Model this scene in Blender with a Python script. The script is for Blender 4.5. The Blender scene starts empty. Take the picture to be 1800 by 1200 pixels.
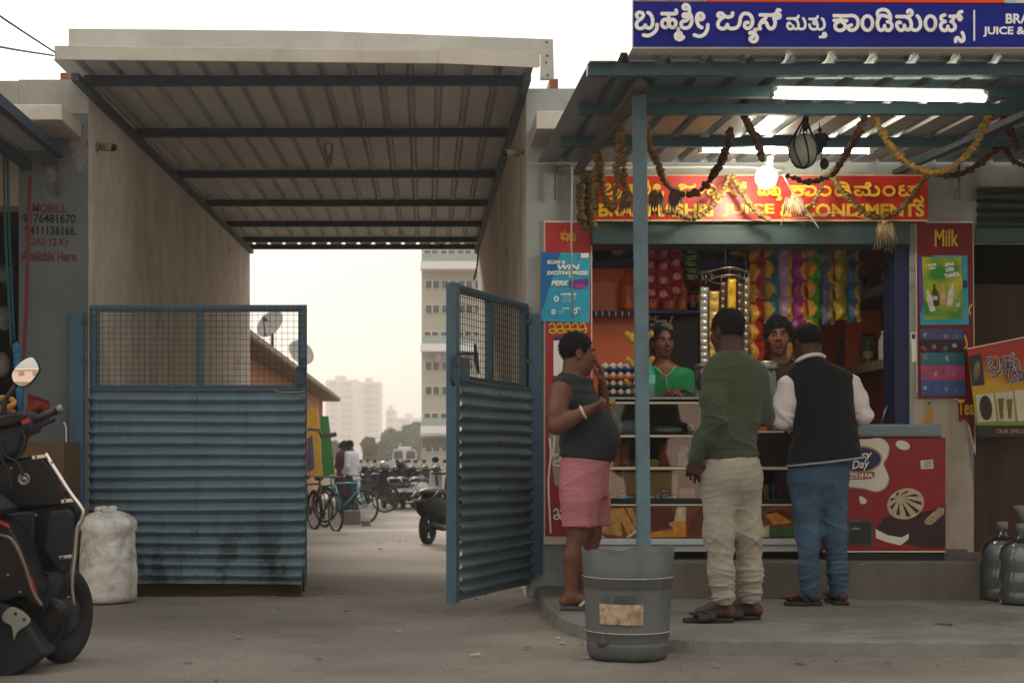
import bpy, bmesh, math, random
import numpy as np
from mathutils import Vector, Matrix, Euler

SC = bpy.context.scene
COL = SC.collection
random.seed(7); RNG = np.random.default_rng(7)
R = math.radians

# ---------------------------------------------------------------- camera
F_PX, VX, HY, CZ = 2500.0, 748.0, 812.0, 0.95     # 50 mm lens on an 1800 px wide frame, eye height 0.95 m
cam = bpy.data.cameras.new("camera"); cam.sensor_width = 36; cam.lens = F_PX / 1800 * 36
cam.shift_x = (900 - VX) / 1800; cam.shift_y = (HY - 600) / 1800
cam.clip_start = 0.1; cam.clip_end = 4000
cam.dof.use_dof = True; cam.dof.focus_distance = 9.0; cam.dof.aperture_fstop = 4.0
camo = bpy.data.objects.new("camera", cam); COL.objects.link(camo)
camo.location = (0, 0, CZ); camo.rotation_euler = (R(90), 0, 0); SC.camera = camo

# ---------------------------------------------------------------- light
SUN_EL, SUN_AZ = R(24), R(-14)                  # low hazy sun behind the buildings, slightly left
w = bpy.data.worlds.new("World"); SC.world = w; w.use_nodes = True
nt = w.node_tree; bg = nt.nodes["Background"]
sky = nt.nodes.new("ShaderNodeTexSky"); sky.sky_type = 'NISHITA'; sky.sun_disc = False
sky.sun_elevation = SUN_EL; sky.sun_rotation = SUN_AZ; sky.air_density = 1.0; sky.dust_density = 6.0; sky.ozone_density = 1.0
hs = nt.nodes.new("ShaderNodeHueSaturation"); hs.inputs['Saturation'].default_value = 0.55
mixw = nt.nodes.new("ShaderNodeMix"); mixw.data_type = 'RGBA'; mixw.inputs[0].default_value = 0.9
# thin overcast, brighter overhead than at the horizon
tcw = nt.nodes.new("ShaderNodeTexCoord"); sep = nt.nodes.new("ShaderNodeSeparateXYZ"); mad = nt.nodes.new("ShaderNodeMath"); mad.operation = 'MULTIPLY_ADD'
mad.inputs[1].default_value = 1.5; mad.inputs[2].default_value = 1.0; mad.use_clamp = False
mxz = nt.nodes.new("ShaderNodeMath"); mxz.operation = 'MAXIMUM'; mxz.inputs[1].default_value = 0.0
vm = nt.nodes.new("ShaderNodeVectorMath"); vm.operation = 'SCALE'; 
mxc = nt.nodes.new("ShaderNodeMix"); mxc.data_type = 'RGBA'; mxc.inputs[6].default_value = (4.25, 3.75, 3.2, 1); mxc.inputs[7].default_value = (4.9, 5.2, 5.4, 1)   # cream at the horizon, cooler overhead
nt.links.new(mxz.outputs[0], mxc.inputs[0]); nt.links.new(mxc.outputs[2], vm.inputs[0])
nt.links.new(tcw.outputs['Generated'], sep.inputs[0]); nt.links.new(sep.outputs['Z'], mxz.inputs[0]); nt.links.new(mxz.outputs[0], mad.inputs[0])
nt.links.new(mad.outputs[0], vm.inputs['Scale']); nt.links.new(vm.outputs[0], mixw.inputs[7])
nt.links.new(sky.outputs[0], hs.inputs['Color']); nt.links.new(hs.outputs[0], mixw.inputs[6])
nt.links.new(mixw.outputs[2], bg.inputs[0]); bg.inputs[1].default_value = 0.14
sl = bpy.data.lights.new("sun", 'SUN'); sl.energy = 3.6; sl.angle = R(12); sl.color = (1.0, 0.89, 0.77)
so = bpy.data.objects.new("sun", sl); COL.objects.link(so)
sd = Vector((math.sin(SUN_AZ) * math.cos(SUN_EL), math.cos(SUN_AZ) * math.cos(SUN_EL), math.sin(SUN_EL)))
so.rotation_euler = (-sd).to_track_quat('-Z', 'Y').to_euler(); so.location = (0, 30, 30)
SC.view_settings.view_transform = 'Standard'; SC.view_settings.look = 'None'
SC.view_settings.exposure = 0.0; SC.view_settings.gamma = 1.0
SC.cycles.max_bounces = 8; SC.cycles.transparent_max_bounces = 12; SC.cycles.volume_bounces = 2
SC.cycles.sample_clamp_indirect = 6.0

# ---------------------------------------------------------------- helpers
def P(px, py, Y):                     # a point of the place seen at a pixel, at depth Y
    return Vector(((px - VX) * Y / F_PX, Y, CZ + (HY - py) * Y / F_PX))
def PX(px, Y): return (px - VX) * Y / F_PX
def PZ(py, Y): return CZ + (HY - py) * Y / F_PX
def lin(h):
    h = h.lstrip('#'); c = [int(h[i:i+2], 16) / 255 for i in (0, 2, 4)]
    return tuple(x / 12.92 if x <= .04045 else ((x + .055) / 1.055) ** 2.4 for x in c)

MATS = {}
def mat(name, col, rough=.65, metal=0., var=.18, scale=5., bump=0., bscale=60., dirt=None, damt=.4, dscale=2.5,
        spec=.4, trans=0., alpha=1., emit=0., coat=0., stretch=(1, 1, 1), sheen=0.):
    if name in MATS: return MATS[name]
    if isinstance(col, str): col = lin(col)
    m = bpy.data.materials.new(name); m.use_nodes = True; t = m.node_tree; N = t.nodes; L = t.links
    b = N['Principled BSDF']; b.inputs['Roughness'].default_value = rough; b.inputs['Metallic'].default_value = metal
    b.inputs['Specular IOR Level'].default_value = spec
    b.inputs['Base Color'].default_value = (*col, 1)
    if trans: b.inputs['Transmission Weight'].default_value = trans; b.inputs['IOR'].default_value = 1.1
    if alpha < 1: b.inputs['Alpha'].default_value = alpha
    if coat: b.inputs['Coat Weight'].default_value = coat
    if sheen: b.inputs['Sheen Weight'].default_value = sheen
    if emit:
        b.inputs['Emission Color'].default_value = (*col, 1); b.inputs['Emission Strength'].default_value = emit
    if var or dirt or bump:
        tc = N.new('ShaderNodeTexCoord'); mp = N.new('ShaderNodeMapping'); mp.inputs['Scale'].default_value = stretch
        L.new(tc.outputs['Object'], mp.inputs[0])
    if var or dirt:
        n1 = N.new('ShaderNodeTexNoise'); n1.inputs['Scale'].default_value = scale; n1.inputs['Detail'].default_value = 6
        n1.inputs['Roughness'].default_value = .65
        L.new(mp.outputs[0], n1.inputs['Vector'])
        r1 = N.new('ShaderNodeMapRange'); r1.inputs[1].default_value = .3; r1.inputs[2].default_value = .7
        L.new(n1.outputs['Fac'], r1.inputs[0])
        mx = N.new('ShaderNodeMix'); mx.data_type = 'RGBA'
        mx.inputs[6].default_value = (*[c * (1 - var) for c in col], 1)
        mx.inputs[7].default_value = (*[min(1, c * (1 + var)) for c in col], 1)
        L.new(r1.outputs[0], mx.inputs[0]); out = mx.outputs[2]
        if dirt:
            if isinstance(dirt, str): dirt = lin(dirt)
            n2 = N.new('ShaderNodeTexNoise'); n2.inputs['Scale'].default_value = dscale; n2.inputs['Detail'].default_value = 9
            n2.inputs['Roughness'].default_value = .7; n2.inputs['Distortion'].default_value = .3
            L.new(mp.outputs[0], n2.inputs['Vector'])
            r2 = N.new('ShaderNodeMapRange'); r2.inputs[1].default_value = .48; r2.inputs[2].default_value = .72
            r2.inputs[4].default_value = damt
            L.new(n2.outputs['Fac'], r2.inputs[0])
            m2 = N.new('ShaderNodeMix'); m2.data_type = 'RGBA'; m2.inputs[7].default_value = (*dirt, 1)
            L.new(r2.outputs[0], m2.inputs[0]); L.new(out, m2.inputs[6]); out = m2.outputs[2]
        L.new(out, b.inputs['Base Color'])
        if not emit and not trans:
            rr = N.new('ShaderNodeMapRange'); rr.inputs[3].default_value = max(.03, rough - .1); rr.inputs[4].default_value = min(1, rough + .12)
            L.new(n1.outputs['Fac'], rr.inputs[0]); L.new(rr.outputs[0], b.inputs['Roughness'])
    if bump:
        n3 = N.new('ShaderNodeTexNoise'); n3.inputs['Scale'].default_value = bscale; n3.inputs['Detail'].default_value = 5
        L.new(mp.outputs[0], n3.inputs['Vector'])
        bp = N.new('ShaderNodeBump'); bp.inputs['Strength'].default_value = bump; bp.inputs['Distance'].default_value = .01
        L.new(n3.outputs['Fac'], bp.inputs['Height']); L.new(bp.outputs[0], b.inputs['Normal'])
    MATS[name] = m
    return m

def streaked(name, col, dark, amount=.6, sx=6., rough=.7, damp=None, bump=.15, metal=0.):
    """plaster or painted sheet with vertical run marks and blotches"""
    if name in MATS: return MATS[name]
    m = mat(name, col, rough=rough, var=.14, scale=2.2, dirt=dark, damt=amount * .8, dscale=1.3, bump=bump, bscale=35, metal=metal)
    t = m.node_tree; N = t.nodes; L = t.links; b = N['Principled BSDF']
    src = b.inputs['Base Color'].links[0].from_socket
    tc = N.new('ShaderNodeTexCoord'); mp = N.new('ShaderNodeMapping'); mp.inputs['Scale'].default_value = (sx, sx, .35)
    n = N.new('ShaderNodeTexNoise'); n.inputs['Scale'].default_value = 1.6; n.inputs['Detail'].default_value = 8; n.inputs['Roughness'].default_value = .7
    L.new(tc.outputs['Object'], mp.inputs[0]); L.new(mp.outputs[0], n.inputs['Vector'])
    r = N.new('ShaderNodeMapRange'); r.inputs[1].default_value = .5; r.inputs[2].default_value = .8; r.inputs[4].default_value = amount
    L.new(n.outputs['Fac'], r.inputs[0])
    mx = N.new('ShaderNodeMix'); mx.data_type = 'RGBA'
    d = lin(dark) if isinstance(dark, str) else dark
    mx.inputs[7].default_value = (*d, 1); L.new(r.outputs[0], mx.inputs[0]); L.new(src, mx.inputs[6]); L.new(mx.outputs[2], b.inputs['Base Color'])
    return m

def tag(o, label=None, cat=None, group=None, kind=None):
    if label: o['label'] = label
    if cat: o['category'] = cat
    if group: o['group'] = group
    if kind: o['kind'] = kind
    return o
ORG = {}
def thing(name, label, cat, loc, group=None):
    o = bpy.data.objects.new(name, None); COL.objects.link(o); o.location = loc; o.empty_display_size = .1
    ORG[o] = Vector(loc); return tag(o, label, cat, group)
def setmat(me, m):
    for x in (m if isinstance(m, (list, tuple)) else [m]): me.materials.append(x)
def link(name, me, parent=None, org=None):
    o = bpy.data.objects.new(name, me); COL.objects.link(o)
    if parent is not None: o.parent = parent; ORG[o] = ORG[parent]
    else:
        o.location = org; ORG[o] = Vector(org)
    return o

class MB:
    """collects faces in place coordinates and links them as ONE mesh object"""
    def __init__(s): s.v = []; s.f = []; s.mi = []; s.sm = []
    def add(s, vs, fs, mi=0, sm=False):
        k = len(s.v); s.v += [tuple(v) for v in vs]
        for f in fs: s.f.append(tuple(i + k for i in f)); s.mi.append(mi); s.sm.append(sm)
        return s
    def box(s, x0, x1, y0, y1, z0, z1, mi=0):
        return s.add([(x0,y0,z0),(x1,y0,z0),(x1,y1,z0),(x0,y1,z0),(x0,y0,z1),(x1,y0,z1),(x1,y1,z1),(x0,y1,z1)],
                     [(0,3,2,1),(4,5,6,7),(0,1,5,4),(1,2,6,5),(2,3,7,6),(3,0,4,7)], mi)
    def pbox(s, p0, p1, q0, q1, Y0, Y1, mi=0):      # box whose front face covers pixels p0..p1 x q0..q1 at depth Y0
        return s.box(PX(p0, Y0), PX(p1, Y0), Y0, Y1, PZ(q1, Y0), PZ(q0, Y0), mi)
    def obox(s, c, u, v, n, mi=0):                    # oriented box: centre and three half vectors
        c, u, v, n = map(Vector, (c, u, v, n)); vs = []
        for k in (-1, 1):
            for j in (-1, 1):
                for i in (-1, 1): vs.append(c + u*i + v*j + n*k)
        return s.add(vs, [(0,2,3,1),(4,5,7,6),(0,1,5,4),(1,3,7,5),(3,2,6,7),(2,0,4,6)], mi)
    def bar(s, a, b, w, h, mi=0, up=(0, 0, 1)):
        a, b = Vector(a), Vector(b); d = (b - a); L = d.length; d.normalize(); up = Vector(up)
        x = d.cross(up)
        if x.length < 1e-4: x = d.cross(Vector((0, 1, 0)))
        x.normalize(); z = x.cross(d)
        return s.obox((a + b) / 2, d * L / 2, x * w / 2, z * h / 2, mi)
    def tube(s, pts, r, n=8, mi=0, caps=True):
        pts = [Vector(p) for p in pts]; rs = r if isinstance(r, (list, tuple)) else [r] * len(pts)
        vs = []; fs = []; prev = None
        for i, p in enumerate(pts):
            d = (pts[min(i+1, len(pts)-1)] - pts[max(i-1, 0)]).normalized()
            if prev is None:
                x = d.cross(Vector((0, 0, 1)))
                if x.length < .05: x = d.cross(Vector((0, 1, 0)))
            else: x = prev - d * prev.dot(d)
            x.normalize(); prev = x; y = d.cross(x)
            for k in range(n):
                a = 2 * math.pi * k / n; vs.append(p + (x * math.cos(a) + y * math.sin(a)) * rs[i])
        for i in range(len(pts) - 1):
            for k in range(n): fs.append((i*n+k, i*n+(k+1) % n, (i+1)*n+(k+1) % n, (i+1)*n+k))
        if caps: fs += [tuple(range(n))[::-1], tuple((len(pts)-1)*n + k for k in range(n))]
        return s.add(vs, fs, mi, True)
    def lathe(s, prof, c, n=24, mi=0, axis='z', wob=None, cap=True):
        vs = []; fs = []; c = Vector(c)
        for i, (r, z) in enumerate(prof):
            for k in range(n):
                a = 2 * math.pi * k / n
                rr, zz = (r, z) if wob is None else wob(i, a, r, z)
                p = (rr * math.cos(a), rr * math.sin(a), zz)
                if axis == 'y': p = (p[0], p[2], p[1])
                if axis == 'x': p = (p[2], p[0], p[1])
                vs.append(c + Vector(p))
        for i in range(len(prof) - 1):
            for k in range(n): fs.append((i*n+k, i*n+(k+1) % n, (i+1)*n+(k+1) % n, (i+1)*n+k))
        if cap:
            if prof[0][0] > 1e-4: fs.append(tuple(range(n))[::-1])
            if prof[-1][0] > 1e-4: fs.append(tuple((len(prof)-1)*n + k for k in range(n)))
        return s.add(vs, fs, mi, True)
    def ball(s, c, r, n=12, m=8, mi=0, rot=None, noise=0):
        c = Vector(c); r = (r, r, r) if not isinstance(r, (tuple, list)) else r; vs = []; fs = []
        rm = rot if rot is not None else Matrix.Identity(3)
        for i in range(m + 1):
            th = math.pi * i / m
            for k in range(n):
                a = 2 * math.pi * k / n; f = 1 + (random.uniform(-noise, noise) if noise else 0)
                vs.append(c + rm @ Vector((r[0]*math.sin(th)*math.cos(a)*f, r[1]*math.sin(th)*math.sin(a)*f, r[2]*math.cos(th)*f)))
        for i in range(m):
            for k in range(n): fs.append((i*n+k, (i+1)*n+k, (i+1)*n+(k+1) % n, i*n+(k+1) % n))
        return s.add(vs, fs, mi, True)
    def prism(s, pts, Y0, Y1, mi=0):                  # outline given as (x, z), front face at Y0, back at Y1
        n = len(pts); a = sum(pts[i][0]*pts[(i+1) % n][1] - pts[(i+1) % n][0]*pts[i][1] for i in range(n))
        if a < 0: pts = pts[::-1]
        vs = [(x, Y0, z) for x, z in pts] + [(x, Y1, z) for x, z in pts]
        fs = [tuple(range(n)), tuple(range(n, 2*n))[::-1]] + [(i, i+n, (i+1) % n + n, (i+1) % n) for i in range(n)]
        return s.add(vs, fs, mi)
    def pprism(s, pts, Y0, Y1, mi=0): return s.prism([(PX(a, Y0), PZ(b, Y0)) for a, b in pts], Y0, Y1, mi)
    def flat(s, pts, Y, mi=0):                        # printed shape lying on a surface at depth Y (pixels)
        q = [(PX(a, Y), PZ(b, Y)) for a, b in pts]; n = len(q)
        a = sum(q[i][0]*q[(i+1) % n][1] - q[(i+1) % n][0]*q[i][1] for i in range(n))
        if a < 0: q = q[::-1]
        return s.add([(x, Y, z) for x, z in q], [tuple(range(n))], mi)
    def grid(s, fn, nu, nv, mi=0, sm=True):
        vs = [fn(i / nu, j / nv) for j in range(nv + 1) for i in range(nu + 1)]
        fs = [(j*(nu+1)+i, j*(nu+1)+i+1, (j+1)*(nu+1)+i+1, (j+1)*(nu+1)+i) for j in range(nv) for i in range(nu)]
        return s.add(vs, fs, mi, sm)
    def mesh(s, name, m, org):
        me = bpy.data.meshes.new(name); o = Vector(org)
        me.from_pydata([(v[0]-o[0], v[1]-o[1], v[2]-o[2]) for v in s.v], [], s.f); setmat(me, m)
        me.polygons.foreach_set('material_index', s.mi); me.polygons.foreach_set('use_smooth', s.sm); me.update()
        return me
    def base(s):
        a = np.array(s.v); lo, hi = a.min(0), a.max(0); return Vector(((lo[0]+hi[0])/2, (lo[1]+hi[1])/2, lo[2]))
    def build(s, name, m, parent=None, bevel=0, label=None, cat=None, group=None, kind=None, org=None, solid=0):
        if org is None: org = ORG[parent] if parent is not None else s.base()
        o = link(name, s.mesh(name, m, org), parent, org)
        if bevel:
            b = o.modifiers.new('bevel', 'BEVEL'); b.width = bevel; b.segments = 2; b.limit_method = 'ANGLE'; b.angle_limit = R(40)
        if solid:
            b = o.modifiers.new('solid', 'SOLIDIFY'); b.thickness = solid
        return tag(o, label, cat, group, kind)

def copy_tree(o, off=(0, 0, 0), parent=None, label=None):
    c = o.copy(); COL.objects.link(c)
    if parent is not None: c.parent = parent
    else: c.location = o.location + Vector(off)
    ORG[c] = ORG[o] + Vector(off)
    if label: c['label'] = label
    for ch in o.children: copy_tree(ch, off, c)
    return c

def smooth(pts, n=6, closed=False):
    pts = [Vector(p) for p in pts]; out = []; m = len(pts)
    if m < 3 and not closed: return pts
    for i in range(m if closed else m - 1):
        g = (lambda k: pts[k % m]) if closed else (lambda k: pts[min(max(k, 0), m - 1)])
        a, b, c, d = g(i-1), g(i), g(i+1), g(i+2)
        for k in range(n):
            t = k / n; out.append(.5 * ((2*b) + (c-a)*t + (2*a-5*b+4*c-d)*t*t + (3*b-a-3*c+d)*t**3))
    if not closed: out.append(pts[-1])
    return out

# writing: outlines of the built-in lettering fitted to a pixel box on a surface at depth Y
def text(name, body, box, Y, m, parent, bold=0.0, shear=0.0, rot=0.0, spacing=1.0):
    cu = bpy.data.curves.new('t', 'FONT'); cu.body = body; cu.size = 1; cu.offset = bold; cu.shear = shear
    cu.resolution_u = 3; cu.space_character = spacing; cu.align_x = 'CENTER'
    o = bpy.data.objects.new('t', cu); COL.objects.link(o)
    dg = bpy.context.evaluated_depsgraph_get(); me = bpy.data.meshes.new_from_object(o.evaluated_get(dg))
    bpy.data.objects.remove(o); bpy.data.curves.remove(cu)
    n = len(me.vertices); a = np.zeros(n * 3); me.vertices.foreach_get('co', a); a = a.reshape(-1, 3)
    lo, hi = a.min(0), a.max(0)
    x0, y0, x1, y1 = box; cx, cy = (x0+x1)/2, (y0+y1)/2
    u = (a[:, 0]-lo[0])/(hi[0]-lo[0]) - .5; v = .5 - (a[:, 1]-lo[1])/(hi[1]-lo[1])
    px = u*(x1-x0); py = v*(y1-y0); c, s_ = math.cos(rot), math.sin(rot)
    qx, qy = cx + px*c - py*s_, cy + px*s_ + py*c
    og = ORG[parent]
    w_ = np.stack([(qx-VX)*Y/F_PX - og[0], np.full(n, Y) - og[1], CZ+(HY-qy)*Y/F_PX - og[2]], 1)
    me.vertices.foreach_set('co', w_.ravel()); me.materials.clear(); me.materials.append(m); me.name = name; me.update()
    return link(name, me, parent)

def brush(mb, strokes, Y, width, conv, mi=0):
    """round-ended brush letters: each stroke a centre line in zoom units, conv -> pixels"""
    k = 0
    for st in strokes:
        pts = smooth([(a, b, 0) for a, b in st], 5); pts = [Vector((*conv(p.x, p.y), 0)) for p in pts]
        ps = [pts[0]]
        for p in pts[1:]:
            if (p - ps[-1]).length > .15: ps.append(p)
        if len(ps) < 2: continue
        L, Rr = [], []
        for i, p in enumerate(ps):
            d = (ps[min(i+1, len(ps)-1)] - ps[max(i-1, 0)]).normalized(); nrm = Vector((-d.y, d.x, 0)) * width / 2
            yy = Y - .00012 * k; k += 1
            L.append(P(p.x + nrm.x, p.y + nrm.y, yy)); Rr.append(P(p.x - nrm.x, p.y - nrm.y, yy))
        n = len(ps); mb.add(L + Rr, [(i, i+1, n+i+1, n+i) for i in range(n-1)], mi)
        for e, (q, o2) in enumerate(((ps[0], ps[1]), (ps[-1], ps[-2]))):
            d = (q - o2).normalized(); a0 = math.atan2(d.y, d.x); yy = Y - .00012 * k; k += 1
            mb.add([P(q.x + math.cos(a0+t)*width/2, q.y + math.sin(a0+t)*width/2, yy) for t in np.linspace(-math.pi/2, math.pi/2, 7)],
                   [tuple(range(7))], mi)
def ell(cx, cy, rx, ry, n=14): return [(cx + rx*math.cos(2*math.pi*i/n + .4), cy + ry*math.sin(2*math.pi*i/n + .4)) for i in range(n + 1)]
def epx(cx, cy, rx, ry, n=20, rot=0):
    c, s = math.cos(rot), math.sin(rot)
    return [(cx + rx*math.cos(t)*c - ry*math.sin(t)*s, cy + rx*math.cos(t)*s + ry*math.sin(t)*c) for t in [2*math.pi*i/n for i in range(n)]]
# ================================================================ materials of the setting
def ground_mat():
    m = mat('ground', '#887d70', rough=.9, var=.22, scale=.9, dirt='#4a443d', damt=.5, dscale=.45, bump=.35, bscale=28)
    t = m.node_tree; N = t.nodes; L = t.links; b = N['Principled BSDF']; src = b.inputs['Base Color'].links[0].from_socket
    tc = N.new('ShaderNodeTexCoord')
    n = N.new('ShaderNodeTexNoise'); n.inputs['Scale'].default_value = 55; n.inputs['Detail'].default_value = 4
    L.new(tc.outputs['Object'], n.inputs['Vector'])
    r = N.new('ShaderNodeMapRange'); r.inputs[1].default_value = .35; r.inputs[2].default_value = .7; r.inputs[3].default_value = .78; r.inputs[4].default_value = 1.15
    L.new(n.outputs['Fac'], r.inputs[0])
    mx = N.new('ShaderNodeMix'); mx.data_type = 'RGBA'; mx.blend_type = 'MULTIPLY'; mx.inputs[0].default_value = 1
    L.new(src, mx.inputs[6]); L.new(r.outputs[0], mx.inputs[7])
    # small dark spots (old stains)
    v = N.new('ShaderNodeTexVoronoi'); v.inputs['Scale'].default_value = 2.3; L.new(tc.outputs['Object'], v.inputs['Vector'])
    r2 = N.new('ShaderNodeMapRange'); r2.inputs[1].default_value = .03; r2.inputs[2].default_value = .09; r2.inputs[3].default_value = .45; r2.inputs[4].default_value = 0
    L.new(v.outputs['Distance'], r2.inputs[0])
    m2 = N.new('ShaderNodeMix'); m2.data_type = 'RGBA'; m2.inputs[7].default_value = (*lin('#3a352f'), 1)
    L.new(r2.outputs[0], m2.inputs[0]); L.new(mx.outputs[2], m2.inputs[6])
    # hairline cracks and broad damp patches
    dn = N.new('ShaderNodeTexNoise'); dn.inputs['Scale'].default_value = 1.7; dn.inputs['Detail'].default_value = 6; L.new(tc.outputs['Object'], dn.inputs['Vector'])
    ad = N.new('ShaderNodeVectorMath'); ad.operation = 'MULTIPLY_ADD'; ad.inputs[1].default_value = (.7, .7, .7); L.new(dn.outputs['Color'], ad.inputs[0]); L.new(tc.outputs['Object'], ad.inputs[2])
    vc = N.new('ShaderNodeTexVoronoi'); vc.feature = 'DISTANCE_TO_EDGE'; vc.inputs['Scale'].default_value = .55; L.new(ad.outputs[0], vc.inputs['Vector'])
    rc = N.new('ShaderNodeMapRange'); rc.inputs[1].default_value = .0; rc.inputs[2].default_value = .012; rc.inputs[3].default_value = .13; rc.inputs[4].default_value = 0; L.new(vc.outputs['Distance'], rc.inputs[0])
    m3 = N.new('ShaderNodeMix'); m3.data_type = 'RGBA'; m3.inputs[7].default_value = (*lin('#2b2722'), 1); L.new(rc.outputs[0], m3.inputs[0]); L.new(m2.outputs[2], m3.inputs[6])
    pn = N.new('ShaderNodeTexNoise'); pn.inputs['Scale'].default_value = .38; pn.inputs['Detail'].default_value = 3; L.new(tc.outputs['Object'], pn.inputs['Vector'])
    rp = N.new('ShaderNodeMapRange'); rp.inputs[1].default_value = .38; rp.inputs[2].default_value = .62; rp.inputs[3].default_value = .6; rp.inputs[4].default_value = 1.12; L.new(pn.outputs['Fac'], rp.inputs[0])
    m4 = N.new('ShaderNodeMix'); m4.data_type = 'RGBA'; m4.blend_type = 'MULTIPLY'; m4.inputs[0].default_value = 1; L.new(m3.outputs[2], m4.inputs[6]); L.new(rp.outputs[0], m4.inputs[7])
    L.new(m4.outputs[2], b.inputs['Base Color'])
    return m
M_GROUND = ground_mat()
M_PAVE = mat('pavement_concrete', '#787369', rough=.9, var=.28, scale=1.1, dirt='#3d3933', damt=.75, dscale=1.3, bump=.4, bscale=30)
M_CONC = streaked('raw_concrete', '#6e675c', '#3a352e', .55, sx=3, rough=.9, bump=.4)
M_PLAST = streaked('alley_plaster', '#d6cec3', '#74695d', .42, sx=2.0, rough=.92, bump=.35)
M_PLASTR = streaked('alley_plaster_right', '#d2c5b6', '#665647', .6, sx=3, rough=.92, bump=.35)
def pits(m, col='#3f352c', sc=4.2, stretch=(1, 1.6, .45), lo=.05, hi=.13, amt=.8, nlo=.45):
    t = m.node_tree; N = t.nodes; L = t.links; b = N['Principled BSDF']; src = b.inputs['Base Color'].links[0].from_socket
    tc = N.new('ShaderNodeTexCoord'); mp = N.new('ShaderNodeMapping'); mp.inputs['Scale'].default_value = stretch; L.new(tc.outputs['Object'], mp.inputs[0])
    v = N.new('ShaderNodeTexVoronoi'); v.inputs['Scale'].default_value = sc; L.new(mp.outputs[0], v.inputs['Vector'])
    r = N.new('ShaderNodeMapRange'); r.inputs[1].default_value = lo; r.inputs[2].default_value = hi; r.inputs[3].default_value = amt; r.inputs[4].default_value = 0; L.new(v.outputs['Distance'], r.inputs[0])
    n = N.new('ShaderNodeTexNoise'); n.inputs['Scale'].default_value = 1.1; L.new(tc.outputs['Object'], n.inputs['Vector'])
    r2 = N.new('ShaderNodeMapRange'); r2.inputs[1].default_value = nlo; r2.inputs[2].default_value = nlo+.15; L.new(n.outputs['Fac'], r2.inputs[0])
    k = N.new('ShaderNodeMath'); k.operation = 'MULTIPLY'; L.new(r.outputs[0], k.inputs[0]); L.new(r2.outputs[0], k.inputs[1])
    mx = N.new('ShaderNodeMix'); mx.data_type = 'RGBA'; mx.inputs[7].default_value = (*lin(col), 1); L.new(k.outputs[0], mx.inputs[0]); L.new(src, mx.inputs[6]); L.new(mx.outputs[2], b.inputs['Base Color'])
pits(M_PLAST)
M_WALLB = streaked('grey_blue_wall_paint', '#666d6e', '#474c4c', .35, sx=2.5, rough=.85, bump=.2)
M_WALLR = streaked('pale_grey_wall_paint', '#a3a7a3', '#6b6a63', .5, sx=2.2, rough=.88, bump=.3)
M_WALLC = streaked('old_pale_plaster', '#9a968d', '#67625a', .5, sx=3, rough=.9, bump=.35)
M_SLAB = mat('whitewashed_slab', '#cbc2b2', rough=.85, var=.1, dirt='#8a7f70', damt=.5, bump=.2)
M_BLUE = streaked('slate_blue_steel_paint', '#47626f', '#2f3c40', .35, sx=8, rough=.55, bump=.12)
M_BLUED = mat('dark_blue_steel_paint', '#31434e', rough=.5, var=.15, dirt='#2a2622', damt=.4)
M_GSHEET = streaked('gate_sheet_paint', '#5f757d', '#2c383b', .5, sx=7, rough=.42, bump=.1)
def low_stains(m, x0, x1, z0, z1):
    # old splash stains with drips low on the sheet
    t = m.node_tree; N = t.nodes; L = t.links; b = N['Principled BSDF']; src = b.inputs['Base Color'].links[0].from_socket
    tc = N.new('ShaderNodeTexCoord'); sp = N.new('ShaderNodeSeparateXYZ'); L.new(tc.outputs['Object'], sp.inputs[0])
    def rng(sock, a, b_, c, d):
        r = N.new('ShaderNodeMapRange'); r.interpolation_type = 'SMOOTHSTEP'; r.inputs[1].default_value = a; r.inputs[2].default_value = b_; r.inputs[3].default_value = c; r.inputs[4].default_value = d
        L.new(sock, r.inputs[0]); return r.outputs[0]
    def mul(a, b_):
        k = N.new('ShaderNodeMath'); k.operation = 'MULTIPLY'; L.new(a, k.inputs[0]); L.new(b_, k.inputs[1]); return k.outputs[0]
    mp = N.new('ShaderNodeMapping'); mp.inputs['Scale'].default_value = (1, 1, .45); L.new(tc.outputs['Object'], mp.inputs[0])
    n = N.new('ShaderNodeTexNoise'); n.inputs['Scale'].default_value = 6.5; n.inputs['Detail'].default_value = 9; n.inputs['Roughness'].default_value = .72; L.new(mp.outputs[0], n.inputs['Vector'])
    f = mul(rng(n.outputs['Fac'], .44, .6, 0, .8), mul(rng(sp.outputs['Z'], z0, z1, 1, 0), mul(rng(sp.outputs['X'], x0, x0+.35, 0, 1), rng(sp.outputs['X'], x1-.3, x1, 1, 0))))
    mx = N.new('ShaderNodeMix'); mx.data_type = 'RGBA'; mx.inputs[7].default_value = (*lin('#0f1616'), 1); L.new(f, mx.inputs[0]); L.new(src, mx.inputs[6]); L.new(mx.outputs[2], b.inputs['Base Color'])
def peel(m, col, sc=2.4, th=.60, seed=0.):
    # flaked paint: hard edged patches showing the coat below
    t = m.node_tree; N = t.nodes; L = t.links; b = N['Principled BSDF']; src = b.inputs['Base Color'].links[0].from_socket
    tc = N.new('ShaderNodeTexCoord'); ad = N.new('ShaderNodeVectorMath'); ad.inputs[1].default_value = (seed, seed*.7, seed*1.3); L.new(tc.outputs['Object'], ad.inputs[0])
    n = N.new('ShaderNodeTexNoise'); n.inputs['Scale'].default_value = sc; n.inputs['Detail'].default_value = 11; n.inputs['Roughness'].default_value = .62; L.new(ad.outputs[0], n.inputs['Vector'])
    r = N.new('ShaderNodeMapRange'); r.inputs[1].default_value = th; r.inputs[2].default_value = th+.02; r.inputs[4].default_value = .75; L.new(n.outputs['Fac'], r.inputs[0])
    mx = N.new('ShaderNodeMix'); mx.data_type = 'RGBA'; mx.inputs[7].default_value = (*lin(col), 1); L.new(r.outputs[0], mx.inputs[0]); L.new(src, mx.inputs[6]); L.new(mx.outputs[2], b.inputs['Base Color'])
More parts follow.
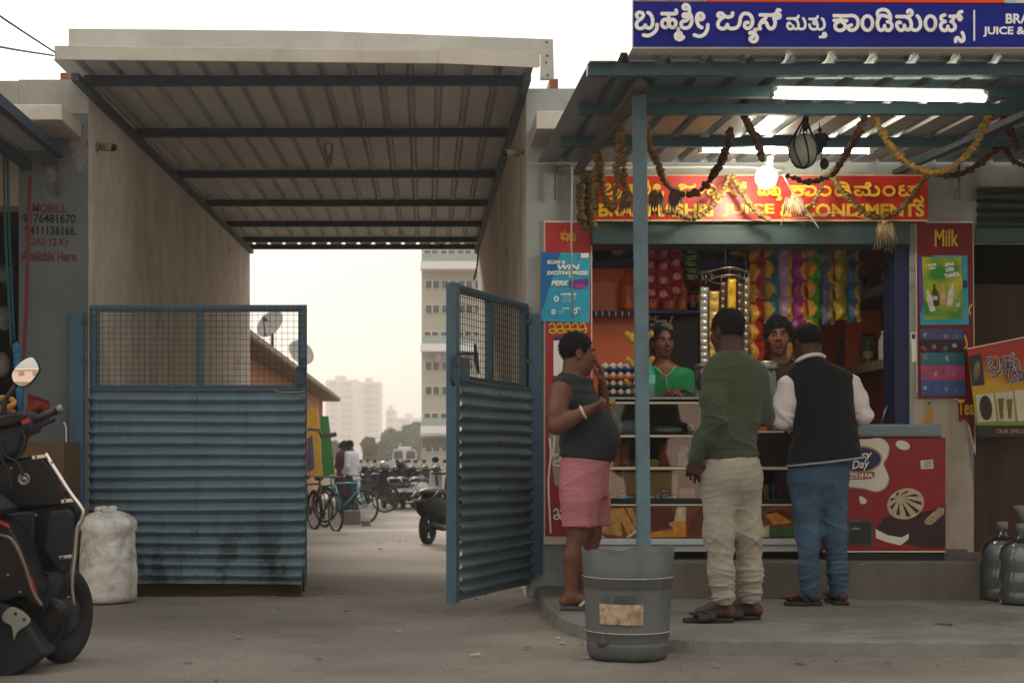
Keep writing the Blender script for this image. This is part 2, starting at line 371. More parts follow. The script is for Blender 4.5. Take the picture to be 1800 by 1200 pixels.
peel(M_WALLB, '#8f8a80', 1.7, .635, 3.); peel(M_WALLR, '#7d7468', 1.5, .62, 7.); peel(M_PLAST, '#a39685', 1.1, .63, 1.); peel(M_PLASTR, '#8d7c6a', 1.3, .62, 5.); peel(M_CONC, '#8b8478', 2.2, .62, 2.); peel(M_SLAB, '#8f8575', 2., .62, 9.)
for m_ in (M_GSHEET, M_BLUE, M_BLUED): pits(m_, '#5a3a28', 7., (1, 1, .5), .04, .12, .75, .5); peel(m_, '#6a5544', 3.2, .67, 4.)
low_stains(M_GSHEET, .05, 1.65, .2, .72)
M_TIN = mat('weathered_roof_tin', '#c4c5c2', rough=.5, metal=.1, var=.16, scale=1.6, dirt='#857d73', damt=.55, dscale=1.1, stretch=(1, .25, 1), bump=.08)
M_TIN2 = mat('awning_tin', '#848d91', rough=.38, metal=.5, var=.18, scale=2, dirt='#4f4a42', damt=.5, dscale=1.2, stretch=(1, .3, 1), bump=.08)
M_FASC = streaked('cream_roof_flashing', '#c3bbab', '#8d8271', .45, sx=1.5, rough=.6, bump=.06)
M_FASC2 = streaked('grey_roof_upstand', '#b9b6ab', '#8c877b', .4, sx=1.2, rough=.6, bump=.06)
M_BRICK = mat('bare_brick', '#8a5a42', rough=.9, var=.3, scale=9, bump=.4)
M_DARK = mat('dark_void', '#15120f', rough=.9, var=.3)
M_STEEL = mat('bare_steel', '#8b8a86', rough=.35, metal=.85, var=.15)
M_BLACK = mat('black_plastic', '#17181a', rough=.45, var=.15)
M_RUBBER = mat('tyre_rubber', '#1a1a1a', rough=.8, var=.2, bump=.2)
M_WIRE = mat('cable_grey', '#5a5148', rough=.7, var=.1)
M_WHITE = mat('white_plastic', '#cfcdc6', rough=.45, var=.08)

# ================================================================ ground
def gz(x, y):
    t = min(1, max(0, (y - 10.4) / 9.0)); z = -.25 * t * t * (3 - 2 * t)
    return z
def noise2(x, y):
    return (math.sin(x*1.7+y*.6) + math.sin(x*.8-y*1.9+1.3) + .6*math.sin(x*3.9+y*3.1+.4) + .4*math.sin(x*7.3-y*5.7))/3
xs = [-2500, -600, -150, -40, -15, -8] + list(np.linspace(-5, 5, 110)) + [8, 15, 40, 150, 600, 2500]
ys = [-80, -25, -8, 0, 3] + list(np.linspace(4.5, 24, 190)) + [27, 31, 40, 60, 100, 200, 500, 1200, 3600]
def gpt(u, v):
    x = xs[round(u * (len(xs)-1))]; y = ys[round(v * (len(ys)-1))]; z = gz(x, y)
    if 4.4 < y < 24.1 and abs(x) < 5.1:
        z += .006 * noise2(x, y)
        e = 10.32 + .05*math.sin(x*5) + .03*math.sin(x*13+1)          # broken edge of the alley's concrete
        if -2.4 < x < .75: z += .03 * min(1, max(0, (y - e) / .08))
        z += .004 * math.sin(x*23+y*17) * math.sin(y*31-x*11)
    return (x, y, z)
MB().grid(gpt, len(xs)-1, len(ys)-1).build('ground', M_GROUND, kind='structure', org=(0, 0, 0))

# raised pavement in front of the shop
edge = [(.77, 10.0), (.765, 9.6), (.74, 8.9), (.755, 8.3), (.80, 7.85), (.90, 7.5), (1.06, 7.2), (1.27, 7.05), (1.6, 6.99), (2.3, 6.95), (3.2, 6.9), (4.4, 6.86), (7.0, 6.82)]
ep = smooth([(a, b, 0) for a, b in edge], 14)
mb = MB(); vs = []; n = len(ep)
for i, p in enumerate(ep):
    j = .006 * math.sin(i*.5) + .003 * math.sin(i*1.3+1)
    d = (ep[min(i+1, n-1)] - ep[max(i-1, 0)]).normalized(); nr = Vector((d.y, -d.x, 0)) * -1
    vs += [(p.x - nr.x*(.02+j*.5) , p.y - nr.y*(.02+j*.5), -.02), (p.x + nr.x*j, p.y + nr.y*j, .068 + .004*math.sin(i*1.7)), (p.x + nr.x*(.03+j), p.y + nr.y*(.03+j), .08)]
fs = []
for i in range(n-1):
    fs += [(3*i, 3*i+3, 3*i+4, 3*i+1), (3*i+1, 3*i+4, 3*i+5, 3*i+2)]
k = len(vs); vs.append((7.0, 10.2, .08)); vs.append((.9, 10.2, .08))
fs.append(tuple([3*i+2 for i in range(n)] + [k, k+1]))
mb.add(vs, fs[:-1], 0, False); mb.add([vs[i] for i in fs[-1]], [tuple(range(len(fs[-1])))]); mb.build('pavement', M_PAVE, kind='structure', org=(2, 8, 0))
# shop plinth
mb = MB(); mb.box(1.06, 6.5, 9.06, 10.0, .05, .32); mb.build('plinth', M_CONC, bevel=.012, kind='structure')

# ================================================================ left building
XL, XR = -2.37, .708
lb = thing('shop_building', 'grey blue hardware shop building left of the covered passage with painted phone numbers', 'building', (-4, 10, 0))
mb = MB()
# pillar / passage wall: passage side plaster (1), street side paint (0)
zt = lambda y: 3.635 + .027 * (y - 10)
x0 = PX(33, 10)
mb.add([(x0,10,-.3),(XL,10,-.3),(XL,10,3.4),(x0,10,3.4)], [(0,1,2,3)], 0)
mb.add([(XL,10,-.5),(XL,19.2,-.5),(XL,19.2,zt(19.2)),(XL,10,zt(10))], [(0,1,2,3)], 1)
mb.add([(XL,19.2,-.5),(x0,19.2,-.5),(x0,19.2,zt(19.2)),(XL,19.2,zt(19.2))], [(0,1,2,3)], 1)
mb.add([(x0,19.2,-.5),(x0,10,-.3),(x0,10,3.4),(x0,19.2,3.4)], [(0,1,2,3)], 2)
mb.add([(x0,10,3.4),(XL,10,3.4),(XL,10,PZ(140,10)),(x0,10,PZ(140,10))], [(0,1,2,3)], 2)
mb.add([(x0,10,PZ(140,10)),(XL,10,PZ(140,10)),(XL,19.2,zt(19.2)),(x0,19.2,zt(19.2))], [(0,1,2,3)], 2)
mb.build('wall', [M_WALLB, M_PLAST, M_WALLC], lb)
mb = MB(); mb.box(-8, x0-.002, 10, 10.25, 2.75, PZ(142, 10)); mb.build('parapet', M_WALLC, lb)
mb = MB(); mb.pbox(106, 134, 128, 141, 10.003, 10.3); mb.build('parapet_cap', M_BRICK, lb)
mb = MB(); mb.box(-8, PX(109, 9.46), 9.46, 9.999, 3.225, 3.33, 0); mb.build('ledge', M_SLAB, lb, bevel=.006)
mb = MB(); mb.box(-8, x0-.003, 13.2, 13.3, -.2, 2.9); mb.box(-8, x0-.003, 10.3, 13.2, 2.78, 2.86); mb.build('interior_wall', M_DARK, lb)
mb = MB(); Yp = 9.965
mb.tube(smooth([(PX(74,Yp),Yp,PZ(287,Yp)),(PX(96,Yp),Yp,PZ(287,Yp)),(PX(103,Yp),Yp,PZ(294,Yp)),(PX(103,Yp),Yp,PZ(342,Yp))],4), .012); mb.build('conduit', M_WIRE, lb)
inkb, inkr = mat('black_wall_paint', '#191d1f', var=.2), mat('red_wall_paint', '#6e2320', var=.2)
for body, box, m_ in (("MOBILE:", (57, 358, 119, 374), inkr), ("9176481670", (40, 376, 133, 392), inkb), ("9411136166.", (44, 397, 135, 413), inkb),
                      ("GAS 12 Kg", (51, 418, 121, 436), inkr), ("Available Here.", (37, 441, 137, 459), inkr)):
    text('lettering', body, box, 9.996, m_, lb, bold=.018, rot=R(.6))
# tin awning of the left shop
def tin_sheet(mb, x0, x1, y0, y1, z0, slope, pitch=.2, rise=.035, mi=0, sag=0):
    xs_ = []; x = x0; 
    while x < x1:
        for dx, h in ((0, 0), (pitch*.66, 0), (pitch*.75, rise), (pitch*.9, rise), (pitch*.985, 0)):
            if x + dx <= x1: xs_.append((x + dx, h))
        x += pitch
    ny = 10; vs = []
    for j in range(ny + 1):
        y = y0 + (y1 - y0) * j / ny
        for (x, h) in xs_: vs.append((x, y, z0 + slope*(y - y0) + h + sag*math.sin(x*3.1+y*2.2)*.4))
    m = len(xs_); mb.add(vs, [(j*m+i, j*m+i+1, (j+1)*m+i+1, (j+1)*m+i) for j in range(ny) for i in range(m-1)], mi)
la = thing('tin_awning', 'dark tin awning sheet over the left hardware shop', 'awning', (-4, 9, 3.1))
mb = MB(); tin_sheet(mb, -6.4, PX(106, 10), 6.9, 9.95, 3.13, 0); mb.build('roof_sheet', M_TIN, la, solid=.004)
mb = MB()
for x_, z_ in ((PX(106,10)+.012, 3.11), (-2.78, 3.02), (-3.4, 3.02)): mb.bar((x_, 6.9, z_), (x_, 9.95, z_), .05, .07)
mb.build('rafter', M_BLUED, la)
mb = MB()
for y_ in (7.0, 8.4): mb.bar((-6.4, y_, 3.07), (-2.62, y_, 3.07), .05, .06)
mb.build('purlin', M_BLUED, la)
# goods hanging at the left shop's edge
for nm, lab, col, pts, r_, Yd in (
    ('hanging_rope', 'green rope hanging at the left shop opening', '#17503b', [(7,270),(9,400),(14,500),(20,612)], .009, 9.75),
    ('hanging_rope', 'blue rope hanging beside the green rope at the left shop', '#1b4866', [(13,270),(16,400),(20,500),(25,600)], .009, 9.77),
    ('plastic_pipe', 'red plastic pipe hanging across the painted phone numbers', '#6f2a25', [(53,312),(50,420),(46,540),(41,640)], .013, 9.8)):
    mb = MB(); mb.tube(smooth([P(a, b, Yd) for a, b in pts], 5), r_)
    mb.build(nm, mat(nm + col, col, rough=.6, var=.2), label=lab, cat='rope' if 'rope' in nm else 'pipe')
mb = MB(); Yd = 9.72
mb.ball(P(28, 612, Yd), (.024, .02, .045), noise=.1); mb.tube([P(28, 620, Yd), P(34, 680, Yd), P(38, 745, Yd)], [.02, .03, .012])
mb.build('plastic_bundle', mat('blue_plastic', '#2a6a94', rough=.4, var=.25), label='blue plastic bundle hanging behind the scooter mirror', cat='bundle')
mb = MB()
def cloth(u, v):
    px_ = 46 + 40*u + 3*math.sin(v*7); py_ = 690 + 14*u*(1-v) + (72 - 24*u)*v
    return P(px_, py_, 9.7 + .03*math.sin(u*9+v*4) + .02*math.sin(v*13))
mb.grid(cloth, 16, 14); mb.build('red_bag', mat('red_cloth', '#7d2d22', rough=.8, var=.3, scale=12), label='crumpled red plastic bag hanging beside the blue post', cat='bag', solid=.004)
mb = MB()
for k in range(4):
    c = P(2, 708 + 21*k, 8.2 + .01*k); mb.tube([c + Vector((.075*math.cos(t), .02*math.sin(t*2), .03*math.sin(t))) for t in np.linspace(0, 6.28, 22)], .016)
mb.build('rope_coil', mat('yellow_rope', '#a8782a', rough=.8, var=.3, scale=40), label='orange yellow rope coil hanging at the left frame edge', cat='rope')
mb = MB(); mb.pbox(18, 112, 776, 905, 9.5, 9.95); mb.pbox(22, 60, 779, 781, 9.498, 9.499)
mb.build('cardboard_box', mat('brown_cardboard', '#5f4830', rough=.85, var=.15), label='brown cardboard box standing behind the black scooter', cat='box', bevel=.006)
mb = MB(); mb.pbox(45, 112, 905, 1000, 9.5, 9.95); mb.build('wooden_crate', mat('dark_crate_wood', '#4a3826', rough=.85, var=.3), label='dark crate under the brown cardboard box', cat='crate', bevel=.006)
mb = MB(); mb.tube(smooth([P(112,742,9.85), P(116,752,9.84), P(117,790,9.83), P(124,850,9.83), P(131,905,9.82)], 6), .005)
mb.build('white_cable', M_WHITE, label='thin white cable hanging down beside the left blue post', cat='cable')
random.seed(3); 
for k, (a, b, cc) in enumerate(((8, 560, '#6d7a74'), (12, 480, '#2f5c52'), (4, 640, '#8d8577'))):
    mb = MB(); mb.ball(P(a, b, 10.6), (.06, .05, .09), noise=.12)
    mb.build('packet', mat('pkt%d' % k, cc, rough=.35, var=.3), label=('grey', 'green', 'beige')[k] + ' packet hanging inside the dark left shop', cat='packet')

# ================================================================ right building with the shop
rb = thing('shop_building', 'grey plastered building right of the passage holding the juice shop', 'building', (3, 10, 0))
XA, XB, XC = PX(1040, 10), PX(1600, 10), PX(1712, 10)
zo = PZ(430, 10)
mb = MB(); ztop = PZ(156, 10)
# passage side wall
mb.add([(XR,10,-.5),(XR,19.2,-.5),(XR,19.2,zt(19.2)),(XR,10,zt(10))], [(3,2,1,0)], 1)
mb.add([(XR,19.2,-.5),(XR+.25,19.2,-.5),(XR+.25,19.2,zt(19.2)),(XR,19.2,zt(19.2))], [(3,2,1,0)], 1)
mb.add([(XR,10,-.3),(XA,10,-.3),(XA,10,ztop),(XR,10,ztop)], [(0,1,2,3)], 0)
mb.add([(XR,10,ztop),(XA,10,ztop),(XA,19.2,zt(19.2)),(XR,19.2,zt(19.2))], [(0,1,2,3)], 2)
mb.add([(XA,10,-.3),(XA,10.3,-.3),(XA,10.3,ztop),(XA,10,ztop)], [(0,1,2,3)], 0)
mb.add([(XA,10,zo),(XB,10,zo),(XB,10,ztop),(XA,10,ztop)], [(0,1,2,3)], 0)
mb.add([(XB,10,-.3),(XC,10,-.3),(XC,10,ztop),(XB,10,ztop)], [(0,1,2,3)], 0)
mb.add([(XB,10,-.3),(XB,10.3,-.3),(XB,10.3,ztop),(XB,10,ztop)], [(3,2,1,0)], 0)
mb.add([(XC,10,zo),(6.6,10,zo),(6.6,10,ztop),(XC,10,ztop)], [(0,1,2,3)], 0)
mb.add([(XC,10,-.3),(XC,10.3,-.3),(XC,10.3,ztop),(XC,10,ztop)], [(0,1,2,3)], 0)
mb.add([(XA,10,ztop),(6.6,10,ztop),(6.6,13,ztop),(XA,13,ztop)], [(0,1,2,3)], 2)
mb.build('wall', [M_WALLR, M_PLASTR, M_WALLC], rb)
mb = MB(); mb.pbox(966, 981, 139, 156, 10.003, 10.4); mb.build('brick_end', M_BRICK, rb)
mb = MB(); mb.box(PX(943, 9.46), 1.3, 9.46, 9.999, 3.165, 3.285); mb.build('ledge', M_SLAB, rb, bevel=.006)
M_ORANGE = mat('orange_shop_paint', '#e8652f', rough=.5, var=.1, dirt='#b54a22', damt=.3)
M_DRED = mat('dark_red_board', '#5c1710', rough=.6, var=.15)
YB = 12.3
mb = MB(); mb.box(XA, XB+.45, YB, YB+.1, .3, 3.2, 0); mb.box(XA-.1, XA, 10.31, YB, .3, 3.2, 0); mb.box(XB+.36, XB+.46, 10.31, YB, .3, 3.2, 0)
mb.box(XA, XB+.4, 10.31, YB, 2.75, 2.82, 1); mb.box(XA, XB+.4, 9.99, YB, .3, .34, 2)
mb.build('interior_wall', [M_ORANGE, M_WALLC, M_CONC], rb)
M_BROWNW = mat('brown_timber_partition', '#463321', rough=.8, var=.35, scale=3, stretch=(4, 1, .4))
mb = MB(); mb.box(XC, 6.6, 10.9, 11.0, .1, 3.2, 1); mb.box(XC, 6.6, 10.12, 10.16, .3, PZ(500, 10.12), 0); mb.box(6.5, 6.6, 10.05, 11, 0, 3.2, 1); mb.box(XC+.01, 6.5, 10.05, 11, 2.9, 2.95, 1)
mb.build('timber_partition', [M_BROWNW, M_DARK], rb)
# peeled whitewash patches and dirt low on the right pillar
mb = MB(); mb.flat([(1604,700),(1640,690),(1680,700),(1698,745),(1704,800),(1711,860),(1711,975),(1608,975)], 9.996); mb.build('whitewash', streaked('dirty_whitewash', '#b3a795', '#57492f', .6, sx=2, bump=.3), rb)
mb = MB(); mb.flat([(941,470),(950,462),(957,466),(957,560),(948,556),(941,528)], 9.996); mb.build('whitewash', MATS['dirty_whitewash'], rb)
# rolled shutter of the next shop
sh = thing('rolling_shutter', 'dark green rolling shutter half open on the shop at the right edge', 'shutter', (4.4, 9.97, 2.5))
mb = MB(); Ysh = 9.99
def slat(u, v):
    z = PZ(402, Ysh) + (PZ(330, Ysh) - PZ(402, Ysh)) * v; ph = (v * 4.5) % 1
    return (PX(1714, Ysh) + 2.2*u, Ysh - .012 - .03*math.sin(ph*math.pi), z)
mb.grid(slat, 1, 60, sm=False); mb.build('slats', mat('shutter_paint', '#3d4a48', rough=.3, metal=.4, var=.12), sh)
mb = MB(); mb.box(PX(1714,Ysh), 6.2, Ysh-.03, Ysh, PZ(428,Ysh), PZ(402,Ysh)); mb.build('bottom_rail', mat('shutter_rail', '#3f5a5a', rough=.45, var=.15), sh)

# ================================================================ roof over the passage
rf = thing('passage_roof', 'ribbed tin roof with blue purlins spanning the passage behind the gate', 'roof', (-.8, 14, 3.6))
mb = MB(); tin_sheet(mb, -2.47, .80, 9.43, 19.2, zt(9.43), .027, rise=.042, sag=.004); mb.build('roof_sheet', M_TIN, rf, solid=.003)
for y_ in (9.88, 11.65, 13.58, 15.36, 16.96, 18.4, 19.15):
    mb = MB(); mb.bar((-2.37, y_, zt(y_)-.036), (.71, y_, zt(y_)-.036), .045, .066); mb.build('purlin', M_BLUED, rf)
mb = MB()
for x_ in (XL + .028, XR - .028): mb.bar((x_, 9.5, zt(9.5)-.1), (x_, 19.18, zt(19.18)-.1), .05, .05)
mb.build('rafter', M_BLUED, rf)
mb = MB(); y1 = 9.40; s_ = F_PX / y1
mb.prism([(PX(95,y1),PZ(80,y1)),(PX(949,y1),PZ(90,y1)),(PX(949,y1),PZ(116,y1)),(PX(770,y1),PZ(112,y1)),(PX(400,y1),PZ(108,y1)),(PX(96,y1),PZ(105,y1))], y1, y1+.03)
mb.build('flashing', M_FASC, rf, bevel=.004)
mb = MB(); mb.pprism([(770,83),(948,92),(947,119),(771,111)], y1-.008, y1-.003); mb.build('flashing_patch', M_FASC, rf)
mb = MB(); mb.pprism([(120,50),(560,54),(972,69),(974,139),(950,139),(950,92),(120,82)], 9.75, 9.79)
mb.build('upstand', M_FASC2, rf, bevel=.004)
mb = MB()
for a, b in ((961,74),(962,98),(963,132),(960,110)): mb.lathe([(.008,0),(.006,.006),(0,.007)], P(a, b, 9.745), 8, axis='y')
mb.build('rivet', M_WIRE, rf)
hf = thing('ceiling_fixture', 'small pale bracket hanging under the passage roof', 'fixture', P(577, 285, 12.2))
mb = MB(); mb.pbox(571, 583, 272, 285, 12.2, 12.25); mb.build('holder', mat('old_plastic', '#8c8572', rough=.6), hf, bevel=.005)
mb = MB(); mb.tube(smooth([P(573,272,12.22), P(571,258,12.22), P(577,250,12.22), P(584,257,12.22), P(582,272,12.22)], 4), .008); mb.build('hook', mat('old_plastic', '#8c8572'), hf)
# two overhead wires at the left
for k, (a, b) in enumerate((((0, 14), (96, 92)), ((0, 68), (94, 98)))):
    p, q = P(*b, 9.42), P(*a, 7.0); q2 = q + (q - p) * 2; mid = (p + q2) / 2 - Vector((0, 0, .05))
    mb = MB(); mb.tube(smooth([p, mid, q2], 8), .006)
    mb.build('overhead_wire', M_WIRE, label=('upper', 'lower')[k] + ' black overhead wire tied to the left end of the passage roof', cat='wire')

# ================================================================ gates
def gate(hx, hy, sg, W, label, latch):
    g = thing('metal_gate', label, 'gate', (hx, hy, 0))
    zb, zm, zt_ = .095, 1.475, 2.06
    X = lambda u: hx + sg * u
    def vbar(name, u0, u1, z0, z1, m=M_BLUE, y0=-.022, y1=.022):
        mb = MB(); a, b = sorted((X(u0), X(u1))); mb.box(a, b, hy + y0, hy + y1, z0, z1); return mb.build(name, m, g, bevel=.003)
    vbar('hinge_stile', 0, .06, .1, zt_ - .0); vbar('lock_stile', W-.06, W, .1 - .02, zt_, y0=-.022 if latch == 'pin' else -.046)
    vbar('top_rail', .061, W-.061, zt_-.048, zt_ - .001); vbar('mid_rail', .061, W-.061, zm-.03, zm+.02); vbar('middle_stile', W*.5-.025, W*.5+.03, zm+.021, zt_-.049)
    vbar('bottom_rail', .061, W-.061, .1, .145, y0=-.01)
    # wire mesh, welded on the street side
    mb = MB(); n = 36; y = hy - .026
    for i in range(n + 1): 
        u = .005 + (W - .01) * i / n; mb.bar((X(u), y, zm), (X(u), y, zt_-.01), .0032, .0032)
    for j in range(14):
        z = zm + (zt_ - .012 - zm) * j / 13.5; mb.bar((X(.005), y-.003, z), (X(W-.005), y-.003, z), .0032, .0032)
    mb.build('wire_mesh', mat('mesh_wire', '#2b3236', rough=.5, metal=.3), g)
    # corrugated sheet: waves run level
    mb = MB(); pitch = .0775; nz = 150
    def cs(u, v):
        z = zb + (zm - .01 - zb) * v; ph = (z - zb) / pitch * 2 * math.pi
        wv = math.sin(ph); a = .019 * (wv if wv < 0 else wv*.75)
        dent = .006*math.sin(u*9+v*5)*math.sin(v*23+u*3)
        yy = hy - .046 + a + dent*.5
        return (X(.004 + (W - (.008 if latch == 'pin' else .05)) * u + (.006*math.sin(ph) if u in (0, 1) else 0)), yy, z + .004*math.sin(u*4+v*9))
    mb.grid(cs, 40, nz); mb.build('corrugated_sheet', M_GSHEET, g, solid=.003)
    mb = MB()
    for i in range(3):
        for j in range(5):
            mb.ball((X(.03 + (W-.06)*i/2), hy-.073, zb + .06 + j*.31), .006, 6, 4)
    mb.build('rivet', M_BLACK, g)
    for z in (.55, 1.7):
        mb = MB(); mb.bar((X(-.075), hy-.005, z), (X(.0), hy-.005, z), .02, .03); mb.build('hinge', M_BLUED, g)
    if latch == 'pin':
        mb = MB(); mb.tube([(X(W-.02), hy-.06, .19), (X(W-.02), hy-.06, .04)], .008); mb.build('drop_bolt', M_BLACK, g)
        mb = MB(); mb.tube([(X(W-.02)+.03*math.cos(t), hy-.05, 1.64+.035*math.sin(t)) for t in np.linspace(.6, 5.6, 12)], .007)
        mb.box(X(W-.075), X(W-.02), hy-.04, hy-.028, 1.5, 1.62); mb.build('hasp', M_BLUED, g)
        mb = MB(); mb.tube(smooth([(X(W-.215), hy-.07, 1.47), (X(W-.2), hy-.075, 1.445), (X(W-.12), hy-.075, 1.44), (X(W-.03), hy-.075, 1.445), (X(W-.008), hy-.07, 1.46)], 4), .005); mb.build('tie_wire', M_STEEL, g)
    else:
        mb = MB(); mb.tube([(X(W), hy-.045, 1.55), (X(W-.02), hy-.045, 1.55)], .01)
        mb.tube(smooth([(X(W+.005), hy-.03, 1.60), (X(W+.03), hy-.03, 1.585), (X(W+.03), hy-.03, 1.46), (X(W+.005), hy-.03, 1.43)], 5), .011)
        mb.build('pull_handle', M_BLUED, g)
        mb = MB(); mb.bar((X(W), hy-.05, 1.62), (X(W-.33), hy-.05, 1.64), .018, .018); mb.bar((X(W-.30), hy-.055, 1.57), (X(W-.27), hy-.06, 1.70), .018, .02)
        mb.bar((X(W-.335), hy-.055, 1.52), (X(W-.3), hy-.06, 1.62), .014, .02)
        mb.build('sliding_bolt', M_BLUED, g)
        mb = MB(); mb.box(min(X(W-.1), X(W-.22)), max(X(W-.1), X(W-.22)), hy-.042, hy-.03, 1.43, 1.6); mb.build('bolt_plate', M_BLUE, g, bevel=.003)
    return g
gate(PX(160, 10.05), 10.05, 1, 1.525, 'closed blue corrugated gate leaf with wire mesh top and dark stains low down', 'pin')
g2 = gate(.70, 9.98, -1, 1.31, 'open blue corrugated gate leaf swung out beside the juice shop', 'bolt'); g2.rotation_euler.z = R(65)
# threshold plank under the closed leaf
mb = MB(); mb.box(PX(180, 10.2), PX(530, 10.2), 10.16, 10.22, -.01, .125); mb.build('threshold_plank', mat('dirty_plank', '#54432f', rough=.9, var=.3, scale=4), label='dirty wooden plank lying under the closed gate leaf', cat='plank', bevel=.004)
for lab, a, b, c_, d in (('flat blue steel post on the left passage pillar', 121, 146, 548, 905), ('flat blue steel post between the open gate and the red board', 929, 952, 552, 1008)):
    t_ = thing('gate_post', lab, 'post', P((a+b)/2, d, 9.93))
    mb = MB(); mb.pbox(a, b, c_, d, 9.94, 9.985); mb.build('channel', streaked('blue_post_paint', '#3e5c72', '#2a343b', .3, sx=5, rough=.5), t_, bevel=.004)
    mb = MB(); e = b if a < 500 else a
    for yy in (560, 630): mb.pbox(e-4, e+7, yy, yy+8, 9.928, 9.939)
    mb.build('hinge_lug', M_BLUED, t_)
# security cameras
def cctv(c, dx, lab):
    t_ = thing('security_camera', lab, 'security camera', c)
    mb = MB(); mb.lathe([(.035,0),(.035,.012),(.02,.02)], c, 14, axis='x'); mb.build('mount', mat('grey_camera_plastic', '#8d8578', rough=.5), t_)
    mb = MB(); d = Vector((dx*.09, -.05, -.015)); mb.tube([c, c + d*.5], .012); mb.tube([c + d*.45, c + d*1.5], .028, 14); mb.build('camera_body', mat('grey_camera_plastic', '#8d8578'), t_)
    mb = MB(); mb.tube([c + d*1.5, c + d*1.62], [.027, .022], 14); mb.build('lens', M_BLACK, t_)
cctv(Vector((XL+.004, 10.25, PZ(258, 10.25))), 1, 'bullet security camera on the left passage wall')
cctv(Vector((XR-.004, 10.2, PZ(268, 10.2))), -1, 'bullet security camera on the right passage wall')
mb = MB(); mb.tube(smooth([P(742,436,18.9), P(800,434,18.9), P(836,436,18.9), P(840,446,18.9), P(838,470,18.9), P(833,492,18.9)], 5), .012)
mb.build('drooping_cable', M_BLACK, label='dark cable drooping from the far end of the passage roof', cat='cable')
# ================================================================ shop awning
M_POST = mat('pale_blue_post_paint', '#5c757b', rough=.55, var=.14, dirt='#4c3d30', damt=.55, dscale=9, bump=.15, bscale=50)
za = lambda y: 2.885 + .055 * (y - 6.9)
aw = thing('shop_awning', 'ribbed tin awning on blue beams over the juice shop', 'awning', (2.4, 8.3, 2.9))
mb = MB(); tin_sheet(mb, .79, 5.6, 6.85, 9.98, za(6.85), .055, rise=.04, sag=.003); mb.build('roof_sheet', M_TIN2, aw, solid=.003)
for y_, xl in ((6.93, .787), (7.45, 1.03), (7.92, .855), (9.0, .853)):
    mb = MB(); mb.bar((xl, y_, za(y_)-.03), (5.6, y_, za(y_)-.03), .045, .056); mb.build('beam', M_BLUE if y_ < 7 else mat('awning_beam_paint', '#3f626c', rough=.5, var=.15), aw)
for x_ in (1.06, 3.3, 5.4):
    mb = MB(); mb.bar((x_, 7.0, za(7.0)-.075), (x_, 9.98, za(9.98)-.075), .05, .035); mb.build('rafter', M_BLUED if x_ > 2 else mat('rusty_rafter', '#5f5a54', rough=.6, var=.25, dirt='#5b3a28', damt=.5), aw)
pt = thing('awning_post', 'pale blue square post holding the awning behind the grey bin', 'post', (1.1, 7.25, .08))
mb = MB(); xa, xb = PX(1112, 7.25), PX(1135, 7.25); lean = (1129-1120)/2500*7.25
mb.add([(xa+lean,7.22,.08),(xb+lean,7.22,.08),(xb+lean,7.28,.08),(xa+lean,7.28,.08),(xa,7.22,za(7.25)-.06),(xb,7.22,za(7.25)-.06),(xb,7.28,za(7.25)-.06),(xa,7.28,za(7.25)-.06)],
       [(0,3,2,1),(4,5,6,7),(0,1,5,4),(1,2,6,5),(2,3,7,6),(3,0,4,7)])
mb.build('square_tube', M_POST, pt, bevel=.004)
mb = MB(); mb.box(xa-.01, xb+.01, 7.20, 7.30, za(7.25)-.09, za(7.25)-.062); mb.tube([(xa+.05,7.19,za(7.25)-.09),(xa+.065,7.185,za(7.25)-.05),(xa+.05,7.19,za(7.25)-.01)], .008); mb.build('post_head', mat('rusty_rafter', '#5f5a54'), pt)
wr = MB(); wr.tube([P(1006,295,9.2), P(1004,420,9.6), P(1007,560,9.85)], .006); wr.build('white_string', M_WHITE, label='white string hanging down in front of the blue prize poster', cat='cord')

# ================================================================ roof sign
YS = 6.75
sg = thing('roof_sign', 'large blue and orange shop sign with white lettering on top of the awning', 'sign', (2.5, 6.8, 2.91))
M_SBLUE = mat('sign_blue_vinyl', '#151f82', rough=.6, var=.06, scale=1.5, spec=.15)
M_SORG = mat('sign_orange_vinyl', '#ea4a14', rough=.6, spec=.15, var=.05)
M_SWHITE = mat('sign_white_vinyl', '#f3f0e8', rough=.4, var=.03)
M_FRAME = mat('pale_sign_frame', '#d8d3c6', rough=.5, var=.1)
mb = MB(); mb.box(PX(1111, YS), 4.6, YS, YS+.26, 2.912, 4.0); mb.build('box_frame', M_FRAME, sg)
mb = MB(); mb.add([(PX(1113,YS),YS-.003,PZ(83,YS)),(4.55,YS-.003,PZ(84,YS)),(4.55,YS-.003,PZ(9,YS)),(PX(1113,YS),YS-.003,PZ(3,YS))],[(0,1,2,3)]); mb.build('blue_panel', M_SBLUE, sg)
mb = MB(); mb.add([(PX(1240,YS),YS-.003,PZ(3.8,YS)),(PX(1768,YS),YS-.003,PZ(8.2,YS)),(PX(1740,YS),YS-.003,PZ(-30,YS)),(PX(1600,YS),YS-.003,3.98),(PX(1300,YS),YS-.003,3.98)],[(0,1,2,3,4)]); mb.build('orange_panel', M_SORG, sg)
mb = MB(); mb.add([(PX(1113,YS),YS-.002,PZ(2.6,YS)),(PX(1239,YS),YS-.002,PZ(3.7,YS)),(PX(1290,YS),YS-.002,3.9),(PX(1113,YS),YS-.002,3.9)],[(0,1,2,3)]); mb.build('photo_panel', mat('sign_tan_print', '#a08050', rough=.4, var=.5, scale=20), sg)
mb = MB(); mb.flat([(1770,8.2),(1790,8.4),(1765,-30),(1745,-30)], YS-.002); mb.build('mint_stripe', mat('sign_mint', '#9ec7ae', rough=.4, var=.05), sg)
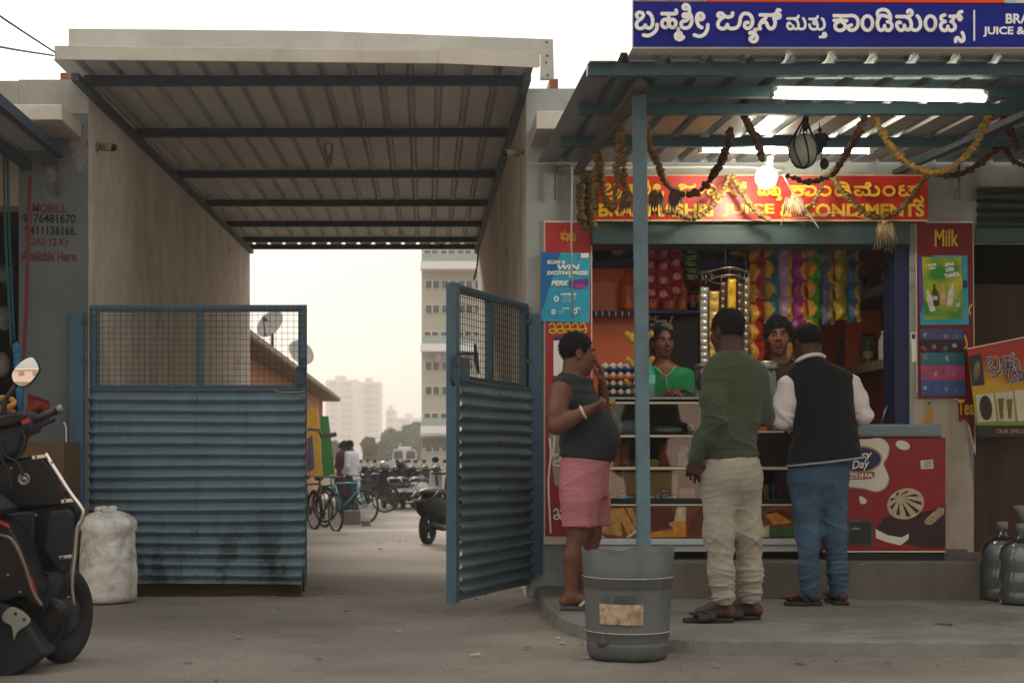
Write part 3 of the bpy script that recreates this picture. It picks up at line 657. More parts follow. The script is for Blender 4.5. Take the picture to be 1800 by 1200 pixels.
W1 = [  # first word, second word  (zoom units: 6 per pixel from 1100,0)
 [(122,182),(114,155),(140,133),(175,143),(184,170),(160,202),(125,228),(113,262),(122,292),(155,303),(190,292),(205,268)],[(205,268),(222,293),(258,296),(282,258),(280,195),(257,150),(235,136)],
 [(330,262),(325,310),(290,352),(235,378),(187,372)]]
W2 = [[(992,182),(972,165),(985,143),(1015,145),(1040,170),(1080,183),(1120,170),(1126,140)],[(1045,178),(1005,200),(975,240),(975,280),(1010,305),(1050,298),(1072,262)],
 [(1072,262),(1085,295),(1130,305),(1180,285),(1203,240),(1210,190),(1240,150),(1290,148),(1328,185),(1336,245),(1312,290),(1278,302),(1254,280),(1262,245),(1290,240)],
 [(1388,312),(1360,318),(1362,355),(1385,395),(1372,432),(1338,440),(1312,420),(1318,398),(1342,390),(1346,362),(1325,344),(1308,352)],
 [(1418,160),(1500,162),(1555,160),(1590,138),(1602,108),(1625,112)],[(1565,165),(1592,192),(1622,185),(1620,155),(1595,148)],
 [(1480,168),(1470,200),(1435,225),(1412,270),(1418,305)],[(1440,240),(1478,238),(1500,285),(1530,305),(1562,288),(1576,240),(1562,195)]]
def rz(st, ox, oy, k, tx, tk): return [[((ox+x/k-tx)*tk, (oy+y/k)*tk) for x, y in q] for q in st]
W1 += rz([[(175,250),(330,250),(470,250),(503,215),(490,172)],[(325,250),(325,362)],ell(248,470,76,90),ell(410,470,76,90),
 [(545,590),(550,655),(600,690),(600,735),(558,740),(545,705)],[(545,665),(485,725),(497,800),(570,832),(640,802),(657,772)],
 [(705,145),(665,132),(652,92),(690,50),(750,60),(785,120),(792,220),(832,320),(842,440),(792,540),(710,575),(630,550),(605,480),(640,425),(720,405),(762,350)],[(672,322),(652,282),(690,256),(742,272),(735,330)],
 [(1008,330),(1040,382),(1100,352),(1102,285),(1045,240),(980,270),(955,350),(970,450),(1010,530),(1070,562)],[(1205,500),(1195,600),(1130,710),(1020,757),(902,728)]], 1150, 5, 12.8, 1100, 6)
W3 = rz([[(140,270),(290,270),(395,255),(428,200)],[(300,275),(380,315),(417,400),(420,495),(365,545),(302,520),(285,455)],[(285,470),(265,530),(195,547),(138,480),(147,405),(190,385),(218,412)],[(405,520),(500,547),(590,510),(607,400),(582,315),(550,265)],
 [(715,280),(850,280),(903,260),(930,212)],[(865,290),(832,345),(822,398),(862,412)],[(715,430),(732,500),(800,550),(898,540),(927,450),(895,345),(880,290)],[(920,530),(1010,557),(1095,500),(1107,400),(1082,315),(1045,270)],[(1075,720),(1075,672),(1110,650),(1147,690),(1130,745),(1060,752),(990,752)]], 1375, 15, 14.93, 1370, 4.186)
W4 = [[(402,117),(480,119),(545,118),(576,145),(577,190),(552,220),(518,222),(506,200),(530,186)],[(402,152),(495,154)],[(455,122),(455,155),(482,182),(478,212),(445,226),(415,212),(412,182),(440,158)],
 ell(648,172,38,52), ell(1112,172,38,52)]
W4 += rz([[(118,320),(93,250),(120,190),(210,155),(310,180),(370,260),(387,360),(370,425)],[(105,335),(160,302),(230,290),(330,325)],[(150,320),(105,400),(95,500),(130,600),(190,622),(240,580),(255,520)],[(255,540),(290,610),(360,622),(417,550),(410,480),(370,442),(318,430)],
 [(530,315),(680,315),(800,310),(872,250),(850,182),(800,175),(773,215)],[(690,315),(790,345),(845,430),(852,540),(800,612),(730,590),(700,510)],[(700,520),(680,600),(610,622),(545,560),(530,480),(570,440),(612,452)],[(850,590),(960,622),(1047,560),(1062,450),(1032,355),(990,300)]], 1535, 5, 12.8, 1370, 4.186)
W4 += rz([[(520,215),(450,240),(438,300),(480,345),(530,370)],[(520,355),(450,400),(430,480),(470,550),(530,562),(580,520),(590,470)],[(590,490),(620,547),(690,562),(752,510),(745,440),(700,380),(660,362)],[(640,245),(740,245),(810,230),(850,160),(902,140)],[(720,260),(700,340)],[(810,250),(860,322),(892,280),(862,240)],[(765,810),(770,750),(810,725),(850,760),(890,807),(942,780),(947,690),(915,610)]], 1620, 10, 12.8, 1370, 4.186)
c6 = lambda x, y: (1100 + x/6, y/6)
c4 = lambda x, y: (1370 + x/4.186, y/4.186)
for nm, W_, cv, wd in (('lettering', W1, c6, 6.4), ('lettering', W2, c6, 6.4), ('lettering', W3, c4, 4.6), ('lettering', W4, c4, 6.2)):
    mb = MB(); brush(mb, W_, YS-.006, wd, cv); mb.build(nm, M_SWHITE, sg)
mb = MB(); mb.flat([(1711,18),(1714,18),(1714,72),(1711,72)], YS-.006); mb.build('divider', M_SWHITE, sg)
text('lettering', 'BRAHMASHRI', (1768, 24, 1906, 42), YS-.006, M_SWHITE, sg, bold=.03)
text('lettering', 'JUICE & CONDIMENTS', (1728, 47, 1943, 65), YS-.006, M_SWHITE, sg, bold=.03)

# ================================================================ fascia sign under the awning
YR = 9.86
fs_ = thing('shop_sign', 'red shop sign with yellow lettering above the juice shop opening', 'sign', P(1340, 388, YR))
M_RED = mat('sign_red_vinyl', '#b3241d', rough=.35, var=.1, scale=2, dirt='#7d1a14', damt=.4)
M_YEL = mat('sign_yellow_vinyl', '#e0b62a', rough=.4, var=.05)
mb = MB(); mb.pbox(1046, 1631, 309, 388, YR, 9.99); mb.build('panel', M_RED, fs_)
mb = MB(); mb.pbox(1045, 1632, 386, 389, YR-.01, YR-.001); mb.pbox(1045, 1632, 307, 309, YR-.01, YR-.001); mb.build('edge_strip', mat('cream_trim', '#c9a77c', rough=.5), fs_)
def remap(x0, x1, X0, X1, cv, y0=17, y1=56, Y0=321, Y1=345):
    def f(x, y):
        a, b = cv(x, y); return (X0 + (a-x0)/(x1-x0)*(X1-X0), Y0 + (b-y0)/(y1-y0)*(Y1-Y0))
    return f
for W_, cv, a in ((W1, c6, (1115, 1247, 1060, 1168)), (W2, c6, (1258, 1375, 1190, 1315)), (W3, c4, (1382, 1455, 1332, 1374)), (W4, c4, (1463, 1697, 1388, 1625))):
    mb = MB(); brush(mb, W_, YR-.004, 4.4, remap(*a, cv)); mb.build('lettering', M_YEL, fs_)
text('lettering', 'BRAHMASHRI', (1052, 358, 1254, 381), YR-.004, M_YEL, fs_, bold=.035)
text('lettering', 'JUICE', (1270, 358, 1361, 381), YR-.004, M_YEL, fs_, bold=.035)
text('lettering', '&', (1371, 358, 1393, 381), YR-.004, M_YEL, fs_, bold=.035)
text('lettering', 'CONDIMENTS', (1410, 358, 1625, 381), YR-.004, M_YEL, fs_, bold=.035)
bx = thing('shutter_box', 'dark teal rolled shutter housing below the red shop sign', 'shutter box', P(1320, 430, 9.9))
mb = MB(); mb.pbox(1041, 1600, 390, 429, 9.9, 10.2); mb.build('housing', mat('teal_box_paint', '#33474a', rough=.5, var=.15), bx, bevel=.004)

# ================================================================ lamps
M_TUBE = mat('lit_tube', (1.0, .93, .74), emit=26, var=0)
M_BULB = mat('lit_bulb', (1.0, .90, .70), emit=130, var=0)
def tube_light(a, b, py0, py1, Y, r, lab):
    t = thing('tube_light', lab, 'lamp', P((a+b)/2, (py0+py1)/2, Y))
    p, q = P(a, py0, Y), P(b, py1, Y); mb = MB(); mb.tube([p, q], r, 10); mb.build('tube', M_TUBE, t)
    mb = MB(); up = Vector((0, .02, .028)); mb.bar(p + up, q + up, .045, .03); mb.build('batten', M_WHITE, t)
    for e, d in ((p, -1), (q, 1)):
        mb = MB(); mb.box(e.x-.012, e.x+.012, Y-.018, Y+.03, e.z-.016, e.z+.03); mb.build('end_cap', M_WHITE, t)
tube_light(1361, 1731, 166, 172, 7.25, .021, 'long bright tube light hung under the awning beam')
tube_light(1231, 1530, 264, 266, 9.3, .016, 'thin bright tube light on the wall above the red sign')
bl = thing('light_bulb', 'glowing round bulb hanging in front of the red sign', 'lamp', P(1347, 310, 9.3))
mb = MB(); mb.ball(P(1347, 312, 9.3), (.07, .07, .073), 16, 12); mb.build('bulb', M_BULB, bl)
mb = MB(); c = P(1352, 292, 9.3); mb.tube([c, c + Vector((.01, 0, .06))], .02); mb.build('holder', M_WHITE, bl)
mb = MB(); mb.tube([c + Vector((.01, 0, .06)), P(1372, 262, 9.3), P(1400, 212, 9.0)], .004); mb.build('cord', M_WHITE, bl)
mb = MB(); mb.tube(smooth([P(1303,190,8.1), P(1330,188,8.1), P(1375,190,8.1), P(1430,188,8.1), P(1470,176,8.05), P(1525,178,8.0)], 5), .006); mb.build('white_cable', M_WHITE, label='white cable sagging below the long tube light', cat='cable')
mb = MB(); mb.tube(smooth([P(1378,308,9.3), P(1392,335,9.5), P(1412,362,9.6), P(1440,402,9.7)], 5), .005); mb.build('white_cable', M_WHITE, label='thin white cable slanting across the red sign beside the bulb', cat='cable')
mb = MB(); mb.tube(smooth([P(1010,296,9.86), P(1200,294,9.86), P(1310,294,9.86), P(1375,300,9.86)], 5), .007); mb.build('wall_pipe', M_WHITE, label='pale conduit running along the wall above the red sign', cat='pipe')
mb = MB(); mb.tube(smooth([P(1200,376,9.8), P(1240,386,9.8), P(1330,388,9.8), P(1420,382,9.8), P(1470,374,9.8), P(1540,388,9.8)], 5), .004); mb.build('string', mat('jute_string', '#b7a68c'), label='pale string drooping along the bottom of the red sign', cat='string')
mb = MB(); mb.tube([P(1682,290,9.94), P(1682,350,9.94)], .022); mb.build('wall_pipe', mat('grey_pipe', '#6c6f6b', rough=.6), label='short grey pipe on the wall right of the red sign', cat='pipe')
t_ = thing('bracket_pipe', 'thin grey bracket pipe on the plaster left of the red sign', 'pipe', P(980, 350, 9.95))
mb = MB(); mb.tube(smooth([P(1003,292,9.95), P(985,293,9.95), P(978,300,9.95), P(977,352,9.95)], 4), .011); mb.build('pipe', MATS['grey_pipe'], t_)

# ================================================================ garlands of dried flowers
def garland(paths, lab, col='#7d5f36', r=.019, gap=.03, group='dried flower garlands', name='dried_garland'):
    mb = MB()
    for path in paths:
        pts = smooth([P(a, b, Y) for a, b, Y in path], 10); acc = 0; last = pts[0]
        mb.tube(pts, .003, 4, 0)
        for i in range(1, len(pts)):
            seg = (pts[i]-pts[i-1]).length; d = gap - acc
            while d <= seg:
                p = pts[i-1].lerp(pts[i], d/seg if seg else 0)
                rr = 1.2 * r * random.uniform(.75, 1.2); e = Euler((random.uniform(-.6,.6), random.uniform(-.6,.6), random.uniform(0,3)))
                mb.ball(p + Vector((random.uniform(-.004,.004), random.uniform(-.004,.004), 0)), (rr, rr, rr*.72), 8, 5, 0, e.to_matrix(), .28); d += gap
            acc = (seg - (d - gap)) % gap if seg else acc
    m = mat('dried_flowers' + col, col, rough=.95, var=.55, scale=38, dirt='#3f2a18', damt=.6, dscale=30)
    return mb.build(name, m, label=lab, cat='garland', group=group)
B1, B2, B3 = '#7d5f36', '#5d4228', '#8e7440'
garland([[(1029,298,9.5),(1027,350,9.6),(1030,402,9.6)],[(1038,302,9.5),(1040,350,9.55),(1042,405,9.6)],[(1021,320,9.5),(1020,360,9.55),(1024,395,9.6)]], 'thick bunch of dried garlands hanging at the left end of the red sign', '#6b5a34', .028)
garland([[(1050,258,8.9),(1048,310,9.0),(1046,372,9.0)],[(1052,258,8.9),(1058,310,9.0),(1064,352,9.0),(1076,368,9.0)]], 'dried garland hanging second from the left off the rafter', B1, .022)
garland([[(1089,200,8.0),(1086,260,8.1),(1083,330,8.2),(1076,372,8.2)],[(1091,200,8.0),(1094,260,8.1),(1098,320,8.2),(1106,352,8.2)]], 'long dried garland hanging just left of the blue post', B1, .018)
garland([[(1128,205,8.0),(1137,225,8.2),(1142,258,8.4),(1158,290,8.7),(1168,318,9.0),(1182,332,9.1),(1200,340,9.1)]], 'dried garland sloping down just right of the blue post', B1, .018)
garland([[(1282,222,8.3),(1283,245,8.4),(1272,275,8.6),(1265,290,8.8),(1252,312,9.0),(1236,330,9.0),(1218,341,9.0),(1198,342,9.0)]], 'dark beaded garland curving down in front of the red sign', B2, .022, .042)
garland([[(1283,305,9.75),(1275,325,9.75),(1258,352,9.7),(1240,372,9.7),(1215,384,9.7),(1190,374,9.7),(1168,372,9.7)]], 'dried garland swag across the lettering left of the bulb', B3, .018)
garland([[(1286,305,9.75),(1300,332,9.72),(1318,358,9.7),(1335,376,9.7),(1352,386,9.7)]], 'dried garland falling under the bulb over the red sign', B3, .02)
garland([[(1297,165,7.9),(1306,195,8.0),(1316,222,8.2),(1330,245,8.5),(1340,280,9.0)]], 'dried garland hanging above the bulb from the awning', B2, .019, .034)
garland([[(1526,186,7.95),(1516,215,8.0),(1508,235,8.1),(1495,258,8.4),(1478,285,8.7),(1460,306,9.0),(1440,316,9.1),(1415,320,9.1),(1392,312,9.1),(1380,308,9.1)]], 'dark dried garland looping from the long tube light to the bulb', B2, .021, .038)
garland([[(1530,186,7.95),(1548,230,7.95),(1570,262,7.95),(1600,290,7.95),(1632,302,7.95),(1665,298,7.95),(1695,278,7.95),(1720,245,7.95),(1738,205,7.95),(1752,188,7.95)]], 'golden dried garland swag at the right end of the long tube light', '#9c7b3c', .021, .028)
garland([[(1450,306,9.75),(1442,335,9.7),(1432,355,9.7),(1415,372,9.7),(1400,378,9.7)]], 'short dried garland beside the husk bundle on the red sign', B1, .017)
garland([[(1462,308,9.75),(1475,330,9.7),(1495,352,9.7),(1520,374,9.7),(1550,382,9.7),(1580,370,9.7),(1605,342,9.7),(1622,318,9.7),(1635,302,9.7)]], 'green brown garland swag across the right half of the red sign', '#655527', .02, .026)
garland([[(1640,305,9.0),(1680,308,9.0),(1715,292,9.0),(1745,268,9.0),(1765,258,9.0)]], 'dark red garland swag right of the golden garland', '#4e2a1c', .02, .03)
garland([[(1765,258,9.0),(1785,285,9.0),(1830,300,9.0)]], 'dark red garland sagging out of the right frame edge', '#4e2a1c', .02, .03)
garland([[(1757,190,8.2),(1772,225,8.4),(1790,262,8.6)]], 'dark red garland sloping down right of the long tube light', '#4e2a1c', .02, .03)
# bundles of dried leaves
def husk(a, b, n, L, Y, lab, col='#8a7358', spread=10):
    mb = MB(); c = P(a, b, Y)
    for k in range(n):
        x = (k/(n-1)-.5) * spread * Y / F_PX; l = L * Y / F_PX * random.uniform(.75, 1.1); tw = random.uniform(-.6, .6)
        def leaf(u, v, x=x, l=l, tw=tw, k=k):
            wd = .016 * math.sin(min(1, v*1.15+.12) * math.pi) * (u-.5) * 2
            return (c.x + x*(1+.9*v) + wd*math.cos(tw+v*1.5), c.y - .012*k/n + wd*math.sin(tw+v*1.5) - .01*math.sin(v*3), c.z - l*v + .006*math.sin(u*6))
        mb.grid(leaf, 4, 8)
    mb.ball(c, (.022, .018, .02), noise=.2)
    mb.build('leaf_bundle', mat('dry_leaves' + col, col, rough=.85, var=.4, scale=20), label=lab, cat='leaf bundle', group='dried leaf bundles', solid=.002)
husk(1394, 348, 9, 48, 9.62, 'pale dried leaf bundle hanging over the ampersand of the red sign', '#9a7f66', 24)
husk(1556, 392, 9, 50, 9.6, 'dried leaf bundle hanging from the right half of the shutter box', '#8d7a58', 22)
husk(1152, 338, 6, 45, 9.3, 'dried leaf bundle hanging just right of the blue post', '#7a6257', 16)
husk(1188, 335, 6, 46, 9.2, 'dried leaf bundle between the blue post and the bulb', '#7a6257', 16)
husk(1104, 340, 7, 52, 8.4, 'dark dried leaf bundle hanging left of the blue post', '#6b5646', 18)
# gourd in a black net
gd = thing('hanging_gourd', 'pale round gourd in a black net hanging under the awning', 'gourd', P(1413, 250, 8.3))
mb = MB(); gc = P(1412, 265, 8.3); mb.ball(gc, (.082, .08, .1), 20, 14); mb.build('gourd', mat('ash_gourd', '#8b8f86', rough=.6, var=.2), gd)
mb = MB(); top = P(1416, 205, 8.3)
for k in range(7):
    a = k/7*6.28; mb.tube(smooth([top, gc + Vector((.05*math.cos(a), .05*math.sin(a), .10)), gc + Vector((.085*math.cos(a+.2), .083*math.sin(a+.2), .02)), gc + Vector((.06*math.cos(a+.5), .06*math.sin(a+.5), -.075)), gc + Vector((0, 0, -.104))], 5), .005, 6)
mb.tube([top, P(1412, 188, 8.2)], .004); mb.ball(top + Vector((0,0,-.03)), (.02,.02,.05), noise=.25)
mb.build('net', M_BLACK, gd)
ch = thing('charm_string', 'dark string of charms hanging beside the netted gourd', 'charm', P(1447, 300, 8.35))
mb = MB(); mb.tube([P(1440,215,8.35), P(1445,300,8.35)], .003); mb.ball(P(1441,229,8.35), .013); mb.ball(P(1444,246,8.35), (.045,.03,.035), noise=.4); mb.ball(P(1440,262,8.35), (.025,.02,.03), noise=.3); mb.ball(P(1449,288,8.35), (.026,.025,.032), noise=.1)
mb.build('charms', mat('charred_black', '#1d1f20', rough=.8, var=.3), ch)

# ================================================================ boards and posters on the pillars
YW = 9.982
def quadpanel(name, pts, Y, m, parent): mb = MB(); mb.flat(pts, Y); return mb.build(name, m, parent)
rbd = thing('menu_board', 'tall red lettered board on the pillar behind the man in the tank top', 'board', P(998, 955, YW))
mb = MB(); mb.pbox(956, 1041, 388, 956, YW, 9.994); mb.build('backing', M_FRAME, rbd)
mb = MB(); mb.pbox(958.5, 1039, 391, 942, YW-.004, YW-.0005); mb.build('red_face', streaked('red_board_vinyl', '#b02a2c', '#8b6a60', .3, sx=4, rough=.4), rbd)
mb = MB(); mb.flat([(965,745),(972,700),(985,690),(990,720),(992,790),(988,860),(975,850),(968,800)], YW-.006); mb.build('paste_mark', MATS['dirty_whitewash'], rbd)
text('lettering', 'ಹಾಲು', (985, 404, 1012, 424), YW-.008, M_YEL, rbd, bold=.01)
ringy = lambda x, y, w_, h_: [[(x, y+h_*.2), (x+w_*.3, y), (x+w_*.7, y+h_*.1), (x+w_*.75, y+h_*.5), (x+w_*.4, y+h_*.62), (x+w_*.1, y+h_*.6)], [(x+w_*.1, y+h_*.6), (x, y+h_*.9), (x+w_*.45, y+h_), (x+w_*.85, y+h_*.9), (x+w_*.95, y+h_*.5)]]
mb = MB(); st = []
for k in range(5): st += ringy(966 + k*13.4, 568, 12, 17)
brush(mb, st, YW-.008, 2.6, lambda x, y: (x, y)); mb.build('lettering', M_YEL, rbd)
mb = MB(); st = ringy(974, 798, 14, 20) + ringy(974, 894, 9, 18) + ringy(985, 894, 9, 18); brush(mb, st, YW-.008, 2.8, lambda x, y: (x, y)); mb.build('lettering', M_SWHITE, rbd)
mb = MB(); brush(mb, [[(966,770),(968,800),(964,850),(968,935)],[(974,720),(975,760),(972,800)],[(965,690),(970,720),(975,690)]], YW-.009, 3.4, lambda x, y: (x, y)); mb.build('paint_drip', M_SWHITE, rbd)
ns = thing('notice', 'white payment notice with a purple top on the red board behind the man', 'notice', P(985, 700, YW-.02))
mb = MB(); mb.pbox(973, 1020, 592, 660, YW-.014, YW-.01); mb.build('sheet', M_SWHITE, ns)
quadpanel('header', [(973,592),(1020,592),(1020,598),(973,598)], YW-.016, mat('purple_print', '#3a2c6a'), ns)
bp = thing('poster', 'blue and turquoise prize poster on the red board', 'poster', P(993, 566, YW-.02))
M_CY = mat('poster_cyan', '#1aa3c4', rough=.4, var=.14, scale=7, dirt='#7fb3bd', damt=.35, dscale=6); M_DB = mat('poster_blue', '#1565a8', rough=.4, var=.14, scale=7)
def sheet(u, v):
    px_ = 951 + 87*u - 1.5*v*(1-u) - 2*v*u; py_ = 443 + 2*u + (121 + 1*u)*v
    return P(px_, py_, YW-.018 - .006*math.sin(u*5+v*3)*v*.6)
mb = MB(); mb.grid(sheet, 12, 14); mb.build('sheet', M_CY, bp)
quadpanel('dark_band', [(951,443),(985,444),(953,545),(950,548)], YW-.026, M_DB, bp)
for b_, bx_ in (('SCAN &', (962, 457, 994, 464)), ('WIN', (980, 465, 1019, 474)), ('EXCITING PRIZES', (962, 476, 1034, 483)), ('on', (1000, 485, 1006, 487.5)), ('PERK', (969, 493, 1000, 502)), ('CASHBACK', (985, 515, 1014, 519)), ('PHONES', (988, 540.5, 1000, 543)), ('BIKES', (1012, 540, 1021, 543))):
    text('lettering', b_, bx_, YW-.028, M_SWHITE, bp, bold=.045, shear=.2 if b_ in ('WIN', 'PERK') else 0)
quadpanel('logo_band', [(1001,493),(1034,489),(1034,501),(1024,506),(1010,505),(1001,502)], YW-.027, mat('poster_violet', '#5a3f8f', rough=.4), bp)
quadpanel('logo_blob', [(1008,500),(1028,499),(1027,506),(1013,507)], YW-.0275, mat('poster_magenta', '#b0387c', rough=.4), bp)
quadpanel('corner_tag', [(1021,445),(1035,445),(1034,453),(1021,453)], YW-.027, M_SWHITE, bp)
for cx_, cy_, r_ in ((978, 525, 5.5), (973, 548, 4.5), (1011, 547, 5)):
    mb = MB(); brush(mb, [ell(cx_, cy_, r_*.6, r_*.75, 8)], YW-.028, 2.4, lambda x, y: (x, y)); mb.build('icon', M_SWHITE, bp)
for bx_ in ((988,521,1012,523),(988,525,1014,527),(988,529,1009,531),(982,546,994,548),(982,550,992,552)):
    quadpanel('small_print', [(bx_[0],bx_[1]),(bx_[2],bx_[1]),(bx_[2],bx_[3]-.6),(bx_[0],bx_[3]-.6)], YW-.028, mat('poster_pale', '#8fd0e0', rough=.4), bp)
# right pillar
rm = thing('menu_board', 'tall dark red board reading Milk and Tea on the right pillar', 'board', P(1660, 700, YW))
mb = MB(); mb.flat([(1609,389),(1711,389),(1715,800),(1690,705),(1640,690),(1611,690)], YW); mb.build('backing', M_FRAME, rm)
mb = MB(); mb.flat([(1611.5,392),(1709.5,392),(1713,785),(1705,750),(1696,735),(1686,742),(1684,700),(1613,700)], YW-.003); mb.build('red_face', mat('deep_red_vinyl', '#7c1013', rough=.45, var=.15, dirt='#4a1210', damt=.5), rm)
text('lettering', 'Milk', (1643, 403, 1685, 433), YW-.006, M_YEL, rm, bold=.02)
text('lettering', 'Tea', (1684, 702, 1712, 729), YW-.006, M_YEL, rm, bold=.02)
mb = MB(); brush(mb, [[(1708,535),(1703,545),(1706,552)],[(1696,590),(1700,605),(1696,612)]], YW-.006, 3, lambda x, y: (x, y)); mb.build('lettering', M_YEL, rm)
p1_ = thing('poster', 'turquoise and purple poster mostly hidden behind the green drink poster', 'poster', P(1660, 570, YW-.01))
mb = MB(); mb.flat([(1614,449),(1700,449),(1703,570),(1618,571)], YW-.008); mb.build('sheet', M_CY, p1_)
quadpanel('purple_part', [(1614,449),(1640,449),(1622,540),(1616,556)], YW-.0095, mat('poster_violet', '#5a3f8f'), p1_)
quadpanel('photo_part', [(1692,493),(1700,493),(1701,506),(1693,506)], YW-.0095, mat('purple_print', '#3a2c6a'), p1_)
p2_ = thing('poster', 'green and yellow drink poster with five bottles on the right pillar', 'poster', P(1658, 560, YW-.015))
def gpost():
    m = mat('green_poster', '#6aa02c', rough=.4, var=0, bump=.02)
    t = m.node_tree; N = t.nodes; L = t.links; b = N['Principled BSDF']
    tc = N.new('ShaderNodeTexCoord'); n = N.new('ShaderNodeTexNoise'); n.inputs['Scale'].default_value = 4.5; n.inputs['Detail'].default_value = 1
    L.new(tc.outputs['Object'], n.inputs['Vector']); cr = N.new('ShaderNodeValToRGB'); e = cr.color_ramp.elements
    e[0].position = .38; e[0].color = (*lin('#2f8a2e'), 1); e[1].position = .62; e[1].color = (*lin('#c9c31f'), 1)
    L.new(n.outputs['Fac'], cr.inputs[0]); L.new(cr.outputs[0], b.inputs['Base Color']); return m
mb = MB(); mb.flat([(1620.5,452),(1690,452),(1694,560),(1625,562)], YW-.012); mb.build('sheet', gpost(), p2_)
for b_, bx_, r_ in (('LAHORI', (1628, 463, 1646, 468), -.1), ('ZEERA', (1632, 469, 1645, 473), -.1), ('APNA', (1660, 461, 1678, 468), -.2), ('DESI', (1662, 470, 1677, 477), -.2), ('THANDA', (1660, 479, 1687, 487), -.2)):
    text('lettering', b_, bx_, YW-.015, M_SWHITE, p2_, bold=.05, rot=r_)
for k, (a, b, rot, cc) in enumerate(((1635, 528, -.25, '#d9d6cc'), (1644, 518, -.12, '#4a2c22'), (1658, 515, 0, '#c9a05a'), (1672, 517, .15, '#d9d6cc'), (1684, 530, .3, '#7fa04c'))):
    h_ = 21; pts = [(-5,h_),(5,h_),(5.5,-4),(2.2,-12),(2,-20),(-2,-20),(-2.2,-12),(-5.5,-4)]
    c_, s__ = math.cos(rot), math.sin(rot); q = [(a + x*c_ - y*s__, b + x*s__ + y*c_*.95) for x, y in pts]
    quadpanel('printed_bottle', q, YW-.0145 - .0004*k, mat('print'+cc, cc, rough=.4, var=.25, scale=60), p2_)
    quadpanel('printed_label', [(a-4,b+2),(a+4,b+2),(a+4,b+9),(a-4,b+9)], YW-.017, mat('print_lbl', '#b9c9b4', rough=.4, var=.3, scale=90), p2_)
p3_ = thing('poster', 'poster of five stacked blue, teal and pink sweet panels on the right pillar', 'poster', P(1656, 695, YW-.015))
rows_ = ((578,597,'#3a4f7d'), (597.5,619,'#2c1620'), (619.5,641,'#17717c'), (641.5,668,'#a84472'), (668.5,695,'#2f5690'))
for k, (a, b, cc) in enumerate(rows_):
    sh_ = 2*k/5; quadpanel('panel', [(1617+sh_,a),(1693+sh_*2,a),(1694+sh_*2,b),(1618+sh_,b)], YW-.012, mat('sweet'+cc, cc, rough=.4, var=.25, scale=14), p3_)
    for j in range(4):
        x_ = 1625 + 18*j + random.uniform(-3, 4); y_ = (a+b)/2 + random.uniform(-2, 4)
        quadpanel('printed_sweet', [(x_+random.uniform(.5,1)*random.choice((4,7))*math.cos(t), y_+random.uniform(.3,1)*7*math.sin(t)) for t in (.2, 1., 1.7, 2.6, 3.6, 4.4, 5.4)], YW-.015, mat('sweetp%d' % ((j+k) % 4), ('#a89a9c', '#7a4456', '#9c7274', '#56657a')[(j+k) % 4], rough=.4, var=.4, scale=80), p3_)
st_ = thing('sticker', 'narrow white payment strip on the edge of the right pillar', 'sticker', P(1604, 636, 9.99))
mb = MB(); mb.flat([(1601,584),(1609.5,584),(1611,634),(1603,637)], 9.99); mb.build('strip', M_SWHITE, st_)
mb = MB(); mb.flat(epx(1605.5, 591, 3, 5), 9.988); mb.build('logo', mat('purple_print', '#3a2c6a'), st_)
j1 = thing('sticker', 'small torn juice bottle sticker low on the right pillar', 'sticker', P(1632, 740, 9.99))
quadpanel('juice_print', [(1628,742),(1639,742),(1640,722),(1636,712),(1631,712),(1627,722)], 9.99, mat('juice_print', '#b98a3a', rough=.5, var=.3, scale=50), j1)
quadpanel('cap_print', [(1630,711),(1637,711),(1636,706),(1631,706)], 9.99, mat('cap_print', '#2f7a3c', rough=.5), j1)
quadpanel('fruit_print', [(1617,742),(1626,742),(1627,735),(1620,733)], 9.99, mat('fruit_print', '#d09a22', rough=.5), j1)
# leaning banner at the right edge
bn = thing('banner', 'tilted red and yellow food banner with purple lettering at the right edge', 'banner', P(1760, 750, 9.9))
def bmat():
    m = mat('banner_print', '#b0401c', rough=.4, var=0, bump=.02); t = m.node_tree; N = t.nodes; L = t.links; b = N['Principled BSDF']
    tc = N.new('ShaderNodeTexCoord'); sp = N.new('ShaderNodeSeparateXYZ'); L.new(tc.outputs['Object'], sp.inputs[0])
    cr = N.new('ShaderNodeValToRGB'); e = cr.color_ramp.elements
    e[0].position = 0; e[0].color = (*lin('#6f8f1e'), 1); e[1].position = 1; e[1].color = (*lin('#a5241a'), 1)
    for p_, c_ in ((.2, '#a9a31f'), (.5, '#c9971f'), (.75, '#b0381c')): x = e.new(p_); x.color = (*lin(c_), 1)
    mr = N.new('ShaderNodeMapRange'); mr.inputs[1].default_value = 0; mr.inputs[2].default_value = .62
    L.new(sp.outputs['Z'], mr.inputs[0]); L.new(mr.outputs[0], cr.inputs[0]); L.new(cr.outputs[0], b.inputs['Base Color']); return m
Yn = 9.84
mb = MB(); mb.flat([(1700,612),(1850,582),(1858,747),(1716,747)], Yn); mb.build('sheet', bmat(), bn, org=tuple(P(1760, 750, 9.9)))
mb = MB(); mb.flat([(1699,612),(1850,581.5),(1850,583.5),(1700,614)], Yn-.002); mb.build('edge', M_FRAME, bn)
mb = MB(); mb.flat([(1716,747),(1858,747),(1859,765),(1719,768)], Yn); mb.build('dark_footer', mat('footer_print', '#1b1d22', rough=.4), bn)
text('lettering', 'OUR SPECIALITIES', (1752, 754, 1830, 761), Yn-.003, mat('footer_letters', '#a08a4a'), bn, bold=.03)
cb = lambda x0, y0, k: (lambda x, y: (x0 + x*k, y0 + y*k*1.25 - .10*x*k))
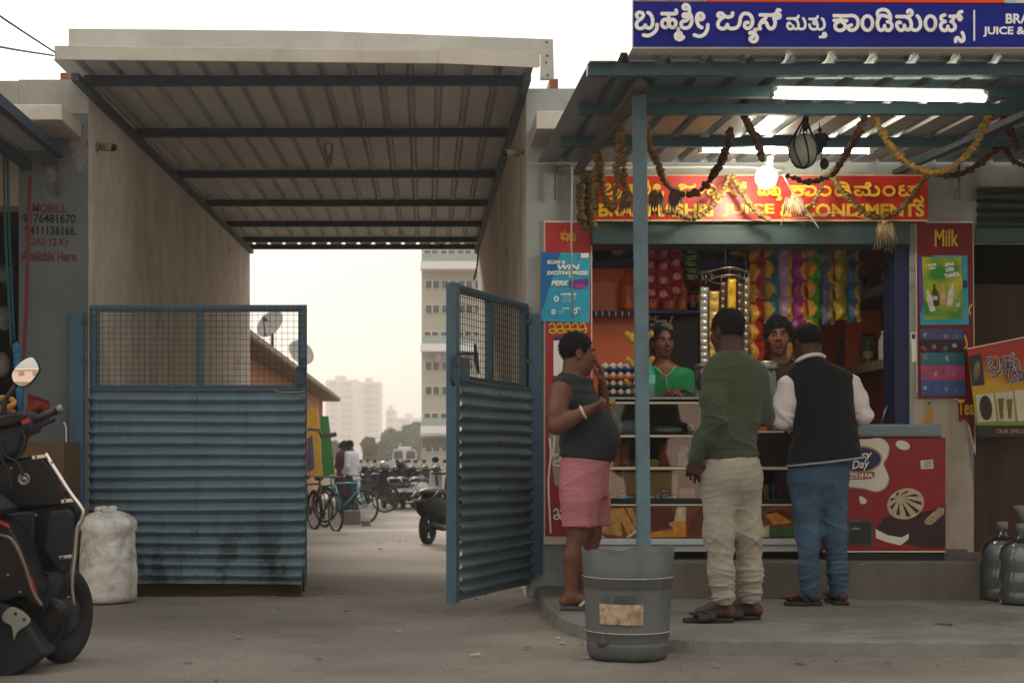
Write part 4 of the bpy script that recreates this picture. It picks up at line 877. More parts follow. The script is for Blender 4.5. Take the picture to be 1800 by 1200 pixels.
for wd, m_, dy in ((5.2, M_FRAME, 0), (2.7, mat('purple_letters', '#4b2260', rough=.4), -.012)):
    mb = MB(); brush(mb, W1[:3], Yn-.006+dy, wd, cb(1724, 612, .11)); brush(mb, W1[3:9], Yn-.006+dy, wd, cb(1722, 612, .11))
    brush(mb, [[(1773,672),(1770,655),(1778,645),(1786,650),(1788,664),(1782,672)],[(1780,640),(1786,632),(1790,640),(1788,660)], ell(1795,660,4,8), [(1804,672),(1804,648),(1814,646),(1818,670)]], Yn-.006+dy, wd, lambda x, y: (x, y)); mb.build('lettering', m_, bn)
for k, (q, cc, fc) in enumerate((([(1703,626),(1725,621),(1731,676),(1709,678)], '#2a2620', '#6b6a50'), ([(1715,694),(1746,690),(1752,740),(1719,742)], '#c9bfa4', '#2a1c12'), ([(1749,690),(1780,687),(1785,740),(1755,740)], '#c3bf9f', '#6c5a22'), ([(1783,686),(1830,683),(1830,738),(1789,740)], '#c9c4a8', '#5f7a2c'))):
    mb = MB(); mb.flat(q, Yn-.004); mb.build('photo_panel', mat('photo'+cc, cc, rough=.4, var=.12), bn)
    cx_ = sum(a for a, b in q)/4; cy_ = sum(b for a, b in q)/4
    if k == 1: pr = [epx(cx_, cy_, 11, 22, 18, -.1)]
    elif k == 2: pr = [[(cx_-13,cy_-14),(cx_-3,cy_-15),(cx_-4,cy_+22),(cx_-9,cy_+22)], [(cx_+2,cy_-12),(cx_+13,cy_-14),(cx_+10,cy_+22),(cx_+6,cy_+22)]]
    else: pr = [epx(cx_, cy_, 6, 17, 12, .1)]
    for q2 in pr: mb = MB(); mb.flat(q2, Yn-.007); mb.build('printed_food', mat('food'+fc, fc, rough=.4, var=.5, scale=40), bn)
# ================================================================ glass
def glass(name, tint=(.9, .95, .95), alpha=.12):
    if name in MATS: return MATS[name]
    m = bpy.data.materials.new(name); m.use_nodes = True; t = m.node_tree; N = t.nodes; L = t.links
    N.remove(N['Principled BSDF']); tr = N.new('ShaderNodeBsdfTransparent'); tr.inputs[0].default_value = (*tint, 1)
    gl = N.new('ShaderNodeBsdfGlossy'); gl.inputs['Roughness'].default_value = .04
    fr = N.new('ShaderNodeLayerWeight'); fr.inputs[0].default_value = .35
    mr = N.new('ShaderNodeMapRange'); mr.inputs[3].default_value = alpha*.4; mr.inputs[4].default_value = .9; L.new(fr.outputs['Fresnel'], mr.inputs[0])
    mx = N.new('ShaderNodeMixShader'); L.new(mr.outputs[0], mx.inputs[0]); L.new(tr.outputs[0], mx.inputs[1]); L.new(gl.outputs[0], mx.inputs[2])
    L.new(mx.outputs[0], N['Material Output'].inputs[0]); MATS[name] = m; return m
M_GLASS = glass('shop_glass')
M_JAR = glass('jar_plastic', (.82, .86, .86), .2)
M_ALU = mat('white_enamel', '#c3c9c8', rough=.4, var=.08, dirt='#7b7f7c', damt=.4)
M_EDGE = mat('pale_shelf_edge', '#d8cdb0', rough=.4, var=.05)

# ================================================================ display counter
YC = 9.2
ct = thing('display_counter', 'glass display counter with snack pictures along its lower front', 'counter', P(1240, 985, YC))
mb = MB(); mb.pbox(1046, 1441, 946, 957, YC, 9.75); mb.pbox(1046, 1441, 957.6, 969, YC+.03, 9.75); mb.build('base', M_ALU, ct, bevel=.004)
for x_ in (1052, 1240, 1430):
    mb = MB(); mb.pbox(x_, x_+8, 969.5, 985.5, YC+.05, YC+.09); mb.build('foot', M_BLACK, ct)
mb = MB(); mb.box(PX(1050,YC), PX(1438,YC), 9.72, 9.75, PZ(946,YC), PZ(700,YC)); mb.box(PX(1050,YC), PX(1440,YC), YC+.05, 9.715, PZ(885,YC), PZ(880,YC)); mb.build('back_board', mat('dark_counter_board', '#2b211a', rough=.7, var=.2), ct)
mb = MB(); mb.pbox(1048, 1440, 876, 885, YC+.002, YC+.03); mb.build('dark_rail', M_BLACK, ct)
mb = MB(); mb.pbox(1048, 1440, 885.5, 888.5, YC-.002, YC+.01); mb.build('white_trim', M_EDGE, ct)
for y0, y1, a, b in ((820, 825, 1048, 1440), (764, 768, 1048, 1322), (706, 709.5, 1048, 1322)):
    mb = MB(); mb.box(PX(a,YC), PX(b,YC), YC+.006, 9.715, PZ(y1-1,YC), PZ(y0+1,YC)); mb.build('glass_shelf', mat('frosted_shelf', '#8f9c98', rough=.25, var=.1), ct)
    mb = MB(); mb.pbox(a, b, y0, y1, YC-.004, YC+.005); mb.build('shelf_edge', M_EDGE, ct)
mb = MB(); mb.box(PX(1048,YC), PX(1322,YC), YC+.03, 9.715, PZ(701,YC), PZ(697,YC)); mb.build('top_glass', mat('frosted_shelf', '#8f9c98'), ct)
mb = MB(); mb.box(PX(1324,YC), PX(1442,YC), YC-.004, 9.715, PZ(760,YC), PZ(757,YC)); mb.build('counter_top', M_EDGE, ct)
mb = MB(); mb.pbox(1326, 1441, 761, 818, YC+.01, 9.6); mb.build('front_panel', mat('dark_laminate', '#1f1412', rough=.4, var=.15), ct)
for x_ in (1046, 1230, 1320, 1437):
    mb = MB(); mb.pbox(x_, x_+3.5, 700 if x_ < 1400 else 761, 876, YC+.012, YC+.03); mb.build('frame_bar', M_STEEL, ct)
mb = MB(); mb.pbox(1050, 1319, 710, 762, YC+.008, YC+.012); mb.pbox(1050, 1319, 769, 819, YC+.008, YC+.012); mb.pbox(1050, 1438, 826, 875, YC+.008, YC+.012)
mb.build('glass_front', M_GLASS, ct)
# snack pictures along the lower front
def photo(cols): 
    return [mat('snack' + c, c, rough=.4, var=.35, scale=22, dirt='#2a150a', damt=.5, dscale=14) for c in cols]
pic = photo(['#7a4a22', '#b98a4a', '#c98d45', '#5e2415', '#c7bd90', '#d3872a', '#2f6a34', '#e0dccd', '#7c3a1c'])
mb = MB(); mb.pbox(1050, 1438, 890, 944.5, YC+.012, YC+.03, 0); mb.build('picture_strip', pic[8], ct)
shapes = [(0, [(1050,892),(1118,892),(1118,943),(1050,943)]), (1, [(1076,893),(1090,893),(1093,942),(1052,935)]), (2, [(1082,893),(1096,892),(1118,932),(1104,941)]), (1, [(1100,892),(1112,892),(1118,910),(1118,930)]),
 (7, [(1046,930),(1064,945),(1058,945),(1046,937)]), (7, [(1100,944),(1118,930),(1118,936),(1106,944)]),
 (0, [(1138,890),(1205,890),(1205,943),(1138,943)]), (3, [(1138,892),(1180,891),(1190,925),(1138,934)]), (4, [(1190,890),(1206,890),(1206,922),(1184,920)]), (5, [(1138,936),(1180,930),(1206,914),(1206,943),(1138,944)]), (2, epx(1192, 921, 16, 6)),
 (8, [(1206,890),(1240,890),(1240,944),(1206,944)]), (3, [(1212,915),(1232,892),(1240,892),(1240,940),(1210,940)]),
 (0, [(1330,890),(1395,890),(1395,930),(1330,930)]), (3, epx(1370, 905, 24, 10)), (5, [(1345,905),(1365,900),(1393,918),(1360,922)]), (6, [(1352,928),(1396,928),(1396,941),(1354,941)]), (4, [(1342,926),(1352,922),(1352,943),(1340,943)]), (4, epx(1450, 925, 6, 18))]
for k, (i, q) in enumerate(shapes):
    if max(a for a, b in q) > 1439: continue
    mb = MB(); mb.flat([(a, min(944, max(890.5, b))) for a, b in q], YC+.0105-.0006*(k+1)); mb.build('printed_snack', pic[i], ct)
# cartons and goods inside the counter
def box_item(name, lab, cat_, px0, px1, py0, py1, Y, D, m, group=None, extra=None, bevel=.003):
    t = thing(name, lab, cat_, P((px0+px1)/2, py1, Y), group); mb = MB(); mb.pbox(px0, px1, py0, py1, Y, Y+D); mb.build('carton', m, t, bevel=bevel)
    if extra: extra(t)
    return t
M_CARD = mat('yellow_carton', '#c08a4a', rough=.6, var=.1)
M_MAROON = mat('maroon_print', '#5a1a1a', rough=.5, var=.1)
def pg(x0, x1):
    def f(t):
        mb = MB(); mb.flat([(x0,871),(x1,868.5),(x1,876),(x0,876)], 9.258); mb.build('maroon_band', M_MAROON, t)
        text('lettering', 'Parle-G Gluco', (x0+3, 868.5, x1-2, 875.5), 9.256, M_SWHITE, t, bold=.03)
        mb = MB(); mb.flat([(x1-30,858),(x1-13,858),(x1-12,862),(x1-14,866),(x1-29,866),(x1-31,862)], 9.258); mb.build('logo_tag', mat('red_print', '#8f1f22', rough=.5), t)
        text('lettering', 'PARLE', (x1-28, 860, x1-15, 864), 9.256, M_SWHITE, t, bold=.04)
    return f
box_item('biscuit_carton', 'yellow biscuit carton on the counter shelf left of the blue post', 'carton', 1052, 1117, 830, 876.5, 9.26, .2, M_CARD, 'biscuit cartons in the counter', pg(1054, 1116))
box_item('biscuit_carton', 'yellow biscuit carton on the counter shelf right of the blue post', 'carton', 1124, 1192, 829, 876.5, 9.26, .2, M_CARD, 'biscuit cartons in the counter', pg(1126, 1191))
box_item('biscuit_pack', 'small yellow biscuit pack beside the man in the green sweater in the counter', 'pack', 1195, 1222, 858, 876.5, 9.27, .08, M_CARD)
box_item('snack_box', 'purple red box in the counter behind the jeans', 'box', 1367, 1398, 830, 876.5, 9.28, .12, mat('purple_box', '#6a1f33', rough=.4, var=.15))
box_item('snack_box', 'orange and purple box standing on the right half of the counter', 'box', 1326, 1348, 737, 756.5, 9.28, .1, mat('orange_box', '#c8501c', rough=.4, var=.12), extra=lambda t: MB().pbox(1349, 1357, 735, 756.5, 9.28, 9.38).build('purple_side', mat('violet_box', '#5a2f6a', rough=.4), t))
for px_, cc, lab in ((1346, '#b9822a', 'gold drink can in the counter behind the men'), (1359, '#2a4d8f', 'blue drink can in the counter behind the men')):
    t_ = thing('drink_can', lab, 'can', P(px_, 876, 9.3)); c = P(px_, 876.4, 9.3)
    mb = MB(); mb.lathe([(.02,0),(.024,.006),(.024,.085),(.018,.095)], c, 14); mb.build('can', mat('can'+cc, cc, rough=.25, metal=.4, var=.2), t_)
random.seed(5)
def lump(name, lab, cat_, px_, py_, Y, r, m, group=None):
    mb = MB(); mb.ball(P(px_, py_, Y) + Vector((0, 0, r[2]*.95)), r, 14, 9, noise=.12); return mb.build(name, m, label=lab, cat=cat_, group=group)
M_BAGP = mat('clear_bag_plastic', '#8fa3a6', rough=.25, var=.35, scale=25, bump=.6, bscale=40)
lump('plastic_bag', 'crumpled clear plastic bag on the counter shelf near the tank top', 'bag', 1104, 763, 9.45, (.075, .07, .05), M_BAGP)
lump('snack_tray', 'foil covered tray on the counter shelf right of the blue post', 'tray', 1172, 763, 9.42, (.11, .09, .028), mat('foil_tray', '#9c978c', rough=.3, metal=.4, var=.3, scale=30, bump=.5))
lump('wrapper', 'yellow and blue wrapper on the lower counter shelf', 'wrapper', 1150, 819.5, 9.35, (.035, .03, .025), mat('yellow_wrap', '#c2a030', rough=.3, var=.4, scale=40))
for k, (a, cc, ln) in enumerate(((1066, '#c26a1c', 'orange'), (1082, '#d0931f', 'yellow'), (1096, '#b84a1a', 'red orange'))):
    t_ = thing('snack_packet', ln + ' snack packet standing in the counter left of the blue post', 'packet', P(a, 819, 9.4)); c = P(a, 819.2, 9.4)
    mb = MB(); mb.grid(lambda u, v: (c.x + (u-.5)*.075, c.y - .03*math.sin(u*math.pi)*math.sin(v*math.pi), c.z + v*.15), 8, 8); mb.grid(lambda u, v: (c.x + (u-.5)*.075, c.y + .03*math.sin(u*math.pi)*math.sin(v*math.pi), c.z + v*.15), 8, 8)
    mb.build('pouch', mat('snk'+cc, cc, rough=.25, var=.3, scale=20), t_)
mb = MB(); c = P(1214, 751, 9.3); mb.tube([c + Vector((.016*math.cos(t), 0, .016*math.sin(t))) for t in np.linspace(0, 6.28, 14)], .007); mb.build('tape_roll', M_WHITE, label='white tape roll on the counter shelf', cat='tape roll')

GOODS = [('#b3261e','red'),('#d2a11f','yellow'),('#1f6f4a','green'),('#27518f','blue'),('#c9642a','orange'),('#7a3a8a','violet'),('#d8cfbd','cream'),('#3a2a22','dark brown')]
WHERE = ((1238, 762.5, 9.42, 'on the upper counter shelf behind the man in green'), (1256, 762.5, 9.40, 'on the upper counter shelf, nearer the jar'), (1275, 762.5, 9.5, 'on the upper counter shelf beyond the man in green'), (1064, 762.5, 9.5, 'on the upper counter shelf at its left end'), (1078, 762.5, 9.45, 'on the upper counter shelf near its left end'),
         (1168, 818.5, 9.4, 'on the middle counter shelf right of the wrapper'), (1184, 818.5, 9.45, 'on the middle counter shelf between post and man'), (1200, 818.5, 9.4, 'on the middle counter shelf beside the sleeve'), (1345, 818.5, 9.45, 'on the middle counter shelf between the two men'), (1362, 818.5, 9.4, 'on the middle counter shelf next to the black vest'), (1240, 818.5, 9.4, 'on the middle counter shelf behind the khaki trousers'),
         (1405, 876, 9.4, 'on the lower counter shelf behind the jeans'), (1420, 876, 9.42, 'on the lower counter shelf at its right end'), (1236, 876, 9.4, 'on the lower counter shelf behind the khaki trousers'), (1332, 876, 9.42, 'on the lower counter shelf left of the gold can'))
for k, (a, b, Yg, wh) in enumerate(WHERE):
    cc, cn = GOODS[(k*3+1) % 8]; t_ = thing('snack_packet', cn + ' snack packet ' + wh, 'packet', P(a, b, Yg)); c = P(a, b, Yg); hh = random.uniform(.09, .15); ww = random.uniform(.05, .08)
    for sg_ in (-1, 1):
        mb = MB(); mb.grid(lambda u, v: (c.x + (u-.5)*ww + .004*math.sin(v*9), c.y + sg_*.024*math.sin(u*math.pi)**.7*math.sin(v*math.pi)**.7, c.z + v*hh), 8, 8)
        mb.build('pouch_front' if sg_ < 0 else 'pouch_back', mat('snk'+cc, cc, rough=.25, var=.35, scale=24, bump=.3, bscale=30), t_)
# ================================================================ ice cream freezer
YF = 9.12
fz = thing('chest_freezer', 'red ice cream chest freezer with white splash logo and grey lid', 'freezer', P(1555, 985, YF))
M_FRED = mat('freezer_red', '#8d1015', rough=.3, var=.06, dirt='#5a1010', damt=.25)
mb = MB(); mb.pbox(1446, 1663, 768.5, 967, YF, 9.72); mb.build('body', M_FRED, fz, bevel=.008)
mb = MB(); mb.pbox(1440, 1658, 745, 768, YF-.02, 9.74); mb.build('lid', mat('grey_blue_lid', '#74848a', rough=.4, var=.06), fz, bevel=.018)
mb = MB(); mb.pbox(1448, 1662, 967.5, 970, YF-.004, YF+.02); mb.build('bottom_trim', M_EDGE, fz)
mb = MB(); mb.pbox(1450, 1660, 970.5, 984, YF+.03, 9.7); mb.build('plinth_base', M_BLACK, fz)
fl = lambda nm, q, d, m: (lambda mb: (mb.flat(q, YF-d), mb.build(nm, m, fz)))(MB())
M_CREAM = mat('cream_print', '#d9d3c4', rough=.4, var=.05); M_GSH = mat('grey_print', '#8f8a80', rough=.4)
spl = smooth([(a, b, 0) for a, b in [(1470,775),(1520,772),(1548,770),(1562,782),(1560,800),(1553,815),(1562,838),(1556,855),(1540,863),(1520,858),(1495,855),(1470,850)]], 6, True)
fl('splash_shade', [(p.x+1.5, p.y+2) for p in spl], .002, M_GSH); fl('splash', [(p.x, p.y) for p in spl], .003, M_CREAM)
fl('logo_rim', epx(1510, 807, 41, 24, 32, -.05), .0045, mat('gold_print', '#a88a35', rough=.35)); fl('logo_oval', epx(1510, 807, 38, 21, 32, -.05), .006, mat('navy_print', '#1c2350', rough=.4))
text('lettering', 'Dairy', (1482, 793, 1534, 812), YF-.0075, M_SWHITE, fz, bold=.01, shear=.35, rot=-.12)
text('lettering', 'Day', (1497, 808, 1529, 827), YF-.0075, M_SWHITE, fz, bold=.01, shear=.35, rot=-.12)
fl('ribbon', [(1488,834),(1534,828),(1538,831),(1536,838),(1530,841),(1490,843)], .0065, mat('ribbon_print', '#a02a24', rough=.4))
text('lettering', 'LOTS OF FUN', (1492, 832, 1533, 840), YF-.008, M_SWHITE, fz, bold=.03, rot=-.07)
fl('splash_drop', epx(1587, 782, 13, 8, 16, .3), .003, M_CREAM); fl('splash_drop', [(1510,873),(1513,871),(1523,877),(1524,882),(1519,886),(1512,884)], .003, M_CREAM)
fl('paper_sticker', [(1618,809),(1640,807),(1641,823),(1619,824)], .004, M_WHITE)
for k in range(4): fl('sticker_print', [(1624,811+k*3),(1638,810+k*3),(1638,811.4+k*3),(1624,812.4+k*3)], .0055, mat('grey_ink', '#6d6a66'))
fl('dark_swirl', [(1540,930),(1556,908),(1580,902),(1625,900),(1662,888),(1662,962),(1620,962),(1590,955),(1560,948)], .002, mat('choc_print', '#2c0d0b', rough=.4, var=.2))
fl('ice_slab', [(1539,929),(1560,940),(1585,944),(1598,937),(1597,947),(1583,958),(1558,952),(1540,945)], .0035, M_CREAM)
fl('choc_slab', [(1541,927),(1556,908),(1590,912),(1600,933),(1585,941),(1560,937)], .0045, mat('choc_print', '#2c0d0b'))
fl('ice_scoop', epx(1592, 885, 33, 27, 28, -.3), .0045, mat('scoop_print', '#bda98a', rough=.45, var=.25, scale=30))
for k in range(9):
    a = k/9*6.28; q = [(1582+6*math.cos(a-.3), 876+5*math.sin(a-.3)), (1592+28*math.cos(a-.16), 885+23*math.sin(a-.16)), (1592+28*math.cos(a+.12), 885+23*math.sin(a+.12))]
    fl('scoop_stripe', q, .006, mat('choc_print', '#2c0d0b'))
fl('nut_print', smooth and [(1624,915),(1634,905),(1650,892),(1660,892),(1660,902),(1648,913),(1636,922),(1627,921)], .0045, mat('nut_print', '#a08b68', rough=.5, var=.6, scale=60))
mb = MB(); mb.pbox(1490, 1535, 914, 958, YF-.012, YF-.001); mb.build('vent_frame', mat('vent_grey', '#4b4a44', rough=.6), fz, bevel=.004)
mb = MB(); mb.pbox(1494, 1531, 918, 954, YF-.016, YF-.0125); mb.build('vent_panel', mat('vent_dark', '#22231f', rough=.5), fz)
mb = MB(); mb.pbox(1497, 1512, 927, 930, YF-.02, YF-.0165); mb.build('vent_label', mat('vent_label', '#8d8b80'), fz)

# ================================================================ eggs
def egg_tray(k, py_, cc, ln):
    z = PZ(py_, 9.42) ; x0 = PX(1058, 9.42); t = thing('egg_tray', ln, 'egg tray', (x0+.15, 9.5, z), 'stacked egg trays')
    mb = MB(); m_ = mat('tray'+cc, cc, rough=.7, var=.12)
    mb.grid(lambda u, v: (x0 + .30*u, 9.4 + .25*v, z + .012 + .012*math.cos(u*6*2*math.pi)*math.cos(v*5*2*math.pi)), 48, 30)
    mb.build('cups', m_, t, solid=.003)
    mb = MB(); mb.grid(lambda u, v: (x0 + .30*u, 9.398 - .004*v, z + .002 + (.02 + .008*math.cos(u*6*2*math.pi))*v), 48, 2); mb.build('front_lip', m_, t, solid=.002)
    return x0, z
egg0 = None; M_EGG = mat('egg_shell', '#d9cdbd', rough=.5, var=.06)
for k, (py_, cc, ln, gl) in enumerate(((697, '#2a2c2c', 'lowest black egg tray of the stack on the counter', 'lowest black'), (682, '#303434', 'black egg tray just below the orange tray', 'upper black'), (667, '#b5492a', 'orange egg tray in the stack on the counter', 'orange'), (652, '#2c3f77', 'blue egg tray on top of the stack', 'blue'))):
    x0, z = egg_tray(k, py_, cc, ln)
    for j in range(2 if k < 3 else 3):
        for i in range(6):
            if k == 3 and i > 3: continue
            c = Vector((x0 + .025 + .05*i, 9.425 + .05*j, z + .031))
            if egg0 is None:
                mb = MB(); mb.lathe([(0,-.021),(.009,-.0195),(.0155,-.013),(.0185,-.003),(.018,.007),(.0145,.017),(.008,.0235),(0,.026)], c, 12, cap=False)
                egg0 = mb.build('egg', M_EGG, org=c, label='white egg sitting in the %s egg tray' % gl, cat='egg', group='eggs in the %s tray' % gl)
            else:
                e = egg0.copy(); COL.objects.link(e); e.location = c; e['label'] = 'white egg sitting in the %s egg tray' % gl; e['group'] = 'eggs in the %s tray' % gl
# ================================================================ bananas
M_BAN = mat('ripe_banana', '#b58c26', rough=.6, var=.25, scale=14, dirt='#4b3415', damt=.5, dscale=18)
for k, (a, b) in enumerate(((1122, 588), (1124, 632), (1121, 668))):
    t_ = thing('banana_bunch', ('topmost', 'middle', 'lowest')[k] + ' hand of ripe bananas hanging behind the blue post', 'bananas', P(a, b, 9.5), 'hanging banana bunches')
    for j in range(7):
        s_ = -1 if j < 4 else 1; o = (j % 4)
        p0 = P(a, b - 6 + 4*o, 9.5 - .02*o); p1 = p0 + Vector((s_*.04, -.02, -.03)); p2 = p0 + Vector((s_*.07, -.03, -.025 + .01*o)); p3 = p0 + Vector((s_*.092, -.035, -.004 + .012*o))
        mb = MB(); mb.tube(smooth([p0, p1, p2, p3], 4), [.006] + [.017]*10 + [.012, .006], 8); mb.build('banana', M_BAN, t_)
mb = MB(); mb.tube([P(1122, 560, 9.5), P(1123, 672, 9.5)], .006); mb.build('banana_string', MATS['jute_string'], label='string holding the banana bunches behind the blue post', cat='string')

# ================================================================ shelves, bottles and fridge inside
YK = 10.75
mb = MB(); mb.pbox(1038, 1134, 440, 700, 10.95, 11.0); mb.build('added_wall_panel', mat('added_wall_panel', '#f47a42', rough=.35, var=.08), label='added orange panel standing in for the lit back wall at the left of the shop interior', cat='board')  # added panel, nearer and brighter orange, imitates the lit back wall
sf = thing('wall_shelf', 'blue edged wall shelf with bottles at the back of the shop', 'shelf', P(1135, 548, YK))
mb = MB(); mb.box(XA+.01, PX(1238, YK), YK+.012, YK+.19, PZ(549, YK), PZ(546, YK)); mb.build('board', M_DRED, sf)
mb = MB(); mb.pbox(1130, 1238, 545, 550, YK, YK+.011); mb.build('blue_edge', mat('shelf_blue', '#1d3f95', rough=.4), sf)
mb = MB(); mb.pbox(1030, 1129, 546, 557, YK, YK+.011); mb.build('dark_edge', M_BLACK, sf)
for i in range(8): mb = MB(); mb.pbox(1047+11.5*i, 1049+11.5*i, 547, 555, YK-.008, YK-.001); mb.build('price_clip', M_SWHITE, sf)
s2 = thing('wall_shelf', 'upper dark red and blue shelf with bundles at the back of the shop', 'shelf', P(1135, 470, YK))
mb = MB(); mb.box(XA+.01, PX(1330, YK), YK+.012, YK+.19, PZ(466, YK), PZ(462, YK)); mb.build('board', M_DRED, s2); mb = MB(); mb.box(XA+.01, PX(1330, YK), YK, YK+.011, PZ(468, YK), PZ(457, YK)); mb.build('edge', mat('shelf_navy', '#26336b', rough=.5, var=.2), s2)
for lab, a, b, r_, cc in (('black bundle on the upper shelf near the red board', 1060, 457, (.11, .1, .1), '#15171a'), ('blue bundle on the upper shelf', 1090, 457, (.13, .1, .045), '#24468c'), ('black bag on the upper shelf right of the green strip', 1240, 457, (.1, .1, .075), '#121214'), ('blue bag on the upper shelf above the wire rack', 1275, 457, (.13, .1, .085), '#1f3566'), ('yellow packet on the upper shelf near the red board', 1085, 447, (.05, .02, .02), '#d0b04a'), ('yellow packet on the upper shelf above the wire rack', 1297, 449, (.07, .02, .018), '#cdb057')):
    lump('shelf_bundle', lab, 'bundle', a, b, YK+.1 if 'yellow' not in lab else YK-.0+.01, r_, mat('bund'+cc, cc, rough=.35, var=.3, scale=10))
def bottle(lab, px_, Y, py_, h_, r_, liq, capc, lblc, cloudy=False):
    t = thing('bottle', lab, 'bottle', P(px_, py_, Y)); c = P(px_, py_, Y)
    prof = [(r_*.86,0),(r_,.02*h_/.25),(r_*.95,.22*h_),(r_,.3*h_),(r_*.93,.5*h_),(r_,.6*h_),(r_*.85,.72*h_),(r_*.45,.86*h_),(r_*.36,.9*h_),(r_*.36,.94*h_)]
    mb = MB(); mb.lathe(prof, c, 18); mb.build('flask', mat('liq'+liq, liq, rough=.12, var=.08, coat=.5), t)
    mb = MB(); mb.lathe([(r_*.42,.93*h_),(r_*.42,h_)], c, 14); mb.build('cap', mat('cap'+capc, capc, rough=.4, var=.05), t)
    mb = MB(); mb.lathe([(r_*1.015,.3*h_),(r_*.99,.42*h_),(r_*.99,.5*h_),(r_*1.015,.58*h_)], c, 18, cap=False); mb.build('label_sleeve', mat('lbl'+lblc, lblc, rough=.4, var=.3, scale=30), t)
zz = 545.5
bottle('large orange soda bottle on the back shelf left of the blue post', 1104, 10.84, zz, .31, .056, '#ef6a1e', '#d8581c', '#d97a2e')
bottle('orange soda bottle half hidden under the red packets', 1146, 10.84, zz, .26, .05, '#ef6a1e', '#d8581c', '#e08a2e')
bottle('second orange soda bottle under the red packets', 1176, 10.84, zz, .26, .052, '#ef6a1e', '#d8581c', '#d9862e')
bottle('yellow and orange mango juice bottle on the back shelf', 1199, 10.84, zz, .24, .04, '#d98a1c', '#e0c030', '#cf5a1c')
bottle('dark cola bottle with red label on the back shelf', 1217, 10.84, zz, .2, .038, '#1c0d0a', '#b02020', '#b5342c')
bottle('green soda bottle beside the dark cola bottle', 1231, 10.86, zz, .2, .034, '#3f8f3a', '#2f7a30', '#b8c84a')
fr = thing('black_fridge', 'black fridge door with white bowl drawing behind the woman', 'fridge', P(1185, 720, 11.0))
mb = MB(); mb.box(PX(1138, 11), PX(1229, 11), 11.0, 11.55, .36, PZ(553, 11)); mb.build('cabinet', mat('fridge_black', '#1f2120', rough=.35, var=.1), fr, bevel=.01)
for q in ([(1141,549),(1144,549),(1144,553),(1150,553),(1150,556),(1141,556)], [(1143,563),(1150,563),(1150,566),(1143,566)], [(1142,574),(1150,574),(1150,577),(1142,577)], [(1142,620),(1149,620),(1149,623),(1142,623)],
          [(1150,549),(1157,549),(1156,552),(1153,552),(1154,556),(1172,556),(1173,559),(1153,561),(1150,556)], [(1161,573),(1161,568),(1164,562),(1170,559),(1177,561),(1182,566),(1183,573)], [(1175,564),(1180,549),(1184,550),(1178,565)]):
    mb = MB(); mb.flat([(a, b+6) for a, b in q], 10.996); mb.build('white_drawing', M_CREAM, fr)

# ================================================================ hanging packets
random.seed(11)
def packet_strip(lab, px0, px1, py0, n, ph, Y, c1, c2, style, group, sway=0):
    t = thing('packet_strip', lab, 'packet strip', P((px0+px1)/2, py0, Y), group)
    m1 = mat('foil'+c1, c1, rough=.2, var=.18, scale=16, spec=.6, bump=.7, bscale=34); m2 = mat('foil'+c2, c2, rough=.22, var=.35, scale=30, spec=.6, bump=.7, bscale=34)
    for i in range(n):
        a0 = py0 + ph*i; mb = MB(); tw = random.uniform(-.015, .015); sx = random.uniform(-1, 1)
        W_ = PX(px1, Y) - PX(px0, Y); x0 = PX(px0 + sx, Y); z0 = PZ(a0, Y); H_ = ph*Y/F_PX
        pu = random.uniform(.024, .036)
        def fn(u, v):
            b = math.sin(u*math.pi)**.55 * (math.sin(min(1, max(0, (v-.1)/.86))*math.pi)**.6 if .1 < v < .96 else 0)
            cr_ = random.uniform(-.0035, .0035)*(b > .15); return (x0 + W_*u + .006*math.sin(v*6+i)*(1-b) + .002*random.uniform(-1,1)*(u in (0,1)), Y - pu*b*(1+.25*math.sin(u*5+v*7+i*2)) + tw*(u-.5)*2 + cr_, z0 - H_*v + .004*math.sin(u*9+i)*(1-b))
        nu, nv = 14, 16; k0 = len(mb.f); mb.grid(fn, nu, nv)
        for j in range(nv):
            for q in range(nu):
                u, v = (q+.5)/nu, (j+.5)/nv; s = 0
                if style == 'tri': s = 1 if (.12 < v and u < .62 - .5*abs(v-.55)*1.3) else 0
                if style == 'rtri': s = 1 if (.12 < v and u > .48 + .45*abs(v-.55)*1.2) else 0
                if style == 'heart': s = 1 if ((u-.5)**2/.09 + (v-.55)**2/.06 < 1) else 0
                if style == 'spot': s = 1 if (abs(v-.35) < .1 and .15 < u < .85) or (abs(v-.72) < .08 and .3 < u < .7) else 0
                mb.mi[k0 + j*nu + q] = s
        mb.build('packet', [m1, m2], t)
    return t
G = 'strips of snack packets hanging in the shop'
for k, (a, b, y0, n, c1, c2, st_, lab) in enumerate((
    (1318, 1344, 424, 6, '#a31f1f', '#d99a22', 'tri', 'red and yellow packet strip, leftmost behind the wire rack'),
    (1345, 1369, 418, 5, '#10727a', '#c99b32', 'tri', 'teal and yellow packet strip above the boy'),
    (1370, 1393, 420, 6, '#b38fb4', '#c9962c', 'rtri', 'lilac packet strip beside the teal strip'),
    (1394, 1418, 420, 6, '#9b2f83', '#d98a1c', 'rtri', 'magenta packet strip left of the bright green strip'),
    (1419, 1442, 416, 6, '#4a9a2c', '#dc971f', 'tri', 'bright green packet strip above the man in the vest'),
    (1443, 1466, 428, 4, '#5f6780', '#c29330', 'rtri', 'slate grey packet strip right of the bright green strip'),
    (1467, 1489, 420, 4, '#9c8f22', '#c9a32c', 'tri', 'olive yellow packet strip in the right half of the shop'),
    (1490, 1512, 424, 4, '#2b5f86', '#b58a2c', 'rtri', 'blue packet strip, rightmost in the shop'))):
    packet_strip(lab, a, b, y0, n, 35.5, 10.55, c1, c2, st_, G)
